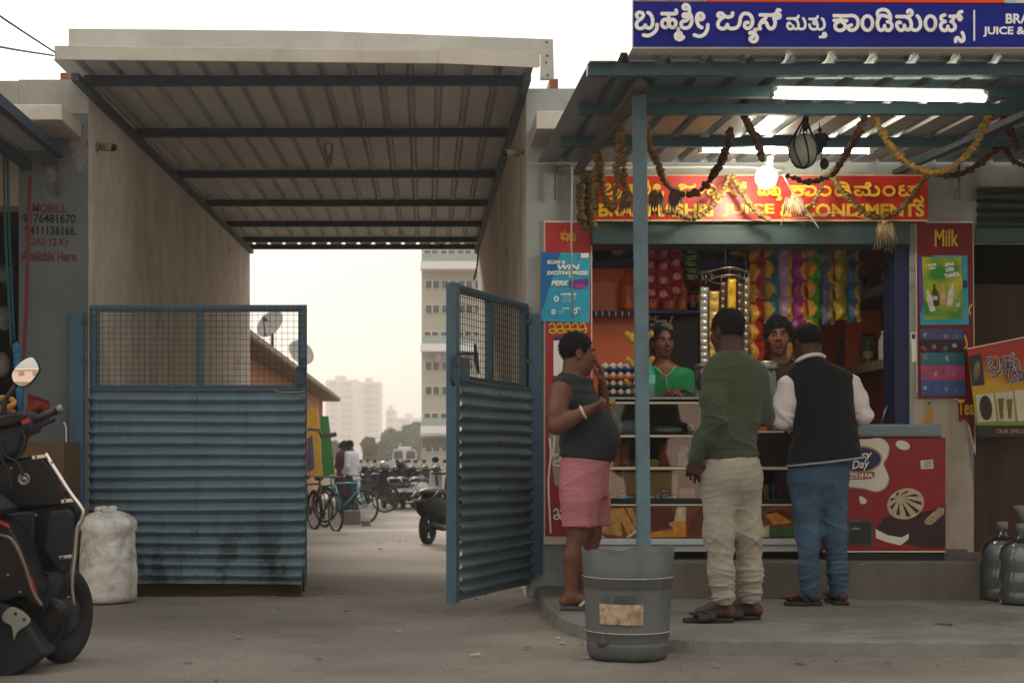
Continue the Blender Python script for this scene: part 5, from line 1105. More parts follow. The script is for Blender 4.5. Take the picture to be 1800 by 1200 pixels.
for k, (a, b, n, y0) in enumerate(((1134, 1154, 4, 428), (1155, 1177, 4, 430), (1178, 1200, 4, 424))):
    packet_strip(('left', 'middle', 'right')[k] + ' dark red packet strip just right of the blue post', a, b, y0, n, 24.5, 10.5, '#9a1a26', '#c9868a', 'heart', G)
packet_strip('narrow green packet strip with pale marks above the cola bottle', 1201, 1229, 424, 6, 11.5, 10.6, '#1f5a2e', '#b9c48a', 'spot', G)
box_item('hanging_packet', 'dark red packet hanging in front of the orange bottles', 'packet', 1167, 1186, 496, 526, 10.52, .03, mat('foil#9a1a26', '#9a1a26'), bevel=.012)
# wire rack of sachets
rk = thing('sachet_rack', 'hanging wire rack ring in front of the chip packets', 'rack', P(1275, 480, 10.1))
mb = MB(); rc = P(1275, 486, 10.1); R_ = .18
for rr, dz in ((R_, .03), (R_*.92, -.02)): mb.tube([rc + Vector((rr*math.cos(t), rr*math.sin(t)*.8, dz + .015*math.sin(t*3))) for t in np.linspace(0, 6.283, 36)], .006, 6)
mb.build('ring', M_STEEL, rk)
mb = MB()
for k in range(8): a = k/8*6.28; mb.tube(smooth([rc + Vector((R_*math.cos(a), R_*.8*math.sin(a), .03)), rc + Vector((R_*.9*math.cos(a), R_*.75*math.sin(a), .0)), rc + Vector((R_*.95*math.cos(a), R_*.77*math.sin(a), -.05))], 3), .004, 6)
mb.tube([rc + Vector((0, 0, .03)), rc + Vector((0, 0, .32))], .004); mb.tube([rc + Vector((-R_, 0, .03)), rc + Vector((0, 0, .06)), rc + Vector((R_, 0, .03))], .004); mb.build('wires', M_STEEL, rk)
def sachet_strip(lab, a, b, y0, y1, Y, c1, seg):
    mb = MB(); W_ = PX(b, Y)-PX(a, Y); x0 = PX(a, Y); z0 = PZ(y0, Y); H_ = PZ(y0, Y)-PZ(y1, Y)
    mb.grid(lambda u, v: (x0 + W_*u, Y - .012*abs(math.sin(v*seg*math.pi))*math.sin(u*math.pi) + .01*math.sin(v*4), z0 - H_*v), 5, seg*6)
    mb.build('sachet_strip', mat('sachet'+c1, c1, rough=.18, metal=.25, var=.45, scale=26, bump=.3, bscale=30), label=lab, cat='sachet strip', group='sachet strips on the wire rack', solid=.002)
for k, q in enumerate(((1231, 1246, 505, 642, 9.98, '#a3a29a', 12, 'long grey sachet strip, leftmost on the wire rack'), (1247, 1264, 512, 635, 9.96, '#c9a458', 7, 'pale gold sachet strip beside the grey sachet strip'), (1266, 1277, 496, 600, 9.97, '#5f4a35', 8, 'brown sachet strip in the middle of the wire rack'), (1279, 1294, 490, 610, 9.94, '#d0a52c', 4, 'black and yellow sachet strip on the wire rack'), (1296, 1306, 498, 640, 9.98, '#57483a', 10, 'dark bronze sachet strip on the wire rack'), (1307, 1318, 488, 680, 10.02, '#7b705f', 14, 'long silver brown sachet strip, rightmost on the wire rack'))):
    sachet_strip(q[7], q[0], q[1], q[2], q[3], q[4], q[5], q[6])
mb = MB(); c = P(1325, 560, 10.3)
mb.grid(lambda u, v: (P(1309+5*u, 430+250*v, 10.4).x + .008*math.sin(v*40), 10.4 - .01*math.sin(v*60), P(0, 428+250*v, 10.4).z), 3, 120)
mb.build('sachet_strip', mat('sachetdark', '#4c3f38', rough=.15, metal=.5, var=.6, scale=30), label='thin shiny brown sachet strip between the wire rack and the red packets', cat='sachet strip', solid=.002)
# jars on the counter
def jar(lab, px_, py_, Y, r_, h_, fill):
    t = thing('glass_jar', lab, 'jar', P(px_, py_, Y)); c = P(px_, py_, Y)
    mb = MB(); mb.lathe([(r_*.95,0),(r_,.01),(r_,h_*.78),(r_*.9,h_*.86),(r_*.88,h_*.88)], c, 24); mb.build('jar_body', M_JAR, t)
    mb = MB(); mb.lathe([(r_*1.0,h_*.88),(r_*1.02,h_*.9),(r_*1.02,h_*.97),(r_*.9,h_)], c, 24); mb.build('lid', M_STEEL, t)
    mb = MB()
    for i in range(26): 
        a = random.uniform(0, 6.28); rr = random.uniform(.2, .75)*r_; mb.ball(c + Vector((rr*math.cos(a), rr*math.sin(a), .03 + random.uniform(0, h_*.5))), (.03, .03, .014), 8, 5, noise=.1)
    mb.build('contents', mat('jarfill'+fill, fill, rough=.8, var=.3), t)
jar('tall glass jar on the counter left of the man in the green sweater', 1243, 700, 9.55, .082, .235, '#8f6b4a')
jar('glass jar of brown biscuits between the two men at the counter', 1346, 756, 9.5, .082, .46, '#8a5530')
# water bottle at the counter
bottle('teal water bottle on the counter in front of the woman', 1143, 9.42, 690, .2, .033, '#2fa08f', '#2c9c8c', '#7fc9bd')
box_item('calculator', 'grey calculator box on the counter under the water bottle', 'calculator', 1136, 1151, 684, 697, 9.34, .06, mat('grey_device', '#77746c', rough=.5, var=.3, scale=60))

# ================================================================ right side shelving
rs = thing('side_shelf', 'dark red side shelving with comb edges along the right wall of the shop', 'shelf', (3.6, 11.2, 1.0))
xw = XB + .36
for z_, nm in ((2.235, 'upper_board'), (1.68, 'lower_board')):
    mb = MB(); mb.box(3.40, xw, 10.32, 12.28, z_, z_+.025); mb.build(nm, M_DRED, rs)
    mb = MB(); mb.box(3.39, 3.398, 10.32, 12.28, z_-.05, z_+.02); mb.build('edge_strip', M_BLACK, rs)
    for i in range(32):
        mb = MB(); mb.box(3.383, 3.389, 10.36+.06*i, 10.38+.06*i, z_-.035, z_+.035); mb.build('comb_tooth', mat('comb_beige', '#a08c6c', rough=.5), rs)
mb = MB(); mb.box(xw-.02, xw-.002, 10.33, 12.28, .4, 2.2); mb.build('back_board', mat('dim_red_board', '#cf4a24', rough=.6, var=.2), rs)
mb = MB(); mb.box(3.41, 3.70, 11.55, 11.6, 1.706, 2.18); mb.build('divider', M_ORANGE, rs)
bottle('white bottle on the lower side shelf', PX(1553, 10.6)*F_PX/10.6+VX, 10.6, HY-(1.707-CZ)*F_PX/10.6, .22, .04, '#c9c2b4', '#d8d3c8', '#b9b2a6')
bottle('bottle with green label on the upper side shelf', 1514, 11.3, HY-(2.262-CZ)*F_PX/11.3, .27, .045, '#a89c8c', '#c9c2b4', '#2c6a5c')
for k, (y_, cc, ln) in enumerate(((11.75, '#8c8577', 'grey'), (11.95, '#6b6258', 'brown'), (11.3, '#7d806f', 'olive'))):
    t_ = thing('goods_jar', ln + ' jar of goods on the lower side shelf', 'jar', (3.52, y_, 1.706)); c = Vector((3.52, y_, 1.706))
    mb = MB(); mb.lathe([(.06,0),(.065,.02),(.065,.2),(.05,.24)], c, 16); mb.build('jar_body', mat('gj'+cc, cc, rough=.25, var=.4, scale=18), t_); mb = MB(); mb.lathe([(.053,.24),(.053,.27)], c, 16); mb.build('lid', mat('dull_lid', '#7c3a2c', rough=.4), t_)
for k, (y_, cc) in enumerate(((11.9, '#b59a8a'), (12.08, '#a7866f'), (11.7, '#9aa08f'))):
    box_item('carton', ('pink', 'tan', 'sage')[k] + ' carton on the upper side shelf', 'carton', *(lambda x: (x, x+22))(VX + 3.45*F_PX/y_), HY-(2.262+.2-CZ)*F_PX/y_, HY-(2.262-CZ)*F_PX/y_, y_, .1, mat('ct'+cc, cc, rough=.6, var=.15))
for k, (y_, z_, cc, cn) in enumerate(((10.5,1.707,'#8f5a2c','amber'),(10.75,1.707,'#a9a08f','pale'),(10.95,1.707,'#6a2c22','dark red'),(11.15,1.707,'#5c6b4c','green'),(11.42,1.707,'#b08a4a','honey'),(10.5,2.262,'#b9b2a2','milky'),(10.7,2.262,'#8a4a2c','brown'),(10.9,2.262,'#4c6b7a','blue grey'),(11.1,2.262,'#c0a04a','yellow'),(11.55,2.262,'#7a8a7c','grey green'))):
    bottle(cn + ' bottle standing on the %s side shelf' % ('upper' if z_ > 2 else 'lower'), VX+(3.47+.05*(k % 3))*F_PX/y_, y_, HY-(z_-CZ)*F_PX/y_, .19+.02*(k % 3), .035+.004*(k % 2), cc, '#b9b0a2', ('#c9c0a0','#a0472c','#5a7a8a')[k % 3])
bc = thing('shop_door_panel', 'dark blue door panel at the right jamb of the juice shop', 'door panel', P(1585, 985, 10.02))
mb = MB(); mb.pbox(1573, 1599, 430, 980, 10.02, 10.28); mb.build('panel', mat('deep_blue_paint', '#14224f', rough=.5, var=.2), bc, bevel=.004)
mb = MB(); mb.tube([P(1559,712,9.8), P(1548,745,9.8)], .006); mb.build('steel_ladle', M_STEEL, label='shiny ladle handle beside the blue door panel', cat='ladle')

# ================================================================ bin
bn_ = thing('rubbish_bin', 'cut down grey plastic drum used as a rubbish bin in front of the blue post', 'bin', P(1104, 1165, 6.9) * 1)
c = Vector((PX(1103, 6.9), 6.9, .0)); r0, r1 = .198, .224; H_ = .515
def zy(py): return max(0, PZ(py, 6.69))
def wob(i, a, r, z):
    k = z / H_; d = 1 + .012*math.sin(3*a+1.2)*k + .01*math.sin(5*a)*k
    if i in (topi, topi+1): z = z + .014*math.sin(2*a+.8) + .008*math.sin(7*a) + (.012 if math.sin(a) > 0 else 0)
    return r*d, z
prof = [(.0,.004),(r0*.8,.003),(r0*.93,.012),(r0*.985,.035),(r0*1.0,.07),(r0*1.002,.082),(r0*.985,.086),(r0*.988,.092),(r0*1.02,.135),(r0*1.035,.14),(r0*1.02,.146),(r0*1.06,.34),(r0*1.055,.345),(r0*1.075,.35),(r0*1.08,.395),(r0*1.092,.4),(r0*1.08,.406),(r1,H_),(r1-.006,H_),(r0*1.04,.35),(r0*.97,.05),(.0,.03)]
topi = 17
mb = MB(); mb.lathe(prof, c, 64, wob=wob, cap=False)
mb.build('drum', streaked('grey_drum_plastic', '#585a56', '#2e2c28', .65, sx=5, rough=.55, bump=.2), bn_)
for z_ in (.140, .400):
    mb = MB(); rr = (r0*1.037 if z_ < .2 else r0*1.094); mb.lathe([(rr,z_-.002),(rr+.0025,z_),(rr,z_+.002)], c, 64, wob=lambda i, a, r, z: (r*(1+.012*math.sin(3*a+1.2)*z/H_+.01*math.sin(5*a)*z/H_)+.001, z), cap=False); mb.build('scuffed_rib', mat('scuffed_rib', '#b9b7ad', rough=.6, var=.3, scale=30), bn_)
def onbin(px0, px1, py0, py1, nm, m, d=.004):
    def fn(u, v):
        X_ = PX(px0+(px1-px0)*u, 6.7); z = PZ(py0+(py1-py0)*v, 6.7); k = z/H_; a = math.asin(max(-.99, min(.99, (X_-c.x)/(r0*1.05)))) - math.pi/2
        rr = r0*(1.0+.08*z/.4)*(1+.012*math.sin(3*a+1.2)*k+.01*math.sin(5*a)*k) + d + .002*math.sin(u*17+v*5)*math.sin(v*13) ; return (c.x + rr*math.cos(a), c.y + rr*math.sin(a), z)
    mb = MB(); mb.grid(fn, 18, 8); mb.build(nm, m, bn_)
onbin(1058, 1130, 1062, 1098, 'torn_label', mat('torn_label', '#b39a7c', rough=.8, var=.5, scale=18, dirt='#5d4a36', damt=.8, dscale=22), .006)
onbin(1062, 1071, 1047, 1057, 'stamp', mat('faded_ink', '#55595a', rough=.6, var=.3), .005)
for k in range(4): onbin(1080, 1116-5*(k % 2), 1047+4*k, 1048.6+4*k, 'stamp', mat('faded_ink', '#55595a'), .005)
mb = MB(); random.seed(4)
for i in range(16): mb.ball(c + Vector((random.uniform(-.13,.13), random.uniform(-.13,.13), .1)), (.05,.04,.03), 8, 5, noise=.3)
mb.build('rubbish', mat('rubbish', '#4d4a44', rough=.9, var=.5), bn_)

# ================================================================ sack
sk = thing('white_sack', 'tied dirty white woven sack standing before the closed gate leaf', 'sack', P(181, 1063, 9.45))
c = P(181, 1063, 9.45); c.z = 0.002; c.y = 9.6; random.seed(8)
def sw(i, a, r, z):
    rid = lambda q: (1-abs(math.sin(q)))**3
    f = 1 + .035*math.sin(2*a+z*4+.6) + .02*math.sin(3*a-z*7) + .03*rid(z*9+1.1*math.sin(a+1)+.6) + .022*rid(z*15-1.6*math.sin(a*2)) + .018*rid(a*2.5+z*9+.5*math.sin(z*20)) + .012*rid(a*4-z*13) - .028*math.exp(-((z-.25-.03*math.sin(a*1.0+2))/.016)**2) - .02*math.exp(-((z-.38-.03*math.sin(a*2))/.014)**2)
    if z > .44: f += min(1, (z-.44)/.1)*(.05*math.cos(9*a+z*8)+.03*math.cos(14*a))
    return r*f + .012*math.sin(a*1.3+2), z + (.016*math.sin(a*2+1) if z > .42 else 0)
prof = [(.0,.0),(.12,.002),(.165,.02)] + [(.168+.012*math.sin(z*7+.2), z) for z in np.linspace(.05, .46, 24)] + [(.178,.49),(.172,.53),(.155,.562),(.12,.585),(.08,.6),(.045,.606),(.04,.615),(.05,.63),(.03,.64),(0,.635)]
mb = MB(); mb.lathe(prof, c, 56, wob=sw, cap=False)
mb.build('sack_cloth', mat('woven_plastic', '#cfcac0', rough=.6, var=.12, scale=7, dirt='#544d40', damt=.8, dscale=5.5, bump=1.0, bscale=16), sk)
mb = MB()
for k in range(5):
    a = k*1.3; mb.ball(c + Vector((-.03+.035*math.cos(a), .03*math.sin(a), .618 + .012*(k % 2))), (.034,.02,.018), 8, 6, noise=.3)
mb.build('tied_mouth', MATS['woven_plastic'], sk)

# ================================================================ water jars at the right edge
def water_jar(px_, py_, Y, lab):
    c = P(px_, py_, Y); c.z = .08; t = thing('water_jar', lab, 'water jar', c, 'large water jars at the right edge'); r_ = .13
    prof = [(r_*.9,0),(r_,.02),(r_,.07),(r_*.95,.085),(r_,.10),(r_,.19),(r_*.94,.205),(r_,.22),(r_,.30),(r_*.9,.35),(r_*.6,.39),(r_*.25,.41),(r_*.22,.45)]
    mb = MB(); mb.lathe(prof, c, 28); mb.build('jar_body', glass('water_jar_plastic', (.86, .9, .92), .15), t)
    mb = MB(); mb.lathe([(r_*.25,.445),(r_*.25,.49),(r_*.2,.495)], c, 18); mb.build('cap', mat('dull_cap', '#6f7274', rough=.6), t)
    mb = MB(); mb.lathe([(r_*.85,.006),(r_*.93,.03),(r_*.92,.30),(r_*.5,.37)], c, 20); mb.build('water', mat('murky_fill', '#848b89', rough=.3, var=.2), t)
water_jar(1762, 1050, 9.0, 'large empty looking water jar, left one at the right frame edge')
water_jar(1796, 1062, 8.72, 'large water jar, front one cut off by the right frame edge')
mb = MB(); cw = P(1800, 905, 9.3); mb.lathe([(.02,-.06),(.03,0),(.07,.06)], cw, 18, cap=False); mb.build('funnel', mat('dull_funnel', '#8b8c8a'), label='white funnel standing behind the water jars', cat='funnel', solid=.003)
# ================================================================ litter
random.seed(21)
def litter(px_, py_, z, s_, cc, lab, nm='litter', flat_=.25):
    Y = (CZ - z) * F_PX / (py_ - HY); p = P(px_, py_, Y); mb = MB(); a = random.uniform(0, 3)
    mb.grid(lambda u, v: (p.x + s_*((u-.5)*math.cos(a) - (v-.5)*.4*math.sin(a)), Y + s_*((u-.5)*math.sin(a) + (v-.5)*.4*math.cos(a)), gz(p.x, Y)*0 + z + .006 + s_*flat_*abs(math.sin(u*5+v*3))*.35), 7, 5)
    mb.build(nm, mat('lit'+cc, cc, rough=.8, var=.3, scale=30), label=lab, cat='litter', solid=.0015)
for q in ((835, 1152, .005, .06, '#b9b4a6', 'crumpled white paper slip on the ground in front of the gates', 'paper_scrap', .2), (980, 1122, .005, .035, '#c7c39a', 'pale green scrap on the ground left of the bin', 'paper_scrap', .3), (988, 1131, .005, .05, '#a9a9ad', 'grey wrapper on the ground left of the bin', 'paper_scrap', .2), (1022, 1132, .005, .05, '#8d7a66', 'brown leaf on the ground touching the bin', 'dry_leaf', .3),
          (1450, 1149, .005, .028, '#d3cfc0', 'white cigarette end below the kerb', 'cigarette_end', .3), (1406, 1168, .005, .05, '#332c26', 'dark twig on the ground below the kerb', 'twig', .1), (1660, 1098, .08, .09, '#3f372e', 'dark stick lying on the pavement', 'stick', .05), (1514, 994, .32, .05, '#8d887b', 'white paper scrap on the plinth under the freezer', 'paper_scrap', .3),
          (256, 1052, .0, .05, '#9c988d', 'white scrap on the ground beside the sack', 'paper_scrap', .25), (733, 1013, 0, .05, '#b0a588', 'yellowish scrap on the passage floor', 'paper_scrap', .2), (707, 952, -.2, .14, '#b5ad9a', 'crumpled bag at the far end of the passage', 'paper_scrap', .25), (745, 958, -.2, .16, '#3f372f', 'dark rag at the far end of the passage', 'rag', .2), (668, 966, -.2, .1, '#3a332c', 'dark clod at the far end of the passage', 'clod', .4), (1030, 1157, .005, .04, '#a09a8c', 'tiny pale chip on the ground left of the bin base', 'paper_scrap', .2)):
    litter(q[0], q[1], q[2], q[3], q[4], q[5], q[6], q[7])

random.seed(77)
for k, (a, b, cc, ln) in enumerate(((300,1085,'#6a5a44','brown leaf on the ground below the closed gate leaf'),(420,1120,'#8a8478','pale scrap on the ground mid left'),(610,1075,'#4a4034','dark leaf on the ground between the gates'),(700,1110,'#9a9484','small pale slip on the ground before the open gate'),(560,1160,'#5a4c3a','dry leaf on the ground near the bottom edge'),(330,1165,'#77705f','dull scrap on the ground right of the scooter wheel'),(890,1090,'#3f5a52','green bottle cap on the ground near the kerb'),(925,1140,'#6f6250','brown scrap on the ground left of the bin base'),(1260,1172,'#8f8a80','grey slip on the ground below the kerb front'),(1560,1165,'#5f5240','brown leaf on the ground below the kerb at right'),(1700,1180,'#8a857a','pale scrap on the ground at lower right'),(480,1050,'#b0aa9c','white crumpled scrap at the foot of the closed gate'))):
    litter(a, b, .004, random.uniform(.03,.055), cc, ln, 'ground_scrap', random.uniform(.15,.4))
# ================================================================ figures: smooth volumes meshed into one continuous skin each
def herm(t, ts, vs):
    ts = np.array(ts, float); vs = np.array(vs, float)
    if ts[0] > ts[-1]: ts, vs = ts[::-1], vs[::-1]
    m = np.gradient(vs, ts); i = np.clip(np.searchsorted(ts, t) - 1, 0, len(ts)-2); h = ts[i+1]-ts[i]; u = np.clip((t-ts[i])/h, 0, 1)
    return (2*u**3-3*u**2+1)*vs[i] + (u**3-2*u**2+u)*h*m[i] + (-2*u**3+3*u**2)*vs[i+1] + (u**3-u**2)*h*m[i+1]
class Vox:
    MARG = .05
    def __init__(s, lo, hi, h):
        s.lo = np.array(lo, float); s.h = h; s.n = np.ceil((np.array(hi)-s.lo)/h).astype(int)+1
        s.f = np.full(s.n, s.MARG, np.float32)
    def win(s, lo, hi):
        a = np.clip(np.floor((np.array(lo)-s.MARG-s.lo)/s.h).astype(int), 0, s.n); b = np.clip(np.ceil((np.array(hi)+s.MARG-s.lo)/s.h).astype(int)+1, 0, s.n)
        if (b <= a).any(): return None
        ax = [(s.lo[i]+s.h*np.arange(a[i], b[i])).astype(np.float32) for i in range(3)]
        return tuple(slice(a[i], b[i]) for i in range(3)), ax[0][:, None, None], ax[1][None, :, None], ax[2][None, None, :]
    def join(s, sl, d, k):
        f = s.f[sl]
        if k > 0:
            hh = np.clip(.5+.5*(f-d)/k, 0, 1); s.f[sl] = f*(1-hh)+d*hh-k*hh*(1-hh)
        else: s.f[sl] = np.minimum(f, d)
    def cap(s, a, b, ra, rb=None, k=.02):
        rb = ra if rb is None else rb; a = np.array(a, float); b = np.array(b, float); r = max(ra, rb)
        w_ = s.win(np.minimum(a, b)-r, np.maximum(a, b)+r)
        if w_ is None: return
        sl, x, y, z = w_; ba = b-a; L2 = max(1e-9, float(ba@ba))
        t = np.clip(((x-a[0])*ba[0]+(y-a[1])*ba[1]+(z-a[2])*ba[2])/L2, 0, 1)
        d = np.sqrt((x-a[0]-t*ba[0])**2+(y-a[1]-t*ba[1])**2+(z-a[2]-t*ba[2])**2)-(ra+t*(rb-ra)); s.join(sl, d.astype(np.float32), k)
    def chain(s, pts, rs, k=.02):
        for i in range(len(pts)-1): s.cap(pts[i], pts[i+1], rs[i], rs[i+1], k)
    def ell_d(s, w_, c, r, R_):
        sl, x, y, z = w_; q = [x-c[0], y-c[1], z-c[2]]
        if R_ is not None: q = [R_[0][i]*q[0]+R_[1][i]*q[1]+R_[2][i]*q[2] for i in range(3)]
        k0 = np.sqrt((q[0]/r[0])**2+(q[1]/r[1])**2+(q[2]/r[2])**2); k1 = np.sqrt((q[0]/r[0]**2)**2+(q[1]/r[1]**2)**2+(q[2]/r[2]**2)**2)+1e-6
        return (k0*(k0-1)/k1).astype(np.float32)
    def ell(s, c, r, R_=None, k=.02, sub=False):
        c = np.array(c, float); m = max(r); w_ = s.win(c-m, c+m)
        if w_ is None: return
        d = s.ell_d(w_, c, r, R_)
        if sub:
            f = s.f[w_[0]]; hh = np.clip(.5-.5*(f+d)/max(k, 1e-4), 0, 1); s.f[w_[0]] = f*(1-hh)-d*hh+k*hh*(1-hh)
        else: s.join(w_[0], d, k)
    def loft(s, rows, yaw=0., k=.02, inf=0., top=None, bot=None, pw=2.0):
        """rows: (z, cx, cy, half width, half depth); turned by yaw about each centre"""
        zs = [r[0] for r in rows]; z0, z1 = min(zs), max(zs); m = max(max(r[3], r[4]) for r in rows)+inf
        lo = (min(r[1] for r in rows)-m, min(r[2] for r in rows)-m, z0); hi = (max(r[1] for r in rows)+m, max(r[2] for r in rows)+m, z1)
        sl, x, y, z = s.win(lo, hi); zc = np.clip(z, z0, z1)
        cx, cy, rx, ry = [herm(zc, zs, [r[i] for r in rows]).astype(np.float32) for i in (1, 2, 3, 4)]
        c, s_ = math.cos(yaw), math.sin(yaw); dx, dy = x-cx, y-cy; u, v = dx*c+dy*s_, -dx*s_+dy*c
        rx = rx+inf; ry = ry+inf
        g = (np.abs(u/rx)**pw+np.abs(v/ry)**pw)**(1/pw); d = (g-1)*np.minimum(rx, ry)
        d = np.maximum(d, np.maximum(z-(z1 if top is None else top), (z0 if bot is None else bot)-z)); s.join(sl, d.astype(np.float32), k)
    def cut(s, fn):
        ax = [(s.lo[i]+s.h*np.arange(s.n[i])).astype(np.float32) for i in range(3)]
        s.f = np.maximum(s.f, fn(ax[0][:, None, None], ax[1][None, :, None], ax[2][None, None, :]).astype(np.float32))
    def mesh(s, name, m, parent, disp=None, it=1):
        f = s.f; f[0] = f[-1] = .05; f[:, 0] = f[:, -1] = .05; f[:, :, 0] = f[:, :, -1] = .05
        neg = f < 0; nx, ny, nz = f.shape; cnt = np.zeros((nx-1, ny-1, nz-1), np.int8)
        C = [(i, j, k) for i in (0, 1) for j in (0, 1) for k in (0, 1)]
        for i, j, k in C: cnt += neg[i:nx-1+i, j:ny-1+j, k:nz-1+k]
        cells = np.argwhere((cnt > 0) & (cnt < 8)); idx = -np.ones(cnt.shape, np.int64); idx[tuple(cells.T)] = np.arange(len(cells))
        vals = np.stack([f[cells[:, 0]+i, cells[:, 1]+j, cells[:, 2]+k] for i, j, k in C], 1)
        acc = np.zeros((len(cells), 3)); n_ = np.zeros(len(cells))
        for a in range(8):
            for b in range(a+1, 8):
                if sum(abs(C[a][t]-C[b][t]) for t in range(3)) != 1: continue
                va, vb = vals[:, a], vals[:, b]; cr = (va < 0) != (vb < 0); t = np.where(cr, va/np.where(cr, va-vb, 1), 0)
                p = np.array(C[a])[None]+t[:, None]*(np.array(C[b])-np.array(C[a]))[None]; acc += np.where(cr[:, None], p, 0); n_ += cr
        V = s.lo+s.h*(cells+acc/n_[:, None]); Q = []
        for ax in range(3):
            o1, o2 = [(1, 2), (2, 0), (0, 1)][ax]; sh = [slice(1, -1)]*3; sh[ax] = slice(0, -1)
            e0 = neg[tuple(sh)]; sh2 = list(sh); sh2[ax] = slice(1, None); e1 = neg[tuple(sh2)]
            E = np.argwhere(e0 != e1); off = np.ones(3, int); off[ax] = 0; E = E+off; fl = neg[tuple(E.T)]
            d1 = np.zeros(3, int); d1[o1] = 1; d2 = np.zeros(3, int); d2[o2] = 1
            q = np.stack([idx[tuple((E-d1-d2).T)], idx[tuple((E-d2).T)], idx[tuple(E.T)], idx[tuple((E-d1).T)]], 1)
            q = np.where(fl[:, None], q, q[:, ::-1]); Q.append(q)
        Q = np.concatenate(Q); Q = Q[(Q >= 0).all(1)]
        nb = np.concatenate([Q[:, [0, 1]], Q[:, [1, 2]], Q[:, [2, 3]], Q[:, [3, 0]]]); nb = np.concatenate([nb, nb[:, ::-1]])
        deg = np.bincount(nb[:, 0], minlength=len(V))[:, None]
        for _ in range(it):
            S = np.stack([np.bincount(nb[:, 0], V[nb[:, 1], i], len(V)) for i in range(3)], 1); V = .5*V+.5*S/np.maximum(deg, 1)
        if disp is not None:
            nrm = np.zeros_like(V); a = V[Q[:, 2]]-V[Q[:, 0]]; b = V[Q[:, 3]]-V[Q[:, 1]]; cr = np.cross(a, b)
            for i in range(4): np.add.at(nrm, Q[:, i], cr)
            nrm /= np.linalg.norm(nrm, axis=1, keepdims=True)+1e-9; V = V+nrm*disp(V)[:, None]
        og = np.array(ORG[parent]); me = bpy.data.meshes.new(name); V = V-og
        me.vertices.add(len(V)); me.vertices.foreach_set('co', V.ravel()); me.loops.add(Q.size); me.loops.foreach_set('vertex_index', Q.ravel().astype(np.int32))
        me.polygons.add(len(Q)); me.polygons.foreach_set('loop_start', np.arange(0, Q.size, 4, dtype=np.int32)); me.polygons.foreach_set('loop_total', np.full(len(Q), 4, np.int32))
        me.polygons.foreach_set('use_smooth', np.ones(len(Q), bool)); me.update(calc_edges=True); me.validate(); me.materials.append(m)
        return link(name, me, parent)

def folds(amp, seed, fx=14., fz=30., warp=2.2, zr=None, zc=None):
    rg = np.random.default_rng(seed); ph = rg.uniform(0, 6.28, 12)
    def fn(V):
        x, y, z = V[:, 0], V[:, 1], V[:, 2]
        w1 = warp*np.sin(x*7+y*5+z*4+ph[0])+.8*warp*np.sin(x*-9+z*11+y*6+ph[1])
        a = 1-np.abs(np.sin(.5*(z*fz+x*fx+w1)+ph[2])); b = 1-np.abs(np.sin(.5*(z*fz*.7-x*fx*1.3-y*fx+w1*1.3)+ph[3]))
        d = 1.3*(a**4+b**4-.4)+.22*np.sin(z*fz*1.9+y*fx*2+w1*2+ph[4])
        A = amp if zr is None else amp*(.35+np.exp(-((z-zr)/zc)**2)*1.3)
        return A*d
    return fn
def rotm(yaw, pitch=0., roll=0.): return np.array(Euler((pitch, roll, yaw), 'XYZ').to_matrix())
M_SKIN = {}
def skin(n, col): 
    m = mat('skin_'+n, col, rough=.5, var=.12, scale=14, spec=.35, bump=.12, bscale=120); m.node_tree.nodes['Principled BSDF'].inputs['Subsurface Weight'].default_value = .06
    m.node_tree.nodes['Principled BSDF'].inputs['Subsurface Radius'].default_value = (.02, .008, .004); return m
M_HAIR = mat('black_hair', '#070606', rough=.75, var=.3, scale=60, bump=.6, bscale=180, spec=.3)
M_EYEW = mat('eye_white', '#b9b2a8', rough=.3, var=0); M_IRIS = mat('eye_dark', '#130c09', rough=.2, var=0)
def head(v, c, R_, s=1., k=.012, neck=None, nr=.055):
    c = np.array(c, float); L = lambda *p: c+R_@(np.array(p)*s)
    E = lambda p, r, kk=k, sub=False: v.ell(L(*p), tuple(x*s for x in r), R_, kk, sub)
    E((0,-.012,.03), (.073,.092,.088)); E((0,.03,-.035), (.057,.06,.08), .03); E((0,.06,-.095), (.026,.022,.02), .02)
    for sx in (-1, 1): E((sx*.036,.052,-.022), (.027,.027,.03), .02)
    v.cap(L(-.034,.076,.03), L(.034,.076,.03), .011*s, .011*s, .014)
    for sx in (-1, 1): E((sx*.03,.099,.008), (.019,.02,.012), .012, True)
    v.chain([L(0,.083,.018), L(0,.098,-.008), L(0,.108,-.026)], [.0085*s,.009*s,.0125*s], .008)
    for sx in (-1, 1): E((sx*.0125,.095,-.029), (.0095,.011,.0085), .006)
    E((0,.088,-.057), (.024,.012,.0065), .005); E((0,.087,-.069), (.02,.0115,.0075), .005)
    for sx in (-1, 1): E((sx*.0755,-.012,-.004), (.009,.022,.032), .006); E((sx*.082,-.006,-.004), (.006,.011,.018), .005, True)
    if neck is not None: v.cap(L(0,-.02,-.06), neck, nr*s, nr*1.12, .03)
    return L
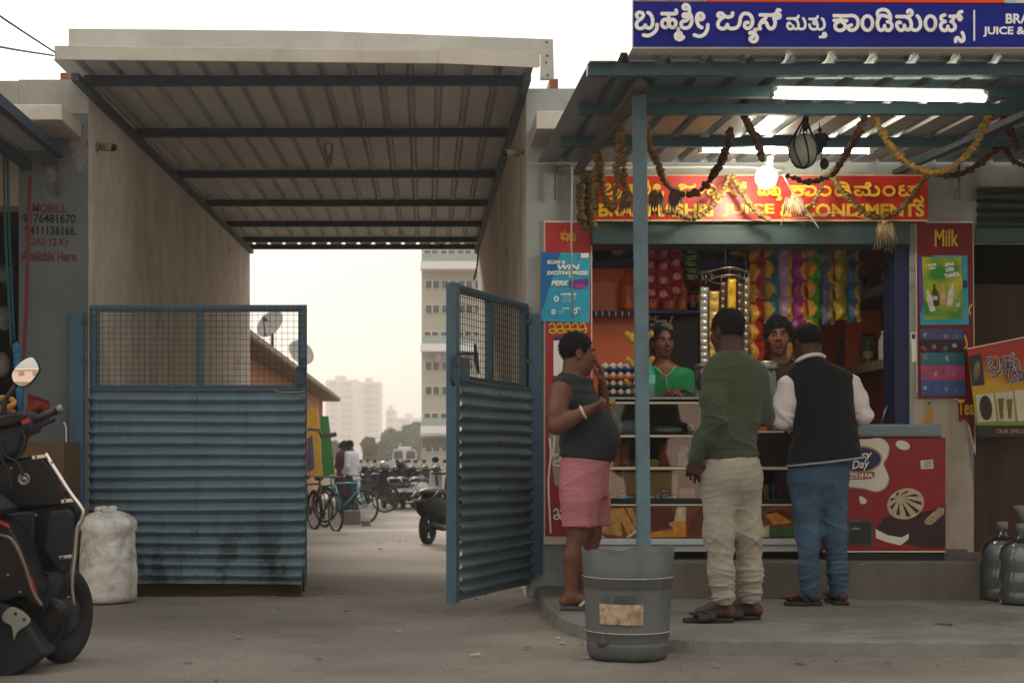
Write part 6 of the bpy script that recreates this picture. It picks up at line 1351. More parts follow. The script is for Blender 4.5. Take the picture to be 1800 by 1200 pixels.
def face_bits(L, R_, parent, s=1., brow=1.):
    for sx in (-1, 1):
        mb = MB(); mb.ball(L(sx*.03,.078,.007), (.0122*s,.0125*s,.0044*s), 10, 8); e = mb.build('eye', M_EYEW, parent)
        mb = MB(); mb.ball(L(sx*.03,.0875,.007), (.0062*s,.0045*s,.006*s), 8, 6); mb.build('iris', M_IRIS, e)
        mb = MB(); mb.tube([L(sx*.013,.093,.027), L(sx*.03,.0935,.032), L(sx*.048,.082,.028)], [.003*s,.0042*s*brow,.0022*s], 6); mb.build('eyebrow', M_HAIR, parent)
    mb = MB(); mb.ball(L(0,.0925,-.057), (.021*s,.0085*s,.005*s), 12, 6, 0, Matrix(R_)); mb.ball(L(0,.092,-.068), (.018*s,.0085*s,.006*s), 12, 6, 0, Matrix(R_))
    mb.build('lips', mat('lip_brown', '#5e2f2a', rough=.5, var=.1), parent)
def hair(name, c, R_, parent, s=1., line=None, r=(.081,.1,.094), off=(0,-.018,.036), seed=1, amp=.004, h=.006, extra=None, strands=3200, slen=1., temple=.75):
    c = np.array(c, float); v = Vox(c-.17*s, c+.19*s, h); L = lambda *p: c+R_@(np.array(p)*s)
    v.ell(L(*off), tuple(x*s for x in r), R_, 0)
    if extra: extra(v, L)
    line = line or [(-.13,-.075),(-.085,-.066),(-.03,-.03),(-.012,.018),(.03,.022),(.045,.055),(.068,.062),(.12,.078)]
    ys = [q[0]*s for q in line]; zs = [q[1]*s for q in line]
    def cf(x, y, z):
        q = [x-c[0], y-c[1], z-c[2]]; ly = R_[0][1]*q[0]+R_[1][1]*q[1]+R_[2][1]*q[2]; lz = R_[0][2]*q[0]+R_[1][2]*q[1]+R_[2][2]*q[2]
        lx = R_[0][0]*q[0]+R_[1][0]*q[1]+R_[2][0]*q[2]; return np.interp(ly, ys, zs)-lz-np.where(ly > .02*s, np.maximum(0, np.abs(lx)-.026*s)*temple, 0)
    v.cut(cf); rg = np.random.default_rng(seed); ph = rg.uniform(0, 6, 6)
    dn = lambda V: amp*(np.sin(V[:,0]*190+ph[0]+3*np.sin(V[:,2]*60))*np.sin(V[:,2]*120+ph[1])+.8*np.sin(V[:,1]*150+V[:,2]*90+ph[2])+.6*np.sin(V[:,0]*70+V[:,2]*50))
    o = v.mesh(name, M_HAIR, parent, dn, 0)
    # short strands standing off the surface
    me = o.data; n = len(me.vertices); co = np.zeros(n*3); me.vertices.foreach_get('co', co); co = co.reshape(-1, 3); nr = np.zeros(n*3); me.vertices.foreach_get('normal', nr); nr = nr.reshape(-1, 3)
    k = rg.choice(n, min(n, strands), replace=False); up = R_@np.array((0, -.25, -.75)); vs = []; fs = []
    for i in k:
        d = nr[i]*rg.uniform(.35, .9)+up*rg.uniform(.3, 1.)+rg.normal(0, .25, 3); d /= np.linalg.norm(d)+1e-6; sd_ = np.cross(d, nr[i]); sd_ /= np.linalg.norm(sd_)+1e-6
        b = co[i]-nr[i]*.002; L_ = rg.uniform(.008, .017)*s*slen; m = len(vs); vs += [b+sd_*.0014, b-sd_*.0014, b+d*L_]; fs.append((m, m+1, m+2))
    bm_ = bmesh.new(); bm_.from_mesh(me); vv = [bm_.verts.new(q) for q in vs]
    for f in fs: bm_.faces.new([vv[j] for j in f])
    bm_.to_mesh(me); bm_.free(); return o
def hand(v, w_, d, n_, side, curl=(.45,.55,.35), s=1., th=1., fr=.0088):
    w_ = np.array(w_, float); d = np.array(d, float); d /= np.linalg.norm(d); n_ = np.array(n_, float); n_ -= d*(n_@d); n_ /= np.linalg.norm(n_)
    x = np.cross(d, n_)*side
    for i, (o, L_) in enumerate(((.031,.068),(.0105,.077),(-.0105,.071),(-.03,.056))):
        b = w_+d*(.088-.005*abs(i-1))*s+x*o*s; v.cap(w_+x*o*.45*s+d*.012, b, .0165*s, .0128*s, .012)
        a = 0.; p = b; dv = d+x*(.05*(1.5-i)); dv /= np.linalg.norm(dv); r = fr*s*(1-.06*abs(i-1))
        for j, q in enumerate((.45, .31, .27)):
            a += curl[j]*(1+.13*i); p2 = p+(dv*math.cos(a)+n_*math.sin(a))*L_*q*s; v.cap(p, p2, r*(1-.1*j), r*(.93-.1*j), .004); p = p2
    b = w_+d*.022*s+x*.024*s; t1 = b+(d*.55+x*.62+n_*.35*th)*.042*s; t2 = t1+(d*.85+x*.12+n_*.5*th)*.032*s; t3 = t2+(d*.85-x*.15+n_*.5*th)*.026*s
    v.cap(w_+d*.02*s, b, .018*s, .016*s, .012); v.chain([b, t1, t2, t3], [.0165*s,.0125*s,.0105*s,.0085*s], .008)
def bone(*q): return np.array(P(*q))
def sandal(v_parent, px0, px1, py, Y, m, strap, d=.0, yaw=0.):
    """slipper sole under a foot, toes towards px1"""
    a, b = P(px0, py, Y), P(px1, py, Y); a.z = b.z = .083; L_ = (b-a).length; ax = (b-a).normalized(); ay = Vector((-ax.y, ax.x, 0))
    mb = MB(); n = 22; out = []
    for i in range(n):
        t = 2*math.pi*i/n; u = .5-.5*math.cos(t); wd = (.036+.012*u)*(abs(math.sin(t))**.7)*(1 if math.sin(t) > 0 else -1); out.append(a+ax*(L_*u)+ay*wd)
    mb.add([o for o in out]+[o+Vector((0,0,.022)) for o in out], [tuple(range(n))[::-1], tuple(range(n, 2*n))]+[(i,(i+1)%n,n+(i+1)%n,n+i) for i in range(n)])
    mb.build('slipper', m, v_parent, bevel=.005)
    mb = MB(); q = a+ax*L_*.78+Vector((0,0,.03)); 
    for sy in (-1, 1): mb.tube(smooth([q, a+ax*L_*.62+ay*sy*.03+Vector((0,0,.062)), a+ax*L_*.42+ay*sy*.045+Vector((0,0,.025))], 4), .0095, 6)
    mb.build('strap', strap, v_parent)
def foot(v, ankle, toe_dir, L_=.245, k=.02):
    a = np.array(ankle, float); d = np.array(toe_dir, float); d /= np.linalg.norm(d); z0 = .108+.022
    heel = np.array([a[0], a[1], z0])-d*.04; ball_ = heel+d*L_*.68; toe = heel+d*(L_-.03); x = np.array([-d[1], d[0], 0])
    v.cap(a, heel+d*.01, .036, .03, k); v.cap(heel, ball_, .028, .025, k); v.cap(a-[0,0,.01], ball_, .034, .022, k)
    for i, o in enumerate((.026,.01,-.004,-.017,-.029)): v.cap(ball_+x*o*.8, toe+x*o-d*.011*i, .014, .0105-.0008*i, .008)

# ---------------------------------------------------------------- 1: man in the tank top, side view, eating
s1 = 295; Y1 = 8.47
t1_ = thing('person', 'man in dark grey tank top and pink shorts eating beside the blue post', 'person', P(1025, 1075, Y1)); ORG[t1_].z = .08; t1_.location.z = .08
SK1 = skin('brown', '#6d4530')
def lo_hi(a, b, c_, d, Y, dep): 
    p, q = P(a, d, Y), P(b, c_, Y); return (p.x, Y-dep, max(.07, p.z)), (q.x, Y+dep, q.z)
lo, hi = lo_hi(945, 1100, 570, 1095, Y1, .36)
H1 = bone(1016, 622, Y1); R1 = rotm(R(-82), R(-4))
v = Vox(lo, hi, .0058)
L1 = head(v, H1, R1, 1.02, neck=bone(1008, 672, Y1), nr=.06)
v.ell(L1(0, .0, -.075), (.06, .07, .05), R1, .04)                    # full jaw and throat
r1 = lambda py, cx, rx, ry, dy=0: (PZ(py, Y1), PX(cx, Y1), Y1+dy, rx/s1, ry)
T1 = [r1(655,1003,18,.06), r1(668,1004,27,.115), r1(682,1007,34,.165), r1(705,1014,39,.185), r1(730,1026,45,.18), r1(755,1034,51,.185), r1(778,1037.5,52,.188), r1(800,1034,49,.18), r1(822,1028,42,.175), r1(850,1026,39,.17)]
v.loft(T1, 0, .03, -.008)
shn, eln, wrn = bone(984, 690, Y1-.175), bone(978, 749, Y1-.235), bone(1030, 722, Y1-.265)
v.chain([shn+[.0,.02,.0], shn*.45+eln*.55+[-.004,0,0], eln], [.07,.058,.047], .035); v.chain([eln, eln*.55+wrn*.45, wrn], [.048,.046,.03], .02)
hand(v, wrn, (1,.05,.33), (.25,.55,.8), -1, (.35,.7,.5), 1.0)
shf, elf, wrf = bone(1012, 692, Y1+.175), bone(1064, 738, Y1+.16), bone(1059, 676, Y1+.05)
v.chain([shf, elf], [.06,.044], .03); v.chain([elf, wrf], [.044,.028], .02); hand(v, wrf, (-.05,-.12,1), (-.8,.1,.1), 1, (.3,.5,.4), 1.0)
hn, kn, an = bone(1018, 850, Y1-.085), bone(1016, 938, Y1-.085), bone(1003, 1046, Y1-.085)
hf, kf, af = bone(1036, 850, Y1+.085), bone(1040, 938, Y1+.09), bone(1035, 1042, Y1+.10)
for a, b, c_ in ((hn, kn, an), (hf, kf, af)):
    v.chain([a, b], [.088,.062], .03); cm = b*.62+c_*.38+[-.018,0,0]; v.chain([b, cm, c_], [.056,.055,.034], .02); foot(v, c_, (1,-.12,0), .25)
v.mesh('body', SK1, t1_)
hair('hair', H1, R1, t1_, 1.02, seed=2, amp=.0018, r=(.0785,.099,.096), line=[(-.13,-.085),(-.085,-.085),(-.04,-.045),(-.018,.005),(.024,.01),(.045,.045),(.062,.06),(.12,.075)])
face_bits(L1, R1, t1_, 1.02)
v = Vox(lo, hi, .0058); v.loft(T1[2:], 0, .03, .006, top=PZ(666, Y1), bot=PZ(810, Y1)); v.loft(T1[:4], 0, .02, .006, bot=PZ(690, Y1)); v.cap(shn+[.004,.05,.05], shf+[0,-.05,.05], .04, .04, .03)
# arm holes and neck opening, tilted hem
v.ell(shn+[-.003,-.055,-.01], (.06,.085,.098), None, .012, True); v.ell(shf+[-.002,.06,-.01], (.06,.085,.098), None, .012, True); v.ell(bone(1016, 652, Y1), (.085,.082,.082), None, .01, True)
v.cut(lambda x, y, z: PZ(806, Y1)+(x-PX(1030, Y1))*-.10-z)
v.mesh('tank_top', mat('dark_grey_jersey', '#272c30', rough=.85, var=.12, bump=.15, bscale=200), t1_, folds(.0038, 3, 9, 26, zr=PZ(800, Y1), zc=.14), 2)
v = Vox(lo, hi, .0058)
S1 = [r1(803,1031,44,.186), r1(822,1028,44,.186), r1(850,1027,43,.182), r1(872,1027,42,.178)]
v.loft(S1, 0, .02); v.chain([hn, bone(1020, 880, Y1-.09), bone(1020, 926, Y1-.09)], [.115,.112,.106], .04); v.chain([hf, bone(1042, 880, Y1+.09), bone(1047, 924, Y1+.09)], [.105,.098,.084], .04)
v.cut(lambda x, y, z: PZ(924, Y1)+.012*(x-PX(1030, Y1))-z); v.cut(lambda x, y, z: z-PZ(807, Y1)-(x-PX(1030, Y1))*-.12)
M_PINK = mat('pink_striped_cotton', '#b9757a', rough=.85, var=.16, scale=6, bump=.25, bscale=150, stretch=(1, 1, 7), dirt='#a3555f', damt=.6, dscale=14)
v.mesh('shorts', M_PINK, t1_, folds(.0045, 5, 16, 18, zr=PZ(900, Y1), zc=.15), 2)
mb = MB(); mb.tube(smooth([bone(990,664,Y1-.05), bone(1005,672,Y1-.09), bone(1020,680,Y1-.09), bone(1045,715,Y1-.08), bone(1052,735,Y1-.03), bone(1046,712,Y1+.06), bone(1012,668,Y1+.07)], 6), .0045, 6); mb.build('lanyard', mat('grey_cord', '#565a58'), t1_)
mb = MB(); mb.tube(smooth([bone(1011,664,Y1-.098), bone(1018,670,Y1-.104), bone(1027,678,Y1-.105)], 4), .0085, 6); mb.build('lanyard_sleeve', mat('turquoise_cord', '#1b9fae', rough=.5), t1_)
mb = MB(); d = (wrn-eln)/np.linalg.norm(wrn-eln); c_ = wrn-d*.018; u = np.cross(d, [0,1,0]); u /= np.linalg.norm(u); w2 = np.cross(d, u)
mb.tube([c_+(u*math.cos(t)+w2*math.sin(t))*.036 for t in np.linspace(0, 6.283, 22)], .0085, 8); mb.build('bangle', mat('cream_bangle', '#c9bda6', rough=.4), t1_)
M_SOLE = mat('grey_sole', '#4a4c50', rough=.8, var=.2); M_STRAP = mat('cream_strap', '#b5ada2', rough=.6)
sandal(t1_, 985, 1062, 1076, Y1-.12, M_SOLE, M_STRAP); sandal(t1_, 1020, 1095, 1069, Y1+.09, M_SOLE, M_STRAP)
mb = MB(); mb.ball(bone(1077, 707, Y1-.28), (.02,.016,.02), noise=.15); mb.build('snack_bite', mat('snack_brown', '#a07a45', rough=.8, var=.4), label='small snack held in the hand of the man in the tank top', cat='snack')

# ---------------------------------------------------------------- 2: man in the green sweater, from behind
s2_ = 322; Y2 = 7.76
t2_ = thing('person', 'man in olive green sweater and khaki trousers seen from behind', 'person', P(1280, 1088, Y2)); ORG[t2_].z = .08; t2_.location.z = .08
SK2 = skin('dark', '#46291d'); lo, hi = lo_hi(1185, 1375, 530, 1105, Y2, .36)
H2 = bone(1277, 584, Y2+.03); R2 = rotm(R(32), R(-8))
r2 = lambda py, cx, rx, ry, dy=0: (PZ(py, Y2), PX(cx, Y2), Y2+dy, rx/s2_, ry)
v = Vox(lo, hi, .006); L2 = head(v, H2, R2, 1.0, neck=bone(1284, 640, Y2), nr=.06)
v.chain([bone(1290,650,Y2), bone(1285,720,Y2), bone(1282,810,Y2)], [.09,.1,.1], .03)
shl, ell_, wrl = bone(1257, 664, Y2-.03), bone(1256, 742, Y2-.11), bone(1222, 803, Y2-.08)
shr, elr, wrr = bone(1330, 662, Y2+.03), bone(1342, 730, Y2+.05), bone(1335, 735, Y2+.28)
v.chain([shl, ell_, wrl], [.045,.04,.028], .02); v.chain([shr, elr, wrr], [.045,.04,.028], .02)
hand(v, wrl, (-.12,.1,-1), (.3,.9,.0), 1, (.35,.5,.35), 1.02); hand(v, wrr, (-.1,1,.1), (-.2,0,-1), -1, (.3,.4,.3))
hl, kl, al = bone(1262, 840, Y2-.02), bone(1264, 935, Y2-.03), bone(1272, 1052, Y2-.02)
hr, kr, ar = bone(1306, 840, Y2+.03), bone(1314, 935, Y2+.05), bone(1319, 1050, Y2+.10)
for a, b, c_, d in ((hl, kl, al, (-1,.12,0)), (hr, kr, ar, (-1,.3,0))): v.chain([a, b, c_], [.07,.05,.036], .02); foot(v, c_, d, .25)
v.mesh('body', SK2, t2_)
hair('hair', H2, R2, t2_, 1.0, seed=4, amp=.0016, line=[(-.13,-.07),(-.085,-.062),(-.045,-.05),(-.03,.0),(.03,.02),(.045,.055),(.12,.075)], r=(.0785,.098,.0945))
v = Vox(lo, hi, .0058)
T2 = [r2(617,1284,21,.066), r2(627,1287,37,.09), r2(641,1291,51,.115), r2(658,1292,55,.126), r2(685,1292,53,.13), r2(715,1287,51.5,.13), r2(750,1281,53,.145,-.0), r2(780,1279,52,.15), r2(800,1280,51,.15), r2(810,1281,51,.15)]
v.loft(T2, R(8), .02, 0, bot=PZ(806, Y2))
v.chain([shl+[.01,0,.005], shl*.5+ell_*.5+[-.01,-.01,0], ell_], [.075,.072,.058], .03); v.chain([ell_, ell_*.5+wrl*.5+[-.003,0,0], wrl], [.06,.055,.042], .025)
v.chain([shr+[-.012,0,.0], elr], [.074,.056], .03); v.chain([elr, wrr], [.056,.042], .025)
v.ell(bone(1284, 612, Y2+.02), (.066,.06,.045), None, .01, True)
M_GREEN = mat('olive_sweater', '#39442f', rough=.92, var=.12, scale=4, sheen=.1, bump=.25, bscale=260)
arm = lambda V: np.exp(-(((V[:,0]-ell_[0])/.09)**2+((V[:,2]-ell_[2])/.10)**2))
f_a, f_b = folds(.010, 12, -26, 46, 1.6), folds(.0062, 11, 13, 26, zr=PZ(770, Y2), zc=.12)
hem = lambda V: -.006*np.exp(-((V[:,2]-PZ(792, Y2))/.004)**2)*(V[:,0] > PX(1235, Y2))
v.mesh('sweater', M_GREEN, t2_, lambda V: f_b(V)+f_a(V)*arm(V)+hem(V), 2)
v = Vox(lo, hi, .0058)
v.loft([r2(798,1283,48,.142), r2(815,1283,52,.155), r2(835,1284,54,.158), r2(855,1285,50,.14), r2(872,1286,42,.10), r2(890,1286,26,.05)], R(8), .03)
v.chain([hl, kl, kl*.4+al*.6+[-.004,0,0], al+[0,0,.012]], [.098,.076,.065,.064], .05); v.chain([hr, kr, kr*.4+ar*.6+[.003,0,0], ar+[0,0,.012]], [.098,.075,.065,.064], .05)
v.cut(lambda x, y, z: PZ(1062, Y2)-z); v.cut(lambda x, y, z: z-PZ(803, Y2))
M_KHAKI = mat('khaki_twill', '#a29a8a', rough=.9, var=.1, scale=5, bump=.2, bscale=240, dirt='#6f6552', damt=.4, dscale=6)
f1, f2_ = folds(.0046, 21, 12, 80, 2.6, zr=PZ(1040, Y2), zc=.12), folds(.0042, 22, 34, 30, 2.2, zr=PZ(950, Y2), zc=.12)
v.mesh('trousers', M_KHAKI, t2_, lambda V: f1(V)+f2_(V)*.8, 2)
M_SANDAL = mat('dark_sandal', '#241f1d', rough=.6, var=.2)
sandal(t2_, 1291, 1200, 1089, Y2-.04, M_SANDAL, M_SANDAL); sandal(t2_, 1338, 1252, 1082, Y2+.10, M_SANDAL, M_SANDAL)
for a, Yq in ((1240, Y2-.04), (1288, Y2+.08)):
    c_ = P(a, 1080, Yq); c_.z = .125; mb = MB(); mb.grid(lambda u, v_: (c_.x-.05+.1*u, c_.y+.052*math.cos(v_*math.pi), .1+.055*math.sin(v_*math.pi)-.015*(1-u)), 5, 10); mb.build('sandal_upper', M_SANDAL, t2_, solid=.004)

# ---------------------------------------------------------------- 3: man in the black vest, from behind, head bowed
s3_ = 289; Y3 = 8.65
t3_ = thing('person', 'man in black vest with white sleeves and blue jeans leaning on the counter', 'person', P(1440, 1060, Y3)); ORG[t3_].z = .08; t3_.location.z = .08
lo, hi = lo_hi(1345, 1545, 560, 1080, Y3, .42)
H3 = bone(1417, 606, Y3+.06); R3 = rotm(R(20), R(-28))
r3 = lambda py, cx, rx, ry, dy=0: (PZ(py, Y3), PX(cx, Y3), Y3+dy, rx/s3_, ry)
v = Vox(lo, hi, .006); L3 = head(v, H3, R3, 1.0, neck=bone(1424, 652, Y3), nr=.06)
v.chain([bone(1438,665,Y3), bone(1448,740,Y3), bone(1440,820,Y3)], [.09,.1,.1], .03)
shl, ell_, wrl = bone(1386, 678, Y3), bone(1377, 738, Y3+.02), bone(1398, 748, Y3+.24)
shr, elr, wrr = bone(1494, 676, Y3), bone(1515, 730, Y3+.02), bone(1482, 742, Y3+.24)
v.chain([shl, ell_, wrl], [.045,.04,.028], .02); v.chain([shr, elr, wrr], [.045,.04,.028], .02)
hand(v, wrl, (.15,1,-.1), (0,-.1,-1), 1, (.25,.4,.3)); hand(v, wrr, (-.3,1,-.1), (0,-.1,-1), -1, (.3,.5,.3))
hl, kl, al = bone(1414, 840, Y3), bone(1420, 935, Y3), bone(1424, 1040, Y3-.02)
hr, kr, ar = bone(1462, 840, Y3), bone(1467, 935, Y3+.02), bone(1476, 1042, Y3+.05)
for a, b, c_, d in ((hl, kl, al, (-1,.25,0)), (hr, kr, ar, (-.15,1,0))): v.chain([a, b, c_], [.07,.05,.036], .02); foot(v, c_, d, .24)
v.mesh('body', SK2, t3_)
hair('hair', H3, R3, t3_, 1.0, seed=6, amp=.0016, line=[(-.13,-.06),(-.085,-.055),(-.045,-.045),(-.03,.0),(.03,.02),(.045,.055),(.12,.075)], r=(.0785,.098,.0945))
v = Vox(lo, hi, .006)
for a, b, c_ in ((shl, ell_, wrl), (shr, elr, wrr)): v.chain([a, a*.5+b*.5, b], [.068,.07,.06], .03); v.chain([b, c_], [.06,.04], .025)
M_WSH = mat('white_shirt_cotton', '#d9d2cf', rough=.85, var=.06, bump=.15, bscale=200)
v.mesh('shirt_sleeves', M_WSH, t3_, folds(.0055, 31, 16, 36, 2.2, zr=PZ(735, Y3), zc=.1), 2)
v = Vox(lo, hi, .006)
T3 = [r3(628,1424,20,.07), r3(640,1428,36,.1), r3(654,1438,55,.118), r3(675,1442,58,.13), r3(710,1447,53,.135), r3(750,1450,55,.14), r3(785,1451,60,.15), r3(812,1451,65,.158), r3(830,1451,67,.16)]
v.loft(T3, 0, .02, .004); v.ell(bone(1423, 618, Y3+.02), (.068,.062,.04), None, .01, True)
for a, sg in ((shl, -1), (shr, 1)): v.ell(a+[sg*.056,0,-.03], (.05,.11,.12), None, .012, True)
hemz = lambda x: PZ(822, Y3)+(x-PX(1385, Y3))/(PX(1520, Y3)-PX(1385, Y3))*.055
v.cut(lambda x, y, z: hemz(x)-z)
M_VEST = mat('black_vest_fleece', '#0c0d0e', rough=.95, var=.2, sheen=.05, bump=.2, bscale=180)
v.mesh('vest', M_VEST, t3_, folds(.0048, 33, 14, 12, 2, zr=PZ(790, Y3), zc=.2), 2)
mb = MB(); pts = []
for a in np.linspace(math.pi*1.0, math.pi*2.0, 24):
    x = PX(1451.5, Y3)+.236*math.cos(a); pts.append((x, Y3+.172*math.sin(a), hemz(x)+.012))
mb.tube(pts, .0075, 6); mb.build('hem_stripe', mat('grey_piping', '#8f9798', rough=.7), t3_)
mb = MB(); mb.tube(smooth([bone(1400,637,Y3-.02), bone(1408,630,Y3-.07), bone(1424,624,Y3-.088), bone(1440,623,Y3-.07), bone(1449,627,Y3-.02)], 5), .0125, 8); mb.build('collar', M_WSH, t3_)
v = Vox(lo, hi, .006)
v.loft([r3(800,1440,46,.13), r3(830,1439,51,.148), r3(850,1438,48,.135), r3(868,1438,40,.1), r3(888,1438,24,.05)], 0, .03)
v.chain([hl, kl, kl*.35+al*.65, al+[.0,0,.01]], [.097,.072,.06,.058], .04); v.chain([hr, kr, kr*.35+ar*.65, ar+[0,0,.01]], [.097,.072,.06,.058], .04)
v.cut(lambda x, y, z: PZ(1050, Y3)-z); v.cut(lambda x, y, z: z-PZ(806, Y3))
M_JEANS = mat('blue_denim', '#3a5268', rough=.9, var=.22, scale=5, bump=.25, bscale=260, dirt='#6b879c', damt=.4, dscale=5)
f1, f2_ = folds(.0042, 41, 12, 80, 2.6, zr=PZ(1015, Y3), zc=.13), folds(.004, 42, 32, 32, 2.2, zr=PZ(920, Y3), zc=.1)
v.mesh('jeans', M_JEANS, t3_, lambda V: f1(V)+f2_(V), 2)
sandal(t3_, 1446, 1378, 1061, Y3-.02, M_SANDAL, M_SANDAL)
a_, b_ = ar+np.array([0,-.05,0]), ar+np.array([-.03,.2,0])
mb = MB(); mb.box(ar[0]-.05, ar[0]+.045, ar[1]-.06, ar[1]+.19, .082, .105); mb.build('slipper', M_SANDAL, t3_, bevel=.01)

# ---------------------------------------------------------------- 4: woman in green behind the counter
Y4 = 10.0; s4_ = 250
t4_ = thing('person', 'woman in bright green top standing behind the counter', 'person', P(1172, 985, Y4)); ORG[t4_].z = .34; t4_.location.z = .34
SK4 = skin('warm', '#6b4130'); lo, hi = lo_hi(1115, 1240, 555, 985, Y4, .34); lo = (lo[0], lo[1], .33)
H4 = bone(1165, 603, Y4); R4 = rotm(R(180-8+20), R(4))
v = Vox(lo, hi, .006); L4 = head(v, H4, R4, .93, neck=bone(1167, 648, Y4), nr=.046)
r4 = lambda py, cx, rx, ry: (PZ(py, Y4), PX(cx, Y4), Y4, rx/s4_, ry)
T4 = [r4(636,1168,15,.055), r4(646,1170,30,.08), r4(658,1172,39,.095), r4(690,1173,37,.105), r4(730,1173,33,.1), r4(780,1173,36,.11), r4(840,1173,42,.12), r4(985,1173,36,.1)]
v.loft(T4, 0, .02, -.008)
sl_, el_, wl_ = bone(1138, 664, Y4), bone(1134, 712, Y4-.08), bone(1183, 690, Y4-.22)
sr_, er_, wr_ = bone(1205, 662, Y4), bone(1213, 706, Y4-.05), bone(1203, 700, Y4-.2)
v.chain([sl_, el_, wl_], [.042,.036,.024], .02); v.chain([sr_, er_, wr_], [.042,.036,.024], .02)
hand(v, wl_, (1,-.05,.25), (.1,-.2,-1), 1, (.35,.5,.4), .92); hand(v, wr_, (-.5,-.6,.3), (-.3,.2,-1), -1, (.4,.6,.4), .92)
v.mesh('body', SK4, t4_)
hair('hair', H4, R4, t4_, .99, seed=8, amp=.0012, temple=2.6, strands=1800, line=[(-.13,-.13),(-.07,-.13),(-.03,-.10),(-.005,-.05),(.02,.03),(.04,.07),(.068,.09),(.12,.10)], r=(.077,.092,.09), extra=lambda v, L: v.ell(L(0,-.105,-.03), (.045,.04,.05), None, .02))
face_bits(L4, R4, t4_, .93)
v = Vox(lo, hi, .006); v.loft(T4[1:], 0, .02, .004)
for a, b in ((sl_, el_), (sr_, er_)): v.chain([a, a*.35+b*.65], [.062,.056], .03)
v.ell(bone(1169, 640, Y4-.03), (.062,.085,.05), None, .01, True); v.ell(bone(1170, 652, Y4-.1), (.034,.06,.045), None, .01, True)
v.mesh('green_top', mat('green_top_cotton', '#0f7a4a', rough=.8, var=.1, bump=.15, bscale=180), t4_, folds(.003, 51, 12, 20), 2)
mb = MB(); mb.tube(smooth([P(1150,644,Y4-.07), P(1160,652,Y4-.1), P(1170,660,Y4-.112), P(1181,652,Y4-.1), P(1188,643,Y4-.07)], 4), .003, 6); mb.tube([P(1171,661,Y4-.112), P(1174,690,Y4-.115)], .0025, 6); mb.build('neck_trim', mat('cream_piping', '#b9a878'), t4_)
mb = MB(); d = (wl_-el_)/np.linalg.norm(wl_-el_); u = np.cross(d, [0,1,0]); u /= np.linalg.norm(u); w2 = np.cross(d, u); mb.tube([wl_-d*.02+(u*math.cos(t)+w2*math.sin(t))*.029 for t in np.linspace(0, 6.283, 18)], .005, 6); mb.build('red_bangle', mat('red_thread', '#8f2a1c'), t4_)

# ---------------------------------------------------------------- 5: boy behind the counter
Y5 = 9.98
t5_ = thing('person', 'boy with thick black hair in a dark shirt facing out behind the counter', 'person', P(1372, 985, Y5)); ORG[t5_].z = .34; t5_.location.z = .34
SK5 = skin('tan', '#744834'); lo, hi = lo_hi(1310, 1430, 530, 985, Y5, .3); lo = (lo[0], lo[1], .33)
H5 = bone(1368, 593, Y5); R5 = rotm(R(180-12), R(3))
v = Vox(lo, hi, .006); L5 = head(v, H5, R5, 1.12, neck=bone(1370, 650, Y5), nr=.05)
r5 = lambda py, cx, rx, ry: (PZ(py, Y5), PX(cx, Y5), Y5, rx/250, ry)
T5 = [r5(636,1370,17,.06), r5(648,1371,34,.085), r5(662,1372,45,.1), r5(700,1373,43,.11), r5(780,1373,40,.11), r5(985,1373,38,.11)]
v.loft(T5, 0, .02, -.008)
for sx in (-1, 1): v.chain([bone(1372+sx*40, 668, Y5), bone(1372+sx*47, 735, Y5), bone(1372+sx*34, 750, Y5-.18)], [.045,.04,.028], .02); hand(v, bone(1372+sx*34, 750, Y5-.18), (-sx*.5,-1,0), (0,-.1,-1), sx, (.3,.4,.3), .9)
v.mesh('body', SK5, t5_)
hair('hair', H5, R5, t5_, 1.16, seed=9, amp=.006, line=[(-.13,-.07),(-.06,-.05),(-.012,-.01),(.02,.02),(.045,.036),(.07,.04),(.12,.046)], r=(.084,.102,.097))
face_bits(L5, R5, t5_, 1.12, 1.3)
v = Vox(lo, hi, .006); v.loft(T5, 0, .02, .006, bot=PZ(900, Y5)); v.ell(bone(1370, 628, Y5-.02), (.07,.075,.05), None, .01, True)
for sx in (-1, 1): v.chain([bone(1372+sx*40, 668, Y5), bone(1372+sx*46, 715, Y5)], [.064,.058], .03)
v.mesh('shirt', mat('dark_brown_shirt', '#2a1a14', rough=.85, var=.2, bump=.15, bscale=180), t5_, folds(.003, 61, 12, 20), 2)
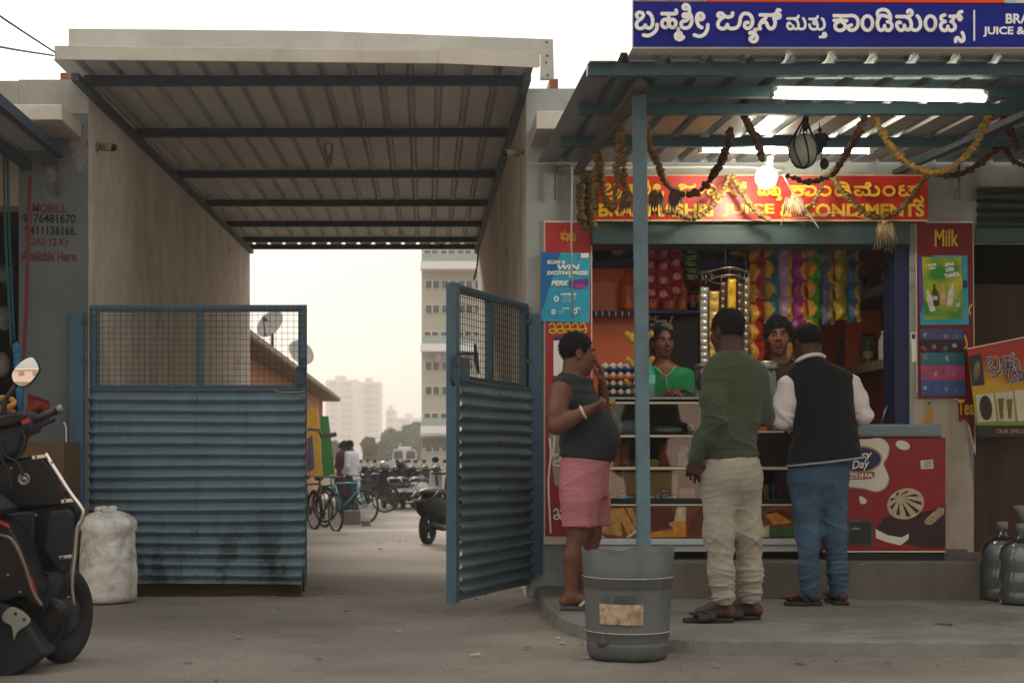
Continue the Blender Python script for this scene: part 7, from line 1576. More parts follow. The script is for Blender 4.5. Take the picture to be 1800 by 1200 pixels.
# ================================================================ black scooter at the left edge
sc_ = thing('scooter', 'large black scooter with chrome guard bar and mirror cut by the left frame edge', 'scooter', (-2.0, 6.7, 0))
M_SBLK = mat('scooter_black', '#0d0e11', rough=.4, var=.2, scale=9, spec=.3, dirt='#2a2825', damt=.35, dscale=12)
M_SGRY = mat('scooter_matt_grey', '#20252b', rough=.55, spec=.3, var=.15)
M_CHROME = mat('chrome', '#c9c2b8', rough=.18, metal=1., var=.05)
M_SRED = mat('scooter_red', '#a3211f', rough=.3, var=.05)
def wheel_mb(c, r, wd, ax, nm, parent, hub=None, rimm=None):
    c = Vector(c); ax = Vector(ax).normalized(); u = ax.cross(Vector((0, 0, 1))).normalized(); v = ax.cross(u)
    mb = MB(); vs = []; fs = []; n, m = 40, 12
    for i in range(n):
        a = 2*math.pi*i/n; d = u*math.cos(a)+v*math.sin(a)
        for k in range(m):
            b = 2*math.pi*k/m; vs.append(c + d*(r - wd*.55 + wd*.55*math.cos(b)) + ax*(wd*.5*math.sin(b)))
    for i in range(n):
        for k in range(m): fs.append((i*m+k, ((i+1)%n)*m+k, ((i+1)%n)*m+(k+1)%m, i*m+(k+1)%m))
    mb.add(vs, fs, 0, True); t = mb.build(nm, M_RUBBER, parent)
    if rimm is not None:
        mb = MB(); rr = r-wd*1.0
        mb.tube([c + ax*s_*wd*.3 for s_ in (-1, 1)], rr*.3, 14)
        for k in range(5):
            a = k/5*6.283; d = u*math.cos(a)+v*math.sin(a); mb.bar(c+d*rr*.2, c+d*(rr+.02), .03, .03, up=ax)
        mb.tube([c + (u*math.cos(a)+v*math.sin(a))*rr for a in np.linspace(0, 6.283, 30)], .012, 6); mb.build('rim', rimm, t)
    return t
th = R(16); hd = Vector((math.sin(th), math.cos(th), 0)); axw = Vector((math.cos(th), -math.sin(th), 0))
wc = P(112, 1086, 6.72); wc.z = .228
wheel_mb(wc, .228, .1, axw, 'front_wheel', sc_, rimm=M_SGRY)
q = lambda nm, pts, Y0, Y1, m, b=.008: (lambda mb: (mb.pprism(pts, Y0, Y1), mb.build(nm, m, sc_, bevel=b))[1])(MB())
sm = lambda pts, n=4: [(p.x, p.y) for p in smooth([(a, b, 0) for a, b in pts], n, True)]
ls = q('leg_shield', sm([(-90,790),(10,806),(60,800),(84,800),(104,838),(124,872),(140,895),(139,912),(131,940),(126,1000),(124,1060),(112,1085),(60,1092),(0,1075),(-80,1040)]), 6.70, 6.78, M_SBLK, .02)
q('upper_tray', sm([(-60,812),(20,812),(70,806),(96,842),(112,872),(112,884),(60,890),(-60,892)]), 6.655, 6.69, M_SBLK, .015)
q('storage_panel', [(76,1010-45),(88,898),(118,894),(128,905),(124,960),(120,1000),(108,1010)], 6.64, 6.69, M_SGRY, .012)
q('storage_panel', [(10,900),(62,898),(56,1000),(30,1030),(10,1010)], 6.65, 6.69, M_SGRY, .012)
q('lower_panel', [(76,1000),(112,1012),(118,1066),(60,1080),(56,1040)], 6.62, 6.69, M_SBLK, .015)
q('front_mudguard', sm([(86,1068),(122,1066),(126,1094),(118,1112),(84,1128),(80,1100)]), 6.52, 6.66, M_SGRY, .02)
mb = MB(); c = P(43, 842, 6.65); mb.lathe([(.03,0),(.03,-.008),(.022,-.012),(.02,-.006),(.008,-.006),(.008,-.014),(0,-.014)], c, 20, axis='y'); mb.build('ignition_lock', M_STEEL, sc_)
mb = MB(); mb.tube(smooth([P(80,797,6.66), P(94,820,6.64), P(122,864,6.62), P(140,888,6.61), P(146,900,6.61), P(143,915,6.61), P(136,930,6.61), P(131,980,6.61), P(126,1024,6.61), P(129,1060,6.62), P(131,1098,6.63)], 5), .011, 10); mb.build('guard_bar', M_CHROME, sc_)
for a, b in ((68, 803), (119, 880), (115, 979), (110, 1052)):
    mb = MB(); mb.obox(P(a, b, 6.625), (.032, 0, .004), (0, .003, 0), (-.001, 0, .009)); br = mb.build('guard_bracket', M_CHROME, sc_, bevel=.003)
    mb = MB(); mb.ball(P(a-5, b, 6.62), (.006,.004,.006), 8, 6); mb.build('bolt', M_BLACK, br)
q('red_trim', [(84,806),(88,804),(116,858),(112,862)], 6.645, 6.66, M_SRED, .002)
# handlebar
q('handlebar_cover', sm([(-80,775),(-60,735),(0,728),(38,722),(50,728),(56,756),(34,768),(20,800),(-40,815)]), 6.62, 6.80, M_SGRY, .03)
q('handlebar_cover', [(-30,735),(30,722),(46,727),(44,742),(6,752),(-30,752)], 6.58, 6.64, M_SBLK, .015)
mb = MB(); mb.tube([P(46,744,6.66), P(100,721,6.70)], .019, 14); mb.build('grip', M_BLACK, sc_)
mb = MB(); mb.tube([P(99,722,6.70), P(110,717,6.71)], [.023,.021], 14); mb.build('bar_end', mat('bar_end_grey', '#6f7477', rough=.4, metal=.6), sc_)
mb = MB(); mb.tube(smooth([P(50,758,6.72), P(72,748,6.74), P(92,739,6.76), P(96,736,6.76)], 4), [.009]*12+[.012], 8); mb.build('brake_lever', M_SGRY, sc_)
mb = MB(); mb.obox(P(45, 741, 6.572), (.017,0,.007), (0,.006,0), (-.004,0,.010)); mb.build('kill_switch', M_SRED, sc_, bevel=.003)
mb = MB(); mb.tube(smooth([P(6,728,6.7), P(8,706,6.7), P(18,690,6.7), P(28,676,6.72)], 4), [.015]*6+[.012]*7, 10); mb.build('mirror_stalk', M_BLACK, sc_)
mo = sm([(22,671),(20,655),(36,635),(57,626),(69,645),(66,657),(50,676),(35,680)], 4)
def tiltmb(pts, Y0, Y1, m, nm, b):
    mb = MB(); mb.pprism(pts, Y0, Y1); c0 = P(45, 653, (Y0+Y1)/2); Rm = Matrix.Rotation(R(-3), 3, 'Z') @ Matrix.Rotation(R(2), 3, 'X')
    mb.v = [tuple(c0 + Rm @ (Vector(v)-c0)) for v in mb.v]; return mb.build(nm, m, sc_, bevel=b)
mh = tiltmb(mo, 6.705, 6.74, M_BLACK, 'mirror_housing', .008)
cx_, cy_ = 44.5, 653; mi = [(cx_+(a-cx_)*.93, cy_+(b-cy_)*.93) for a, b in mo]
mb = MB(); rings = 10; nn = len(mi); vs = [P(cx_, cy_, 6.692)]; fs = []
for k in range(1, rings + 1):
    for a, b in mi:
        p = P(cx_+(a-cx_)*k/rings, cy_+(b-cy_)*k/rings, 6.692); d2 = (p - vs[0]).length_squared; vs.append(Vector((p.x, 6.692 + d2/1.5, p.z)))
fs += [(0, 1+i, 1+(i+1) % nn) for i in range(nn)]
for k in range(rings - 1): fs += [(1+k*nn+i, 1+(k+1)*nn+i, 1+(k+1)*nn+(i+1) % nn, 1+k*nn+(i+1) % nn) for i in range(nn)]
mb.add(vs, fs, 0, True); mb.build('mirror_glass', mat('mirror_glass', '#e8e6e2', rough=.015, metal=1., var=0), sc_)
# rear body, seat side and engine cover nearer the camera
q('side_panel', sm([(-120,880),(-20,905),(12,925),(30,950),(52,1010),(72,1058),(58,1064),(40,1050),(-10,1060),(-120,1080)]), 6.30, 6.55, M_SBLK, .03)
mb = MB(); mb.tube(smooth([P(-40,928,6.285), P(0,940,6.285), P(22,950,6.285), P(42,990,6.285), P(58,1040,6.285), P(74,1064,6.285)], 5), .010, 8); mb.build('trim_bar', mat('bronze_trim', '#6d5a4c', rough=.3, metal=.7), sc_)
q('red_trim', [(-30,905),(0,914),(16,922),(17,928),(0,921),(-30,913)], 6.285, 6.296, M_SRED, .002)
q('reflector', [(47,1010),(55,1015),(63,1042),(55,1038)], 6.285, 6.30, M_SRED, .003)
q('floorboard', sm([(20,1050),(90,1050),(118,1075),(100,1120),(60,1150),(0,1120)]), 6.45, 6.72, M_SBLK, .03)
mb = MB(); mb.tube(smooth([P(72,1074,6.42), P(84,1050,6.42), P(92,1026,6.42), P(92,1020,6.42)], 4), [.018]*12+[.02], 10); mb.build('foot_peg', M_SGRY, sc_)
q('engine_cover', sm([(-120,1040),(-20,1050),(30,1075),(70,1130),(80,1150),(60,1165),(20,1190),(-120,1230)]), 6.32, 6.5, M_SGRY, .03)
q('exhaust_bracket', sm([(4,1080),(20,1066),(44,1078),(52,1094),(30,1110),(24,1124),(20,1100),(6,1092)], 3), 6.29, 6.315, mat('cast_alloy', '#9c9a94', rough=.4, metal=.6, var=.15), .004)
for a, b in ((27, 1078), (42, 1088)):
    mb = MB(); mb.ball(P(a, b, 6.285), .007, 8, 6); mb.build('bolt', M_BLACK, sc_)
mb = MB(); mb.tube([P(-20,1220,6.4), P(30,1206,6.4)], .05, 16); mb.build('exhaust', M_BLACK, sc_)
wheel_mb((PX(-70, 6.1), 6.1, .228), .228, .1, axw, 'rear_wheel', sc_, rimm=M_SGRY)
q('seat', sm([(-160,850),(-60,860),(-20,880),(-10,905),(-160,905)]), 6.2, 6.5, M_BLACK, .03)
for pts in ([(2,770),(10,800),(30,812),(40,835)], [(-6,778),(6,812),(16,830),(20,860)], [(38,756),(44,775),(38,795),(30,806)]):
    mb = MB(); mb.tube(smooth([P(a, b, 6.60) for a, b in pts], 5), .006, 6); mb.build('control_cable', M_BLACK, sc_)
for a, b in ((20, 822), (92, 812), (100, 1030), (64, 905), (14, 1010), (36, 1040)):
    mb = MB(); mb.lathe([(.006,0),(.006,-.004),(0,-.005)], P(a, b, 6.635 if b < 1000 or a > 60 else 6.29), 10, axis='y'); mb.build('screw', M_STEEL, sc_)
# ================================================================ yard and town behind the passage
# building across the street, behind the camera: it shows in the scooter's mirror
hb = thing('house', 'pink two storey house across the street mirrored in the scooter mirror', 'house', (-4, -12, 0))
mb = MB(); mb.box(-22, 8, -16, -12, 0, 3.5); mb.build('wall', mat('pink_house_paint', '#cdb3a3', rough=.9, var=.08), hb)
mb = MB(); mb.box(-22.3, 8.3, -16, -11.6, 3.0, 3.12); mb.build('ledge', M_SLAB, hb)
for x_ in (-13.5, -9, -5.2, -1.5, 3):
    mb = MB(); mb.box(x_, x_+1.5, -11.985, -11.9, 1.6, 2.6); f_ = mb.build('window', mat('brown_frame', '#4d3a30'), hb)
    for k in range(2): mb = MB(); mb.box(x_+.12+.68*k, x_+.7+.68*k, -11.895, -11.88, 1.7, 2.5); mb.build('pane', mat('dull_pane', '#8b8f8c', rough=.2), f_)
# long shed with overhanging eave on the left
sb = thing('shed_building', 'long orange walled shed with overhanging eave left of the yard', 'building', (-4.5, 34, -.25))
M_PEACH = mat('peach_shed_wall', '#b98560', rough=.9, var=.12, dirt='#7b5640', damt=.4)
mb = MB(); mb.box(-9, -3.4, 21, 46, -.3, 2.98); mb.build('wall', M_PEACH, sb)
mb = MB(); mb.add([(-2.84,20.6,3.0),(-2.84,47.6,3.0),(-6.2,47.6,4.6),(-6.2,20.6,4.6),(-2.84,20.6,3.1),(-2.84,47.6,3.1),(-6.2,47.6,4.72),(-6.2,20.6,4.72)], [(0,1,2,3),(7,6,5,4),(0,4,5,1),(1,5,6,2),(3,7,4,0)]); mb.build('roof', mat('shed_roof', '#8f7d69', rough=.8, var=.2), sb)
mb = MB(); mb.box(-3.395, -2.86, 20.7, 47.5, 2.97, 2.995); mb.build('eave_board', mat('eave_board', '#7e6a55', rough=.85, var=.2), sb)
mb = MB(); mb.box(-3.396, -3.33, 45.7, 46.1, -.3, 2.96); mb.build('corner_pillar', mat('pale_peach', '#d0a688', rough=.9), sb)
def dish(px_, py_, Y, r, lab, yaw):
    c = P(px_, py_, Y); t = thing('satellite_dish', lab, 'satellite dish', c - Vector((0, 0, r*1.6)))
    Rm = Euler((R(62), 0, R(yaw))).to_matrix(); mb = MB(); mb.lathe([(r*k/6, .22*r*(k/6)**2) for k in range(7)], (0, 0, 0), 28, cap=False)
    mb.v = [tuple(c + Rm @ Vector(v)) for v in mb.v]; mb.build('reflector', mat('dish_grey', '#9b968c', rough=.6, var=.1), t, solid=.01)
    mb = MB(); f = c + Rm @ Vector((0, 0, r*.95)); mb.tube([c + Rm @ Vector((0, -r*.95, .2*r)), f], .014, 6); mb.tube([f, f + Rm @ Vector((0, 0, -.1))], .035, 8); mb.build('feed_arm', M_WIRE, t)
    mb = MB(); mb.tube([c + Rm @ Vector((0, 0, -.03)), c + Vector((0, .08, -.25*r)), c + Vector((0, .08, -r*1.7))], .03, 8); mb.build('mast', M_WIRE, t)
dish(478, 572, 27, .30, 'grey satellite dish on the shed roof seen through the gate mesh', -35)
dish(527, 622, 36, .36, 'second satellite dish lower on the shed roof behind the gate frame', 38)
bd = MB(); bd.pprism([(541,716),(557,716),(567,838),(541,838)], 31, 31.12); bd.build('yellow_board', mat('yellow_board', '#c99a1f', rough=.6, var=.12), label='tall yellow board leaning at the shed corner', cat='board')
bd = MB(); bd.pprism([(563,731),(577,731),(589,838),(566,838)], 32, 32.12); bd.build('green_board', mat('green_board', '#1f7a34', rough=.6, var=.12), label='tall green board standing beside the yellow board', cat='board')
bd = MB(); bd.pprism([(545,765),(549,765),(553,822),(548,828),(546,800)], 30.5, 30.6); bd.build('folded_umbrella', mat('umbrella_blue', '#3b5f86', rough=.7, var=.2), label='folded blue umbrella hanging before the yellow board', cat='umbrella')
bd = MB(); bd.pprism([(540,770),(545,768),(547,826),(540,830)], 30.4, 30.5); bd.build('hanging_cloth', mat('plum_cloth', '#6d3350', rough=.85, var=.3), label='plum coloured cloth hanging at the edge of the closed gate leaf', cat='cloth')
ar_ = thing('wall_bracket', 'dark iron arm holding a small brown box beside the green board', 'bracket', P(562, 768, 30))
mb = MB(); mb.tube([P(541,754,30), P(560,755,30), P(566,768,30)], .035, 8); mb.build('arm', M_WIRE, ar_)
mb = MB(); mb.pprism([(566,763),(590,759),(592,766),(574,770),(567,770)], 29.9, 30.1); mb.build('box', mat('brown_box', '#4b3a30', rough=.7), ar_)
# far compound wall, van and flats
cw_ = MB(); cw_.box(-14, 9, 58, 58.3, -.4, 1.02); cw_.build('compound_wall', mat('pale_compound_wall', '#b3aa9b', rough=.9, var=.12), label='low pale compound wall across the back of the yard', cat='wall')
vn = thing('van', 'white van with dark windows parked behind the compound wall', 'van', P(711, 840, 105))
s_ = 105; mb = MB(); mb.pprism([(690,835),(690,800),(693,790),(700,785),(722,785),(730,790),(732,800),(732,835)], 105, 109); mb.build('body', mat('van_white', '#c9c4ba', rough=.4, var=.05), vn, bevel=.1)
for a, b in ((692, 708), (714, 730)): mb = MB(); mb.pprism([(a,806),(a,795),(a+3,792),(b-3,792),(b,795),(b,806)], 104.93, 104.99); mb.build('window', mat('van_glass', '#2b3230', rough=.15), vn)
for a, b in ((690, 699), (722, 731)): mb = MB(); mb.pprism([(a,789),(a+2,786),(b,785),(b,788)], 104.9, 104.99); mb.build('lamp_cluster', M_BLACK, vn)
fb = thing('apartment_building', 'tall pale apartment block with white balcony bands right of the yard', 'building', (5, 112, -.25))
YA = 107; M_APT = mat('apartment_paint', '#ada793', rough=.9, var=.06, scale=.3); M_APW = mat('apartment_white', '#ece9e0', rough=.85, var=.05); M_WIN = mat('apartment_glass', '#2b322f', rough=.15, var=.3, scale=.6)
mb = MB(); mb.box(PX(741,YA), PX(965,YA), YA, YA+14, -.4, 24.5); mb.build('wall', M_APT, fb)
for k in range(4):
    yb_ = 469 + 143*k
    if k < 3: 
        mb = MB(); mb.box(PX(739,YA), PX(966,YA), YA-1.2, YA-.003, PZ(yb_+7,YA), PZ(yb_-6,YA)); mb.build('balcony_band', M_APW, fb)
        mb = MB(); mb.box(PX(742,YA), PX(964,YA), YA-1.15, YA-1.1, PZ(yb_-7,YA), PZ(yb_-20,YA)); mb.build('balcony_railing', mat('railing_glass', '#9aa79d', rough=.2, var=.2), fb)
    for j, (dy, hh) in enumerate(((-27, 13), (24, 13), (67, 13))):
        for i in range(7):
            x_ = 745 + 29*i + (2 if j else 0); y_ = yb_ + dy - (2 if j == 0 else 0)
            if PZ(y_+hh, YA) < .6: continue
            mb = MB(); mb.pbox(x_, x_+26, y_-1, y_+hh+2, YA-.1, YA-.002); w_ = mb.build('window', M_APW, fb)
            for q_ in ((x_+1, x_+12), (x_+14, x_+25)): mb = MB(); mb.pbox(q_[0], q_[1], y_, y_+hh+1, YA-.13, YA-.102); mb.build('pane', M_WIN, w_)
mb = MB(); mb.box(PX(739,YA), PX(966,YA), YA-1, YA-.004, PZ(766,YA), PZ(751,YA)); mb.build('entrance_band', M_APW, fb)
mb = MB(); mb.pbox(742, 800, 770, 786, YA-.2, YA-.14); mb.build('entrance_window', M_WIN, fb)
for k, (a, cc) in enumerate(((752, '#9a8a90'), (766, '#b9a9b0'), (818, '#a05060'))):
    mb = MB(); mb.pbox(a, a+9, 622, 634, YA-.5, YA-.45); mb.build('laundry', mat('laundry'+cc, cc, rough=.9), fb)
def tower(px0, px1, py0, Y, lab, nf, cols, seed):
    t = thing('tower_block', lab, 'building', P((px0+px1)/2, 815, Y)); m_ = mat('tower_paint', '#b5a596', rough=.9, var=.05, scale=.05); mw = mat('tower_window', '#6d6660', rough=.4, var=.2, scale=.2)
    mb = MB(); mb.pbox(px0, px1, py0, 822, Y, Y+25); mb.build('wall', m_, t)
    mb = MB(); mb.pbox(px0+ (px1-px0)*.3, px0+(px1-px0)*.62, py0-7, py0+.0, Y+4, Y+14); mb.build('roof_house', m_, t)
    H_ = (806-py0)/nf
    for (a, b) in cols:
        for i in range(nf): y_ = py0 + 4 + H_*i; mb = MB(); mb.pbox(a, b, y_, y_+H_*.5, Y-.9, Y-.05); mb.build('window', mw, t)
tower(572, 629, 667, 640, 'hazy beige tower block, taller left one beyond the yard', 12, [(599,618),(580,590)], 1)
tower(630, 669, 671, 610, 'hazy beige tower block, right one beyond the yard', 12, [(640,655),(660,664)], 2)
tower(678, 696, 719, 680, 'faint small block far away above the hazy trees', 7, [(682,692)], 3)
tower(698, 742, 734, 690, 'faint low block far away behind the hazy trees', 6, [(704,720),(726,738)], 4)
# trees beyond the wall
def tree(px_, py_top, Y, wpx, lab, seed, cc='#4f5a35'):
    rg = random.Random(seed); b = P(px_, 812, Y); b.z = -.3; top = PZ(py_top, Y); Hh = top - b.z; wr = wpx/2*Y/F_PX
    t = thing('tree', lab, 'tree', b, 'trees beyond the compound wall'); mb = MB()
    mb.tube([b, b + Vector((.1,0,Hh*.3)), b + Vector((0,.1,Hh*.55))], [.16,.12,.06], 8)
    for k in range(6):
        a = rg.uniform(0, 6.28); mb.tube([b + Vector((.05,0,Hh*rg.uniform(.25,.45))), b + Vector((wr*.6*math.cos(a), wr*.6*math.sin(a), Hh*rg.uniform(.55,.85)))], [.06,.02], 6)
    mb.build('trunk', mat('bark', '#4a3d30', rough=.95, var=.2), t)
    cl = [(rg.uniform(-.75,.75)*wr, rg.uniform(-.75,.75)*wr, Hh*rg.uniform(.38,.92)) for _ in range(16)]; vs = []; fs = []
    for (x, y, z) in cl:
        rr = wr*rg.uniform(.25,.45)*(1.1-.5*max(0, z/Hh-.6))
        for _ in range(130):
            u = rg.gauss(0,1), rg.gauss(0,1), rg.gauss(0,1); n_ = math.sqrt(sum(q*q for q in u))+1e-6; f = rr*rg.uniform(.5,1.05)/n_
            c = Vector((b.x+x+u[0]*f, b.y+y+u[1]*f, min(b.z+z+u[2]*f*.85, top))); e = Euler((rg.uniform(0,6), rg.uniform(0,6), rg.uniform(0,6))).to_matrix(); s_ = rg.uniform(.10,.24)*Y/100
            k = len(vs); vs += [c+e@Vector((-s_,-s_*.6,0)), c+e@Vector((s_,-s_*.6,0)), c+e@Vector((s_,s_*.6,0)), c+e@Vector((-s_,s_*.6,0))]; fs.append((k,k+1,k+2,k+3))
    mb = MB(); mb.add(vs, fs); mb.build('crown', mat('leaf'+cc, cc, rough=.8, var=.4, scale=.7), t)
for q_ in ((650, 764, 120, 26, 'small upright yellow green tree beyond the yard wall', 1, '#66692f'), (690, 752, 170, 46, 'rounded hazy tree left of the white van', 2), (722, 742, 185, 44, 'tallest hazy tree beside the apartment block', 3), (672, 776, 150, 30, 'low hazy bush tree beyond the yard wall', 4), (742, 762, 165, 34, 'hazy tree at the foot of the apartment block', 5), (584, 776, 140, 34, 'hazy tree behind the shed corner', 6)):
    tree(*q_)
# ---------------------------------------------------------------- parked two wheelers
GZ = -.25
def place(root, x, y, z, rot): root.location = (x, y, z); root.rotation_euler.z = rot
def bicycle(lab, px_, Y, rot, col, steer=0.):
    t = thing('bicycle', lab, 'bicycle', (0, 0, 0)); fm = mat('bikeframe'+col, col, rough=.35, var=.1)
    def tb(nm, pl, r, m): mb = MB(); [mb.tube(p, r, 8) for p in pl]; return mb.build(nm, m, t)
    rw, fw = Vector((0,-.52,.34)), Vector((0,.53,.34)); bb = Vector((0,-.1,.29)); st = Vector((0,-.26,.78)); hd_ = Vector((0,.33,.80)); hb_ = Vector((0,.37,.66))
    for c, nm in ((rw, 'rear_wheel'), (fw, 'front_wheel')):
        mb = MB(); mb.tube([c+Vector((0,.32*math.cos(a),.32*math.sin(a))) for a in np.linspace(0, 6.283, 40)], .022, 8); w_ = mb.build(nm, M_RUBBER, t)
        mb = MB(); mb.tube([c+Vector((0,.298*math.cos(a),.298*math.sin(a))) for a in np.linspace(0, 6.283, 40)], .008, 6)
        for k in range(18): a = k/18*6.283; mb.tube([c+Vector((.02*(-1)**k,0,0)), c+Vector((0,.295*math.cos(a),.295*math.sin(a)))], .0018, 4)
        mb.build('rim', M_STEEL, w_)
    tb('frame', [[bb, st], [bb, hb_], [st, hd_], [hd_, hb_], [rw, bb], [rw, st]], .017, fm)
    tb('fork', [[hb_+Vector((s_*.04,0,0)), fw+Vector((s_*.05,0,0))] for s_ in (-1, 1)]+[[hd_, hd_+Vector((0,-.04,.14))]], .013, fm)
    tb('handlebar', [smooth([hd_+Vector((-.30,-.14,.16)), hd_+Vector((-.2,-.02,.14)), hd_+Vector((0,-.04,.14)), hd_+Vector((.2,-.02,.14)), hd_+Vector((.30,-.14,.16))], 4)], .012, M_BLACK)
    mb = MB(); mb.ball(st+Vector((0,-.03,.13)), (.075,.13,.035), 14, 8); mb.tube([st, st+Vector((0,-.02,.11))], .013); mb.build('saddle', M_BLACK, t)
    mb = MB(); mb.lathe([(.085,-.006),(.09,0),(.085,.006)], bb, 20, axis='x'); mb.tube([bb+Vector((.05,0,0)), bb+Vector((.05,.05,-.17))], .01); mb.tube([bb+Vector((-.05,0,0)), bb+Vector((-.05,-.05,.17))], .01); mb.box(.06,.14,.02,.08,.105,.125); mb.build('crank', M_BLACK, t)
    mb = MB(); mb.tube(smooth([rw+Vector((0,.36*math.cos(a),.36*math.sin(a))) for a in np.linspace(.6, 3.0, 8)], 2), .02, 6); mb.build('mudguard', M_BLACK, t)
    place(t, PX(px_, Y), Y, GZ, rot); return t
bicycle('black bicycle standing nearest the edge of the closed gate leaf', 571, 24.7, R(205), '#22242a')
bicycle('turquoise bicycle behind the black bicycle', 606, 28.0, R(-128), '#4fb3ab')
bicycle('dark bicycle half hidden behind the closed gate leaf', 549, 26.6, R(-150), '#2b2540')
def moped(lab, px_, Y, rot, body, seatc='#1a1a1c', plate=True, tall=False, gz_=GZ):
    t = thing('motor_scooter', lab, 'motorbike', (0, 0, 0), 'two wheelers parked in the yard'); bm = mat('moped'+body, body, rough=.6, var=.15, spec=.2); sm_ = mat('mseat'+seatc, seatc, rough=.6)
    wheel_mb((0,-.6,.25), .25, .1, (1,0,0), 'rear_wheel', t, rimm=M_SGRY); wheel_mb((0,.62,.25), .25, .09, (1,0,0), 'front_wheel', t, rimm=M_SGRY)
    mb = MB(); mb.ball((0,-.48,.56), (.17,.42,.19), 18, 12); mb.ball((0,-.2,.42), (.15,.3,.14), 14, 8); mb.box(-.13,.13,-.05,.36,.28,.36); mb.build('body', bm, t, bevel=.01)
    mb = MB(); mb.grid(lambda u, v: (.22*(u-.5)*2*(1-.25*v), .40+.12*(1-(2*u-1)**2)+.06*v, .25+.72*v), 10, 10); mb.ball((0,.5,.33), (.08,.16,.12)); mb.build('leg_shield', bm, t, solid=.03)
    mb = MB(); mb.ball((0,-.42,.76), (.15,.40,.07), 16, 8); mb.build('seat', sm_, t)
    mb = MB(); mb.tube([(0,.52,.6),(0,.44,1.0)], .03); mb.tube(smooth([(-.34,.3,1.03),(-.15,.42,1.02),(0,.45,1.02),(.15,.42,1.02),(.34,.3,1.03)], 4), .017); mb.ball((0,.48,1.02), (.11,.11,.09)); mb.build('handlebar', M_BLACK, t)
    for s_ in (-1, 1):
        mb = MB(); mb.tube([(s_*.2,.38,1.05),(s_*.28,.36,1.2)], .007, 6); mb.ball((s_*.3,.36,1.23), (.06,.02,.045)); mb.build('mirror', M_BLACK, t)
    mb = MB(); mb.box(-.1,.1,-.93,-.90,.6,.66); mb.build('tail_lamp', mat('dull_red_lamp', '#5a1715', rough=.3), t, bevel=.01)
    if plate: mb = MB(); mb.box(-.12,.12,-.93,-.915,.45,.54); mb.build('number_plate', M_WHITE, t)
    mb = MB(); mb.tube([(-.16,-.94,.62),(-.17,-.6,.78)], .012); mb.tube([(.16,-.94,.62),(.17,-.6,.78)], .012); mb.tube([(-.16,-.94,.62),(.16,-.94,.62)], .012); mb.build('grab_rail', M_SGRY, t)
    mb = MB(); mb.tube([(.17,.0,.22),(.18,-.5,.25),(.18,-.85,.3)], [.03,.045,.045]); mb.build('exhaust', M_BLACK, t)
    place(t, PX(px_, Y), Y, gz_, rot); return t
moped('black scooter with white number plate seen from behind, left one in the yard', 684, 36.5, R(14), '#1c2024')
moped('dark scooter seen from behind beside the first one in the yard', 702, 37.2, R(10), '#2c3436')
moped('dark scooter standing behind the two parked ones', 664, 39.5, R(50), '#3b3d44')
moped('white scooter parked nearest the open gate leaf', 752, 36.5, R(-28), '#b5b0aa')
moped('black motorbike half hidden behind the open gate leaf', 781, 20.9, R(-24), '#171412', plate=False, gz_=-.24)
moped('dark green scooter in the back row of the yard, leftmost', 672, 43, R(35), '#223029')
moped('maroon scooter in the back row of the yard', 690, 42, R(-15), '#3a1c1e')
moped('black scooter in the back row of the yard behind the white scooter', 722, 41, R(20), '#17181b')
moped('grey scooter in the back row of the yard near the open gate leaf', 742, 42.5, R(-12), '#4a4c50')
moped('black scooter tucked beside the white scooter', 728, 37.5, R(6), '#1a1b1e')
bicycle('black bicycle leaning behind the two people in the yard', 640, 34, R(75), '#1d1f24')
# helmets
for px_, py_, cc, ln in ((676, 818, '#8d8a8c', 'grey'), (705, 817, '#1b1d22', 'black')):
    mb = MB(); mb.ball(P(px_, py_, 37), (.13,.14,.125), 16, 12); mb.build('helmet', mat('helmet'+cc, cc, rough=.25, var=.1), label=ln + ' helmet resting on a parked scooter', cat='helmet')
for a, b, c_, d, Y_, ln in ((604, 633, 897, 920, 27.4, 'larger grey concrete block under the turquoise bicycle'), (636, 650, 915, 926, 26.6, 'small pale concrete block beside the bicycle wheel')):
    mb = MB(); mb.pbox(a, b, c_, d, Y_, Y_+.3); mb.build('concrete_block', M_CONC, label=ln, cat='block', bevel=.01)
# rubble along the far threshold
random.seed(31); mb = MB()
for i in range(420):
    x, y = random.uniform(-3.5, 3), random.gauss(20.3, .45); r_ = random.uniform(.008, .035); mb.ball((x, y, gz(x, y)+r_*.3), (r_, r_*random.uniform(.6,1.2), r_*.6), 6, 4, noise=.25)
mb.build('rubble', M_CONC, kind='stuff')
random.seed(33); mb = MB()
for i in range(620):
    x, y = random.uniform(-3.2, 4.6), random.uniform(5.6, 10.2); r_ = random.uniform(.0015, .004)*(2.4 if i % 17 == 0 else 1)
    if x > .7 and y > 6.75: x = random.uniform(-2.6, .6)
    if i < 150: y = random.gauss(10.25, .12); x = random.uniform(-2.3, .7); r_ *= 1.5
    elif i < 230: x = random.uniform(.7, 4.4); y = random.gauss(6.78, .06)
    mb.ball((x, y, r_*.4+.003), (r_, r_*random.uniform(.6,1.3), r_*.6), 5, 3, noise=.3)
mb.build('gravel', M_CONC, kind='stuff')
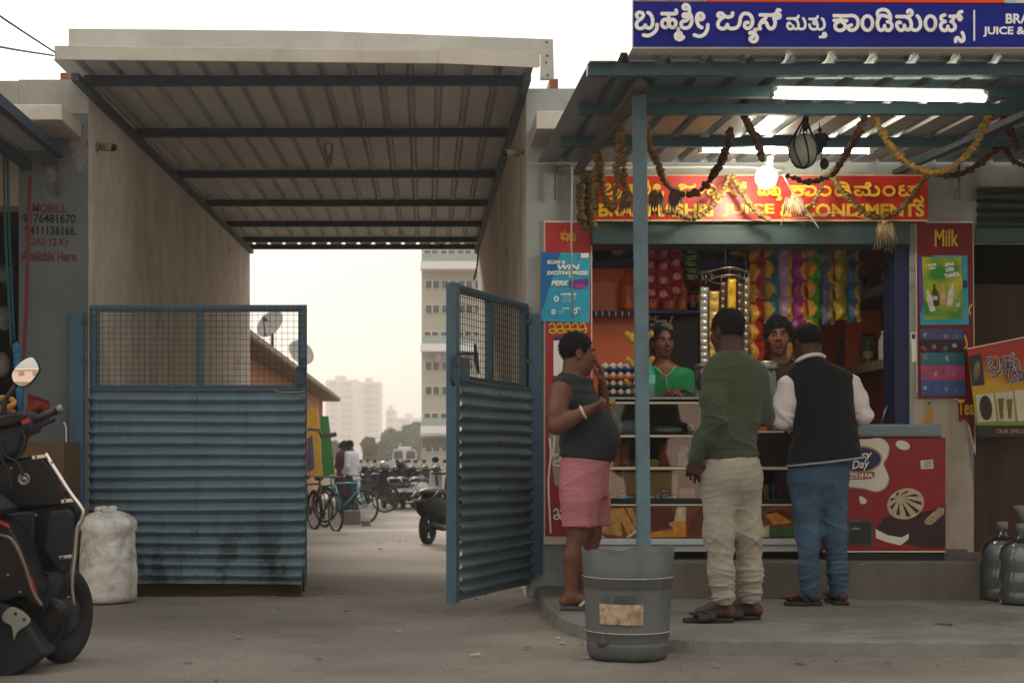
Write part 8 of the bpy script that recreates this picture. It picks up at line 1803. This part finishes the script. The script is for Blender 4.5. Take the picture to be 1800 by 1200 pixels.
# two people in the yard
def walker(lab, px_, py_f, Y, cols, scarf=False, rot=0.):
    b = P(px_, py_f, Y); b.z = GZ; t = thing('person', lab, 'person', b); B = np.array(b); sk = skin('dark', '#46291d')
    pt_ = lambda x, y, z: B+np.array((x*math.cos(rot)-y*math.sin(rot), x*math.sin(rot)+y*math.cos(rot), z))
    lo, hi = B-[.5,.5,.02], B+[.5,.5,1.85]; v = Vox(lo, hi, .014); Hc = pt_(0,.06,1.56); Rh = rotm(rot, R(-22))
    head(v, Hc, Rh, 1.0, neck=pt_(0,0,1.42)); rows = [(B[2]+z, B[0], B[1], rx, ry) for z, rx, ry in ((1.46,.07,.06),(1.38,.17,.1),(1.2,.18,.12),(1.0,.16,.11),(.85,.17,.12))]
    v.loft(rows, rot, .02, -.01)
    for s_ in (-1, 1):
        v.chain([pt_(s_*.19,0,1.36), pt_(s_*.22,-.02,1.1), pt_(s_*.2,.12,.9)], [.05,.042,.03], .02); hand(v, pt_(s_*.2,.12,.9), (0,.3,-1), (-s_,0,0), s_, fr=.011)
        v.chain([pt_(s_*.09,0,.85), pt_(s_*.1,.05*s_,.47), pt_(s_*.1,-.08*s_,.1)], [.08,.06,.04], .02); v.cap(pt_(s_*.1,-.1*s_,.05), pt_(s_*.1,.13-.1*s_,.04), .04, .03, .02)
    v.mesh('body', sk, t); hair('hair', Hc, Rh, t, 1.05, seed=3, h=.014, amp=.002, extra=(lambda v, L: v.chain([L(0,-.09,0), L(0,-.12,-.2)], [.05,.04], .03)) if scarf else None)
    v = Vox(lo, hi, .014); v.loft(rows, rot, .02, .012, bot=B[2]+(.78 if not scarf else .45))
    if scarf: v.chain([pt_(0,0,.85), pt_(0,0,.5)], [.16,.2], .05)
    for s_ in (-1, 1): v.chain([pt_(s_*.18,0,1.37), pt_(s_*.22,-.02,1.1), pt_(s_*.205,.08,.96)], [.068,.06,.05], .03)
    v.mesh('shirt', cols[0], t, folds(.004, 71, 8, 16), 1); v = Vox(lo, hi, .014)
    for s_ in (-1, 1): v.chain([pt_(s_*.085,0,.86), pt_(s_*.1,.05*s_,.47), pt_(s_*.1,-.08*s_,.1)], [.105,.085,.07], .03)
    v.mesh('trousers', cols[1], t, folds(.004, 72, 8, 22), 1)
walker('person in a white shirt and dark trousers with head bowed in the yard', 618, 905, 32, (mat('white_shirt_far', '#b9bdc6', rough=.85, var=.05), mat('navy_trousers', '#1f2c40', rough=.9)), rot=R(60))
walker('person in a plum checked top beside the person in the white shirt', 602, 905, 32.5, (mat('plum_check', '#553145', rough=.85, var=.35, scale=18), mat('dusk_trousers', '#2c3040', rough=.9)), scarf=True, rot=R(-60))
# ---------------------------------------------------------------- haze
mb = MB(); mb.box(-300, 300, -60, 720, -1.6, 70)
hm = bpy.data.materials.new('haze'); hm.use_nodes = True; hn = hm.node_tree; hn.nodes.remove(hn.nodes['Principled BSDF'])
pv = hn.nodes.new('ShaderNodeVolumePrincipled'); pv.inputs['Color'].default_value = (.97, .93, .88, 1); pv.inputs['Density'].default_value = .0010; pv.inputs['Anisotropy'].default_value = .3
hn.links.new(pv.outputs[0], hn.nodes['Material Output'].inputs['Volume'])
mb.build('haze', hm, kind='stuff', org=(0, 0, 0))
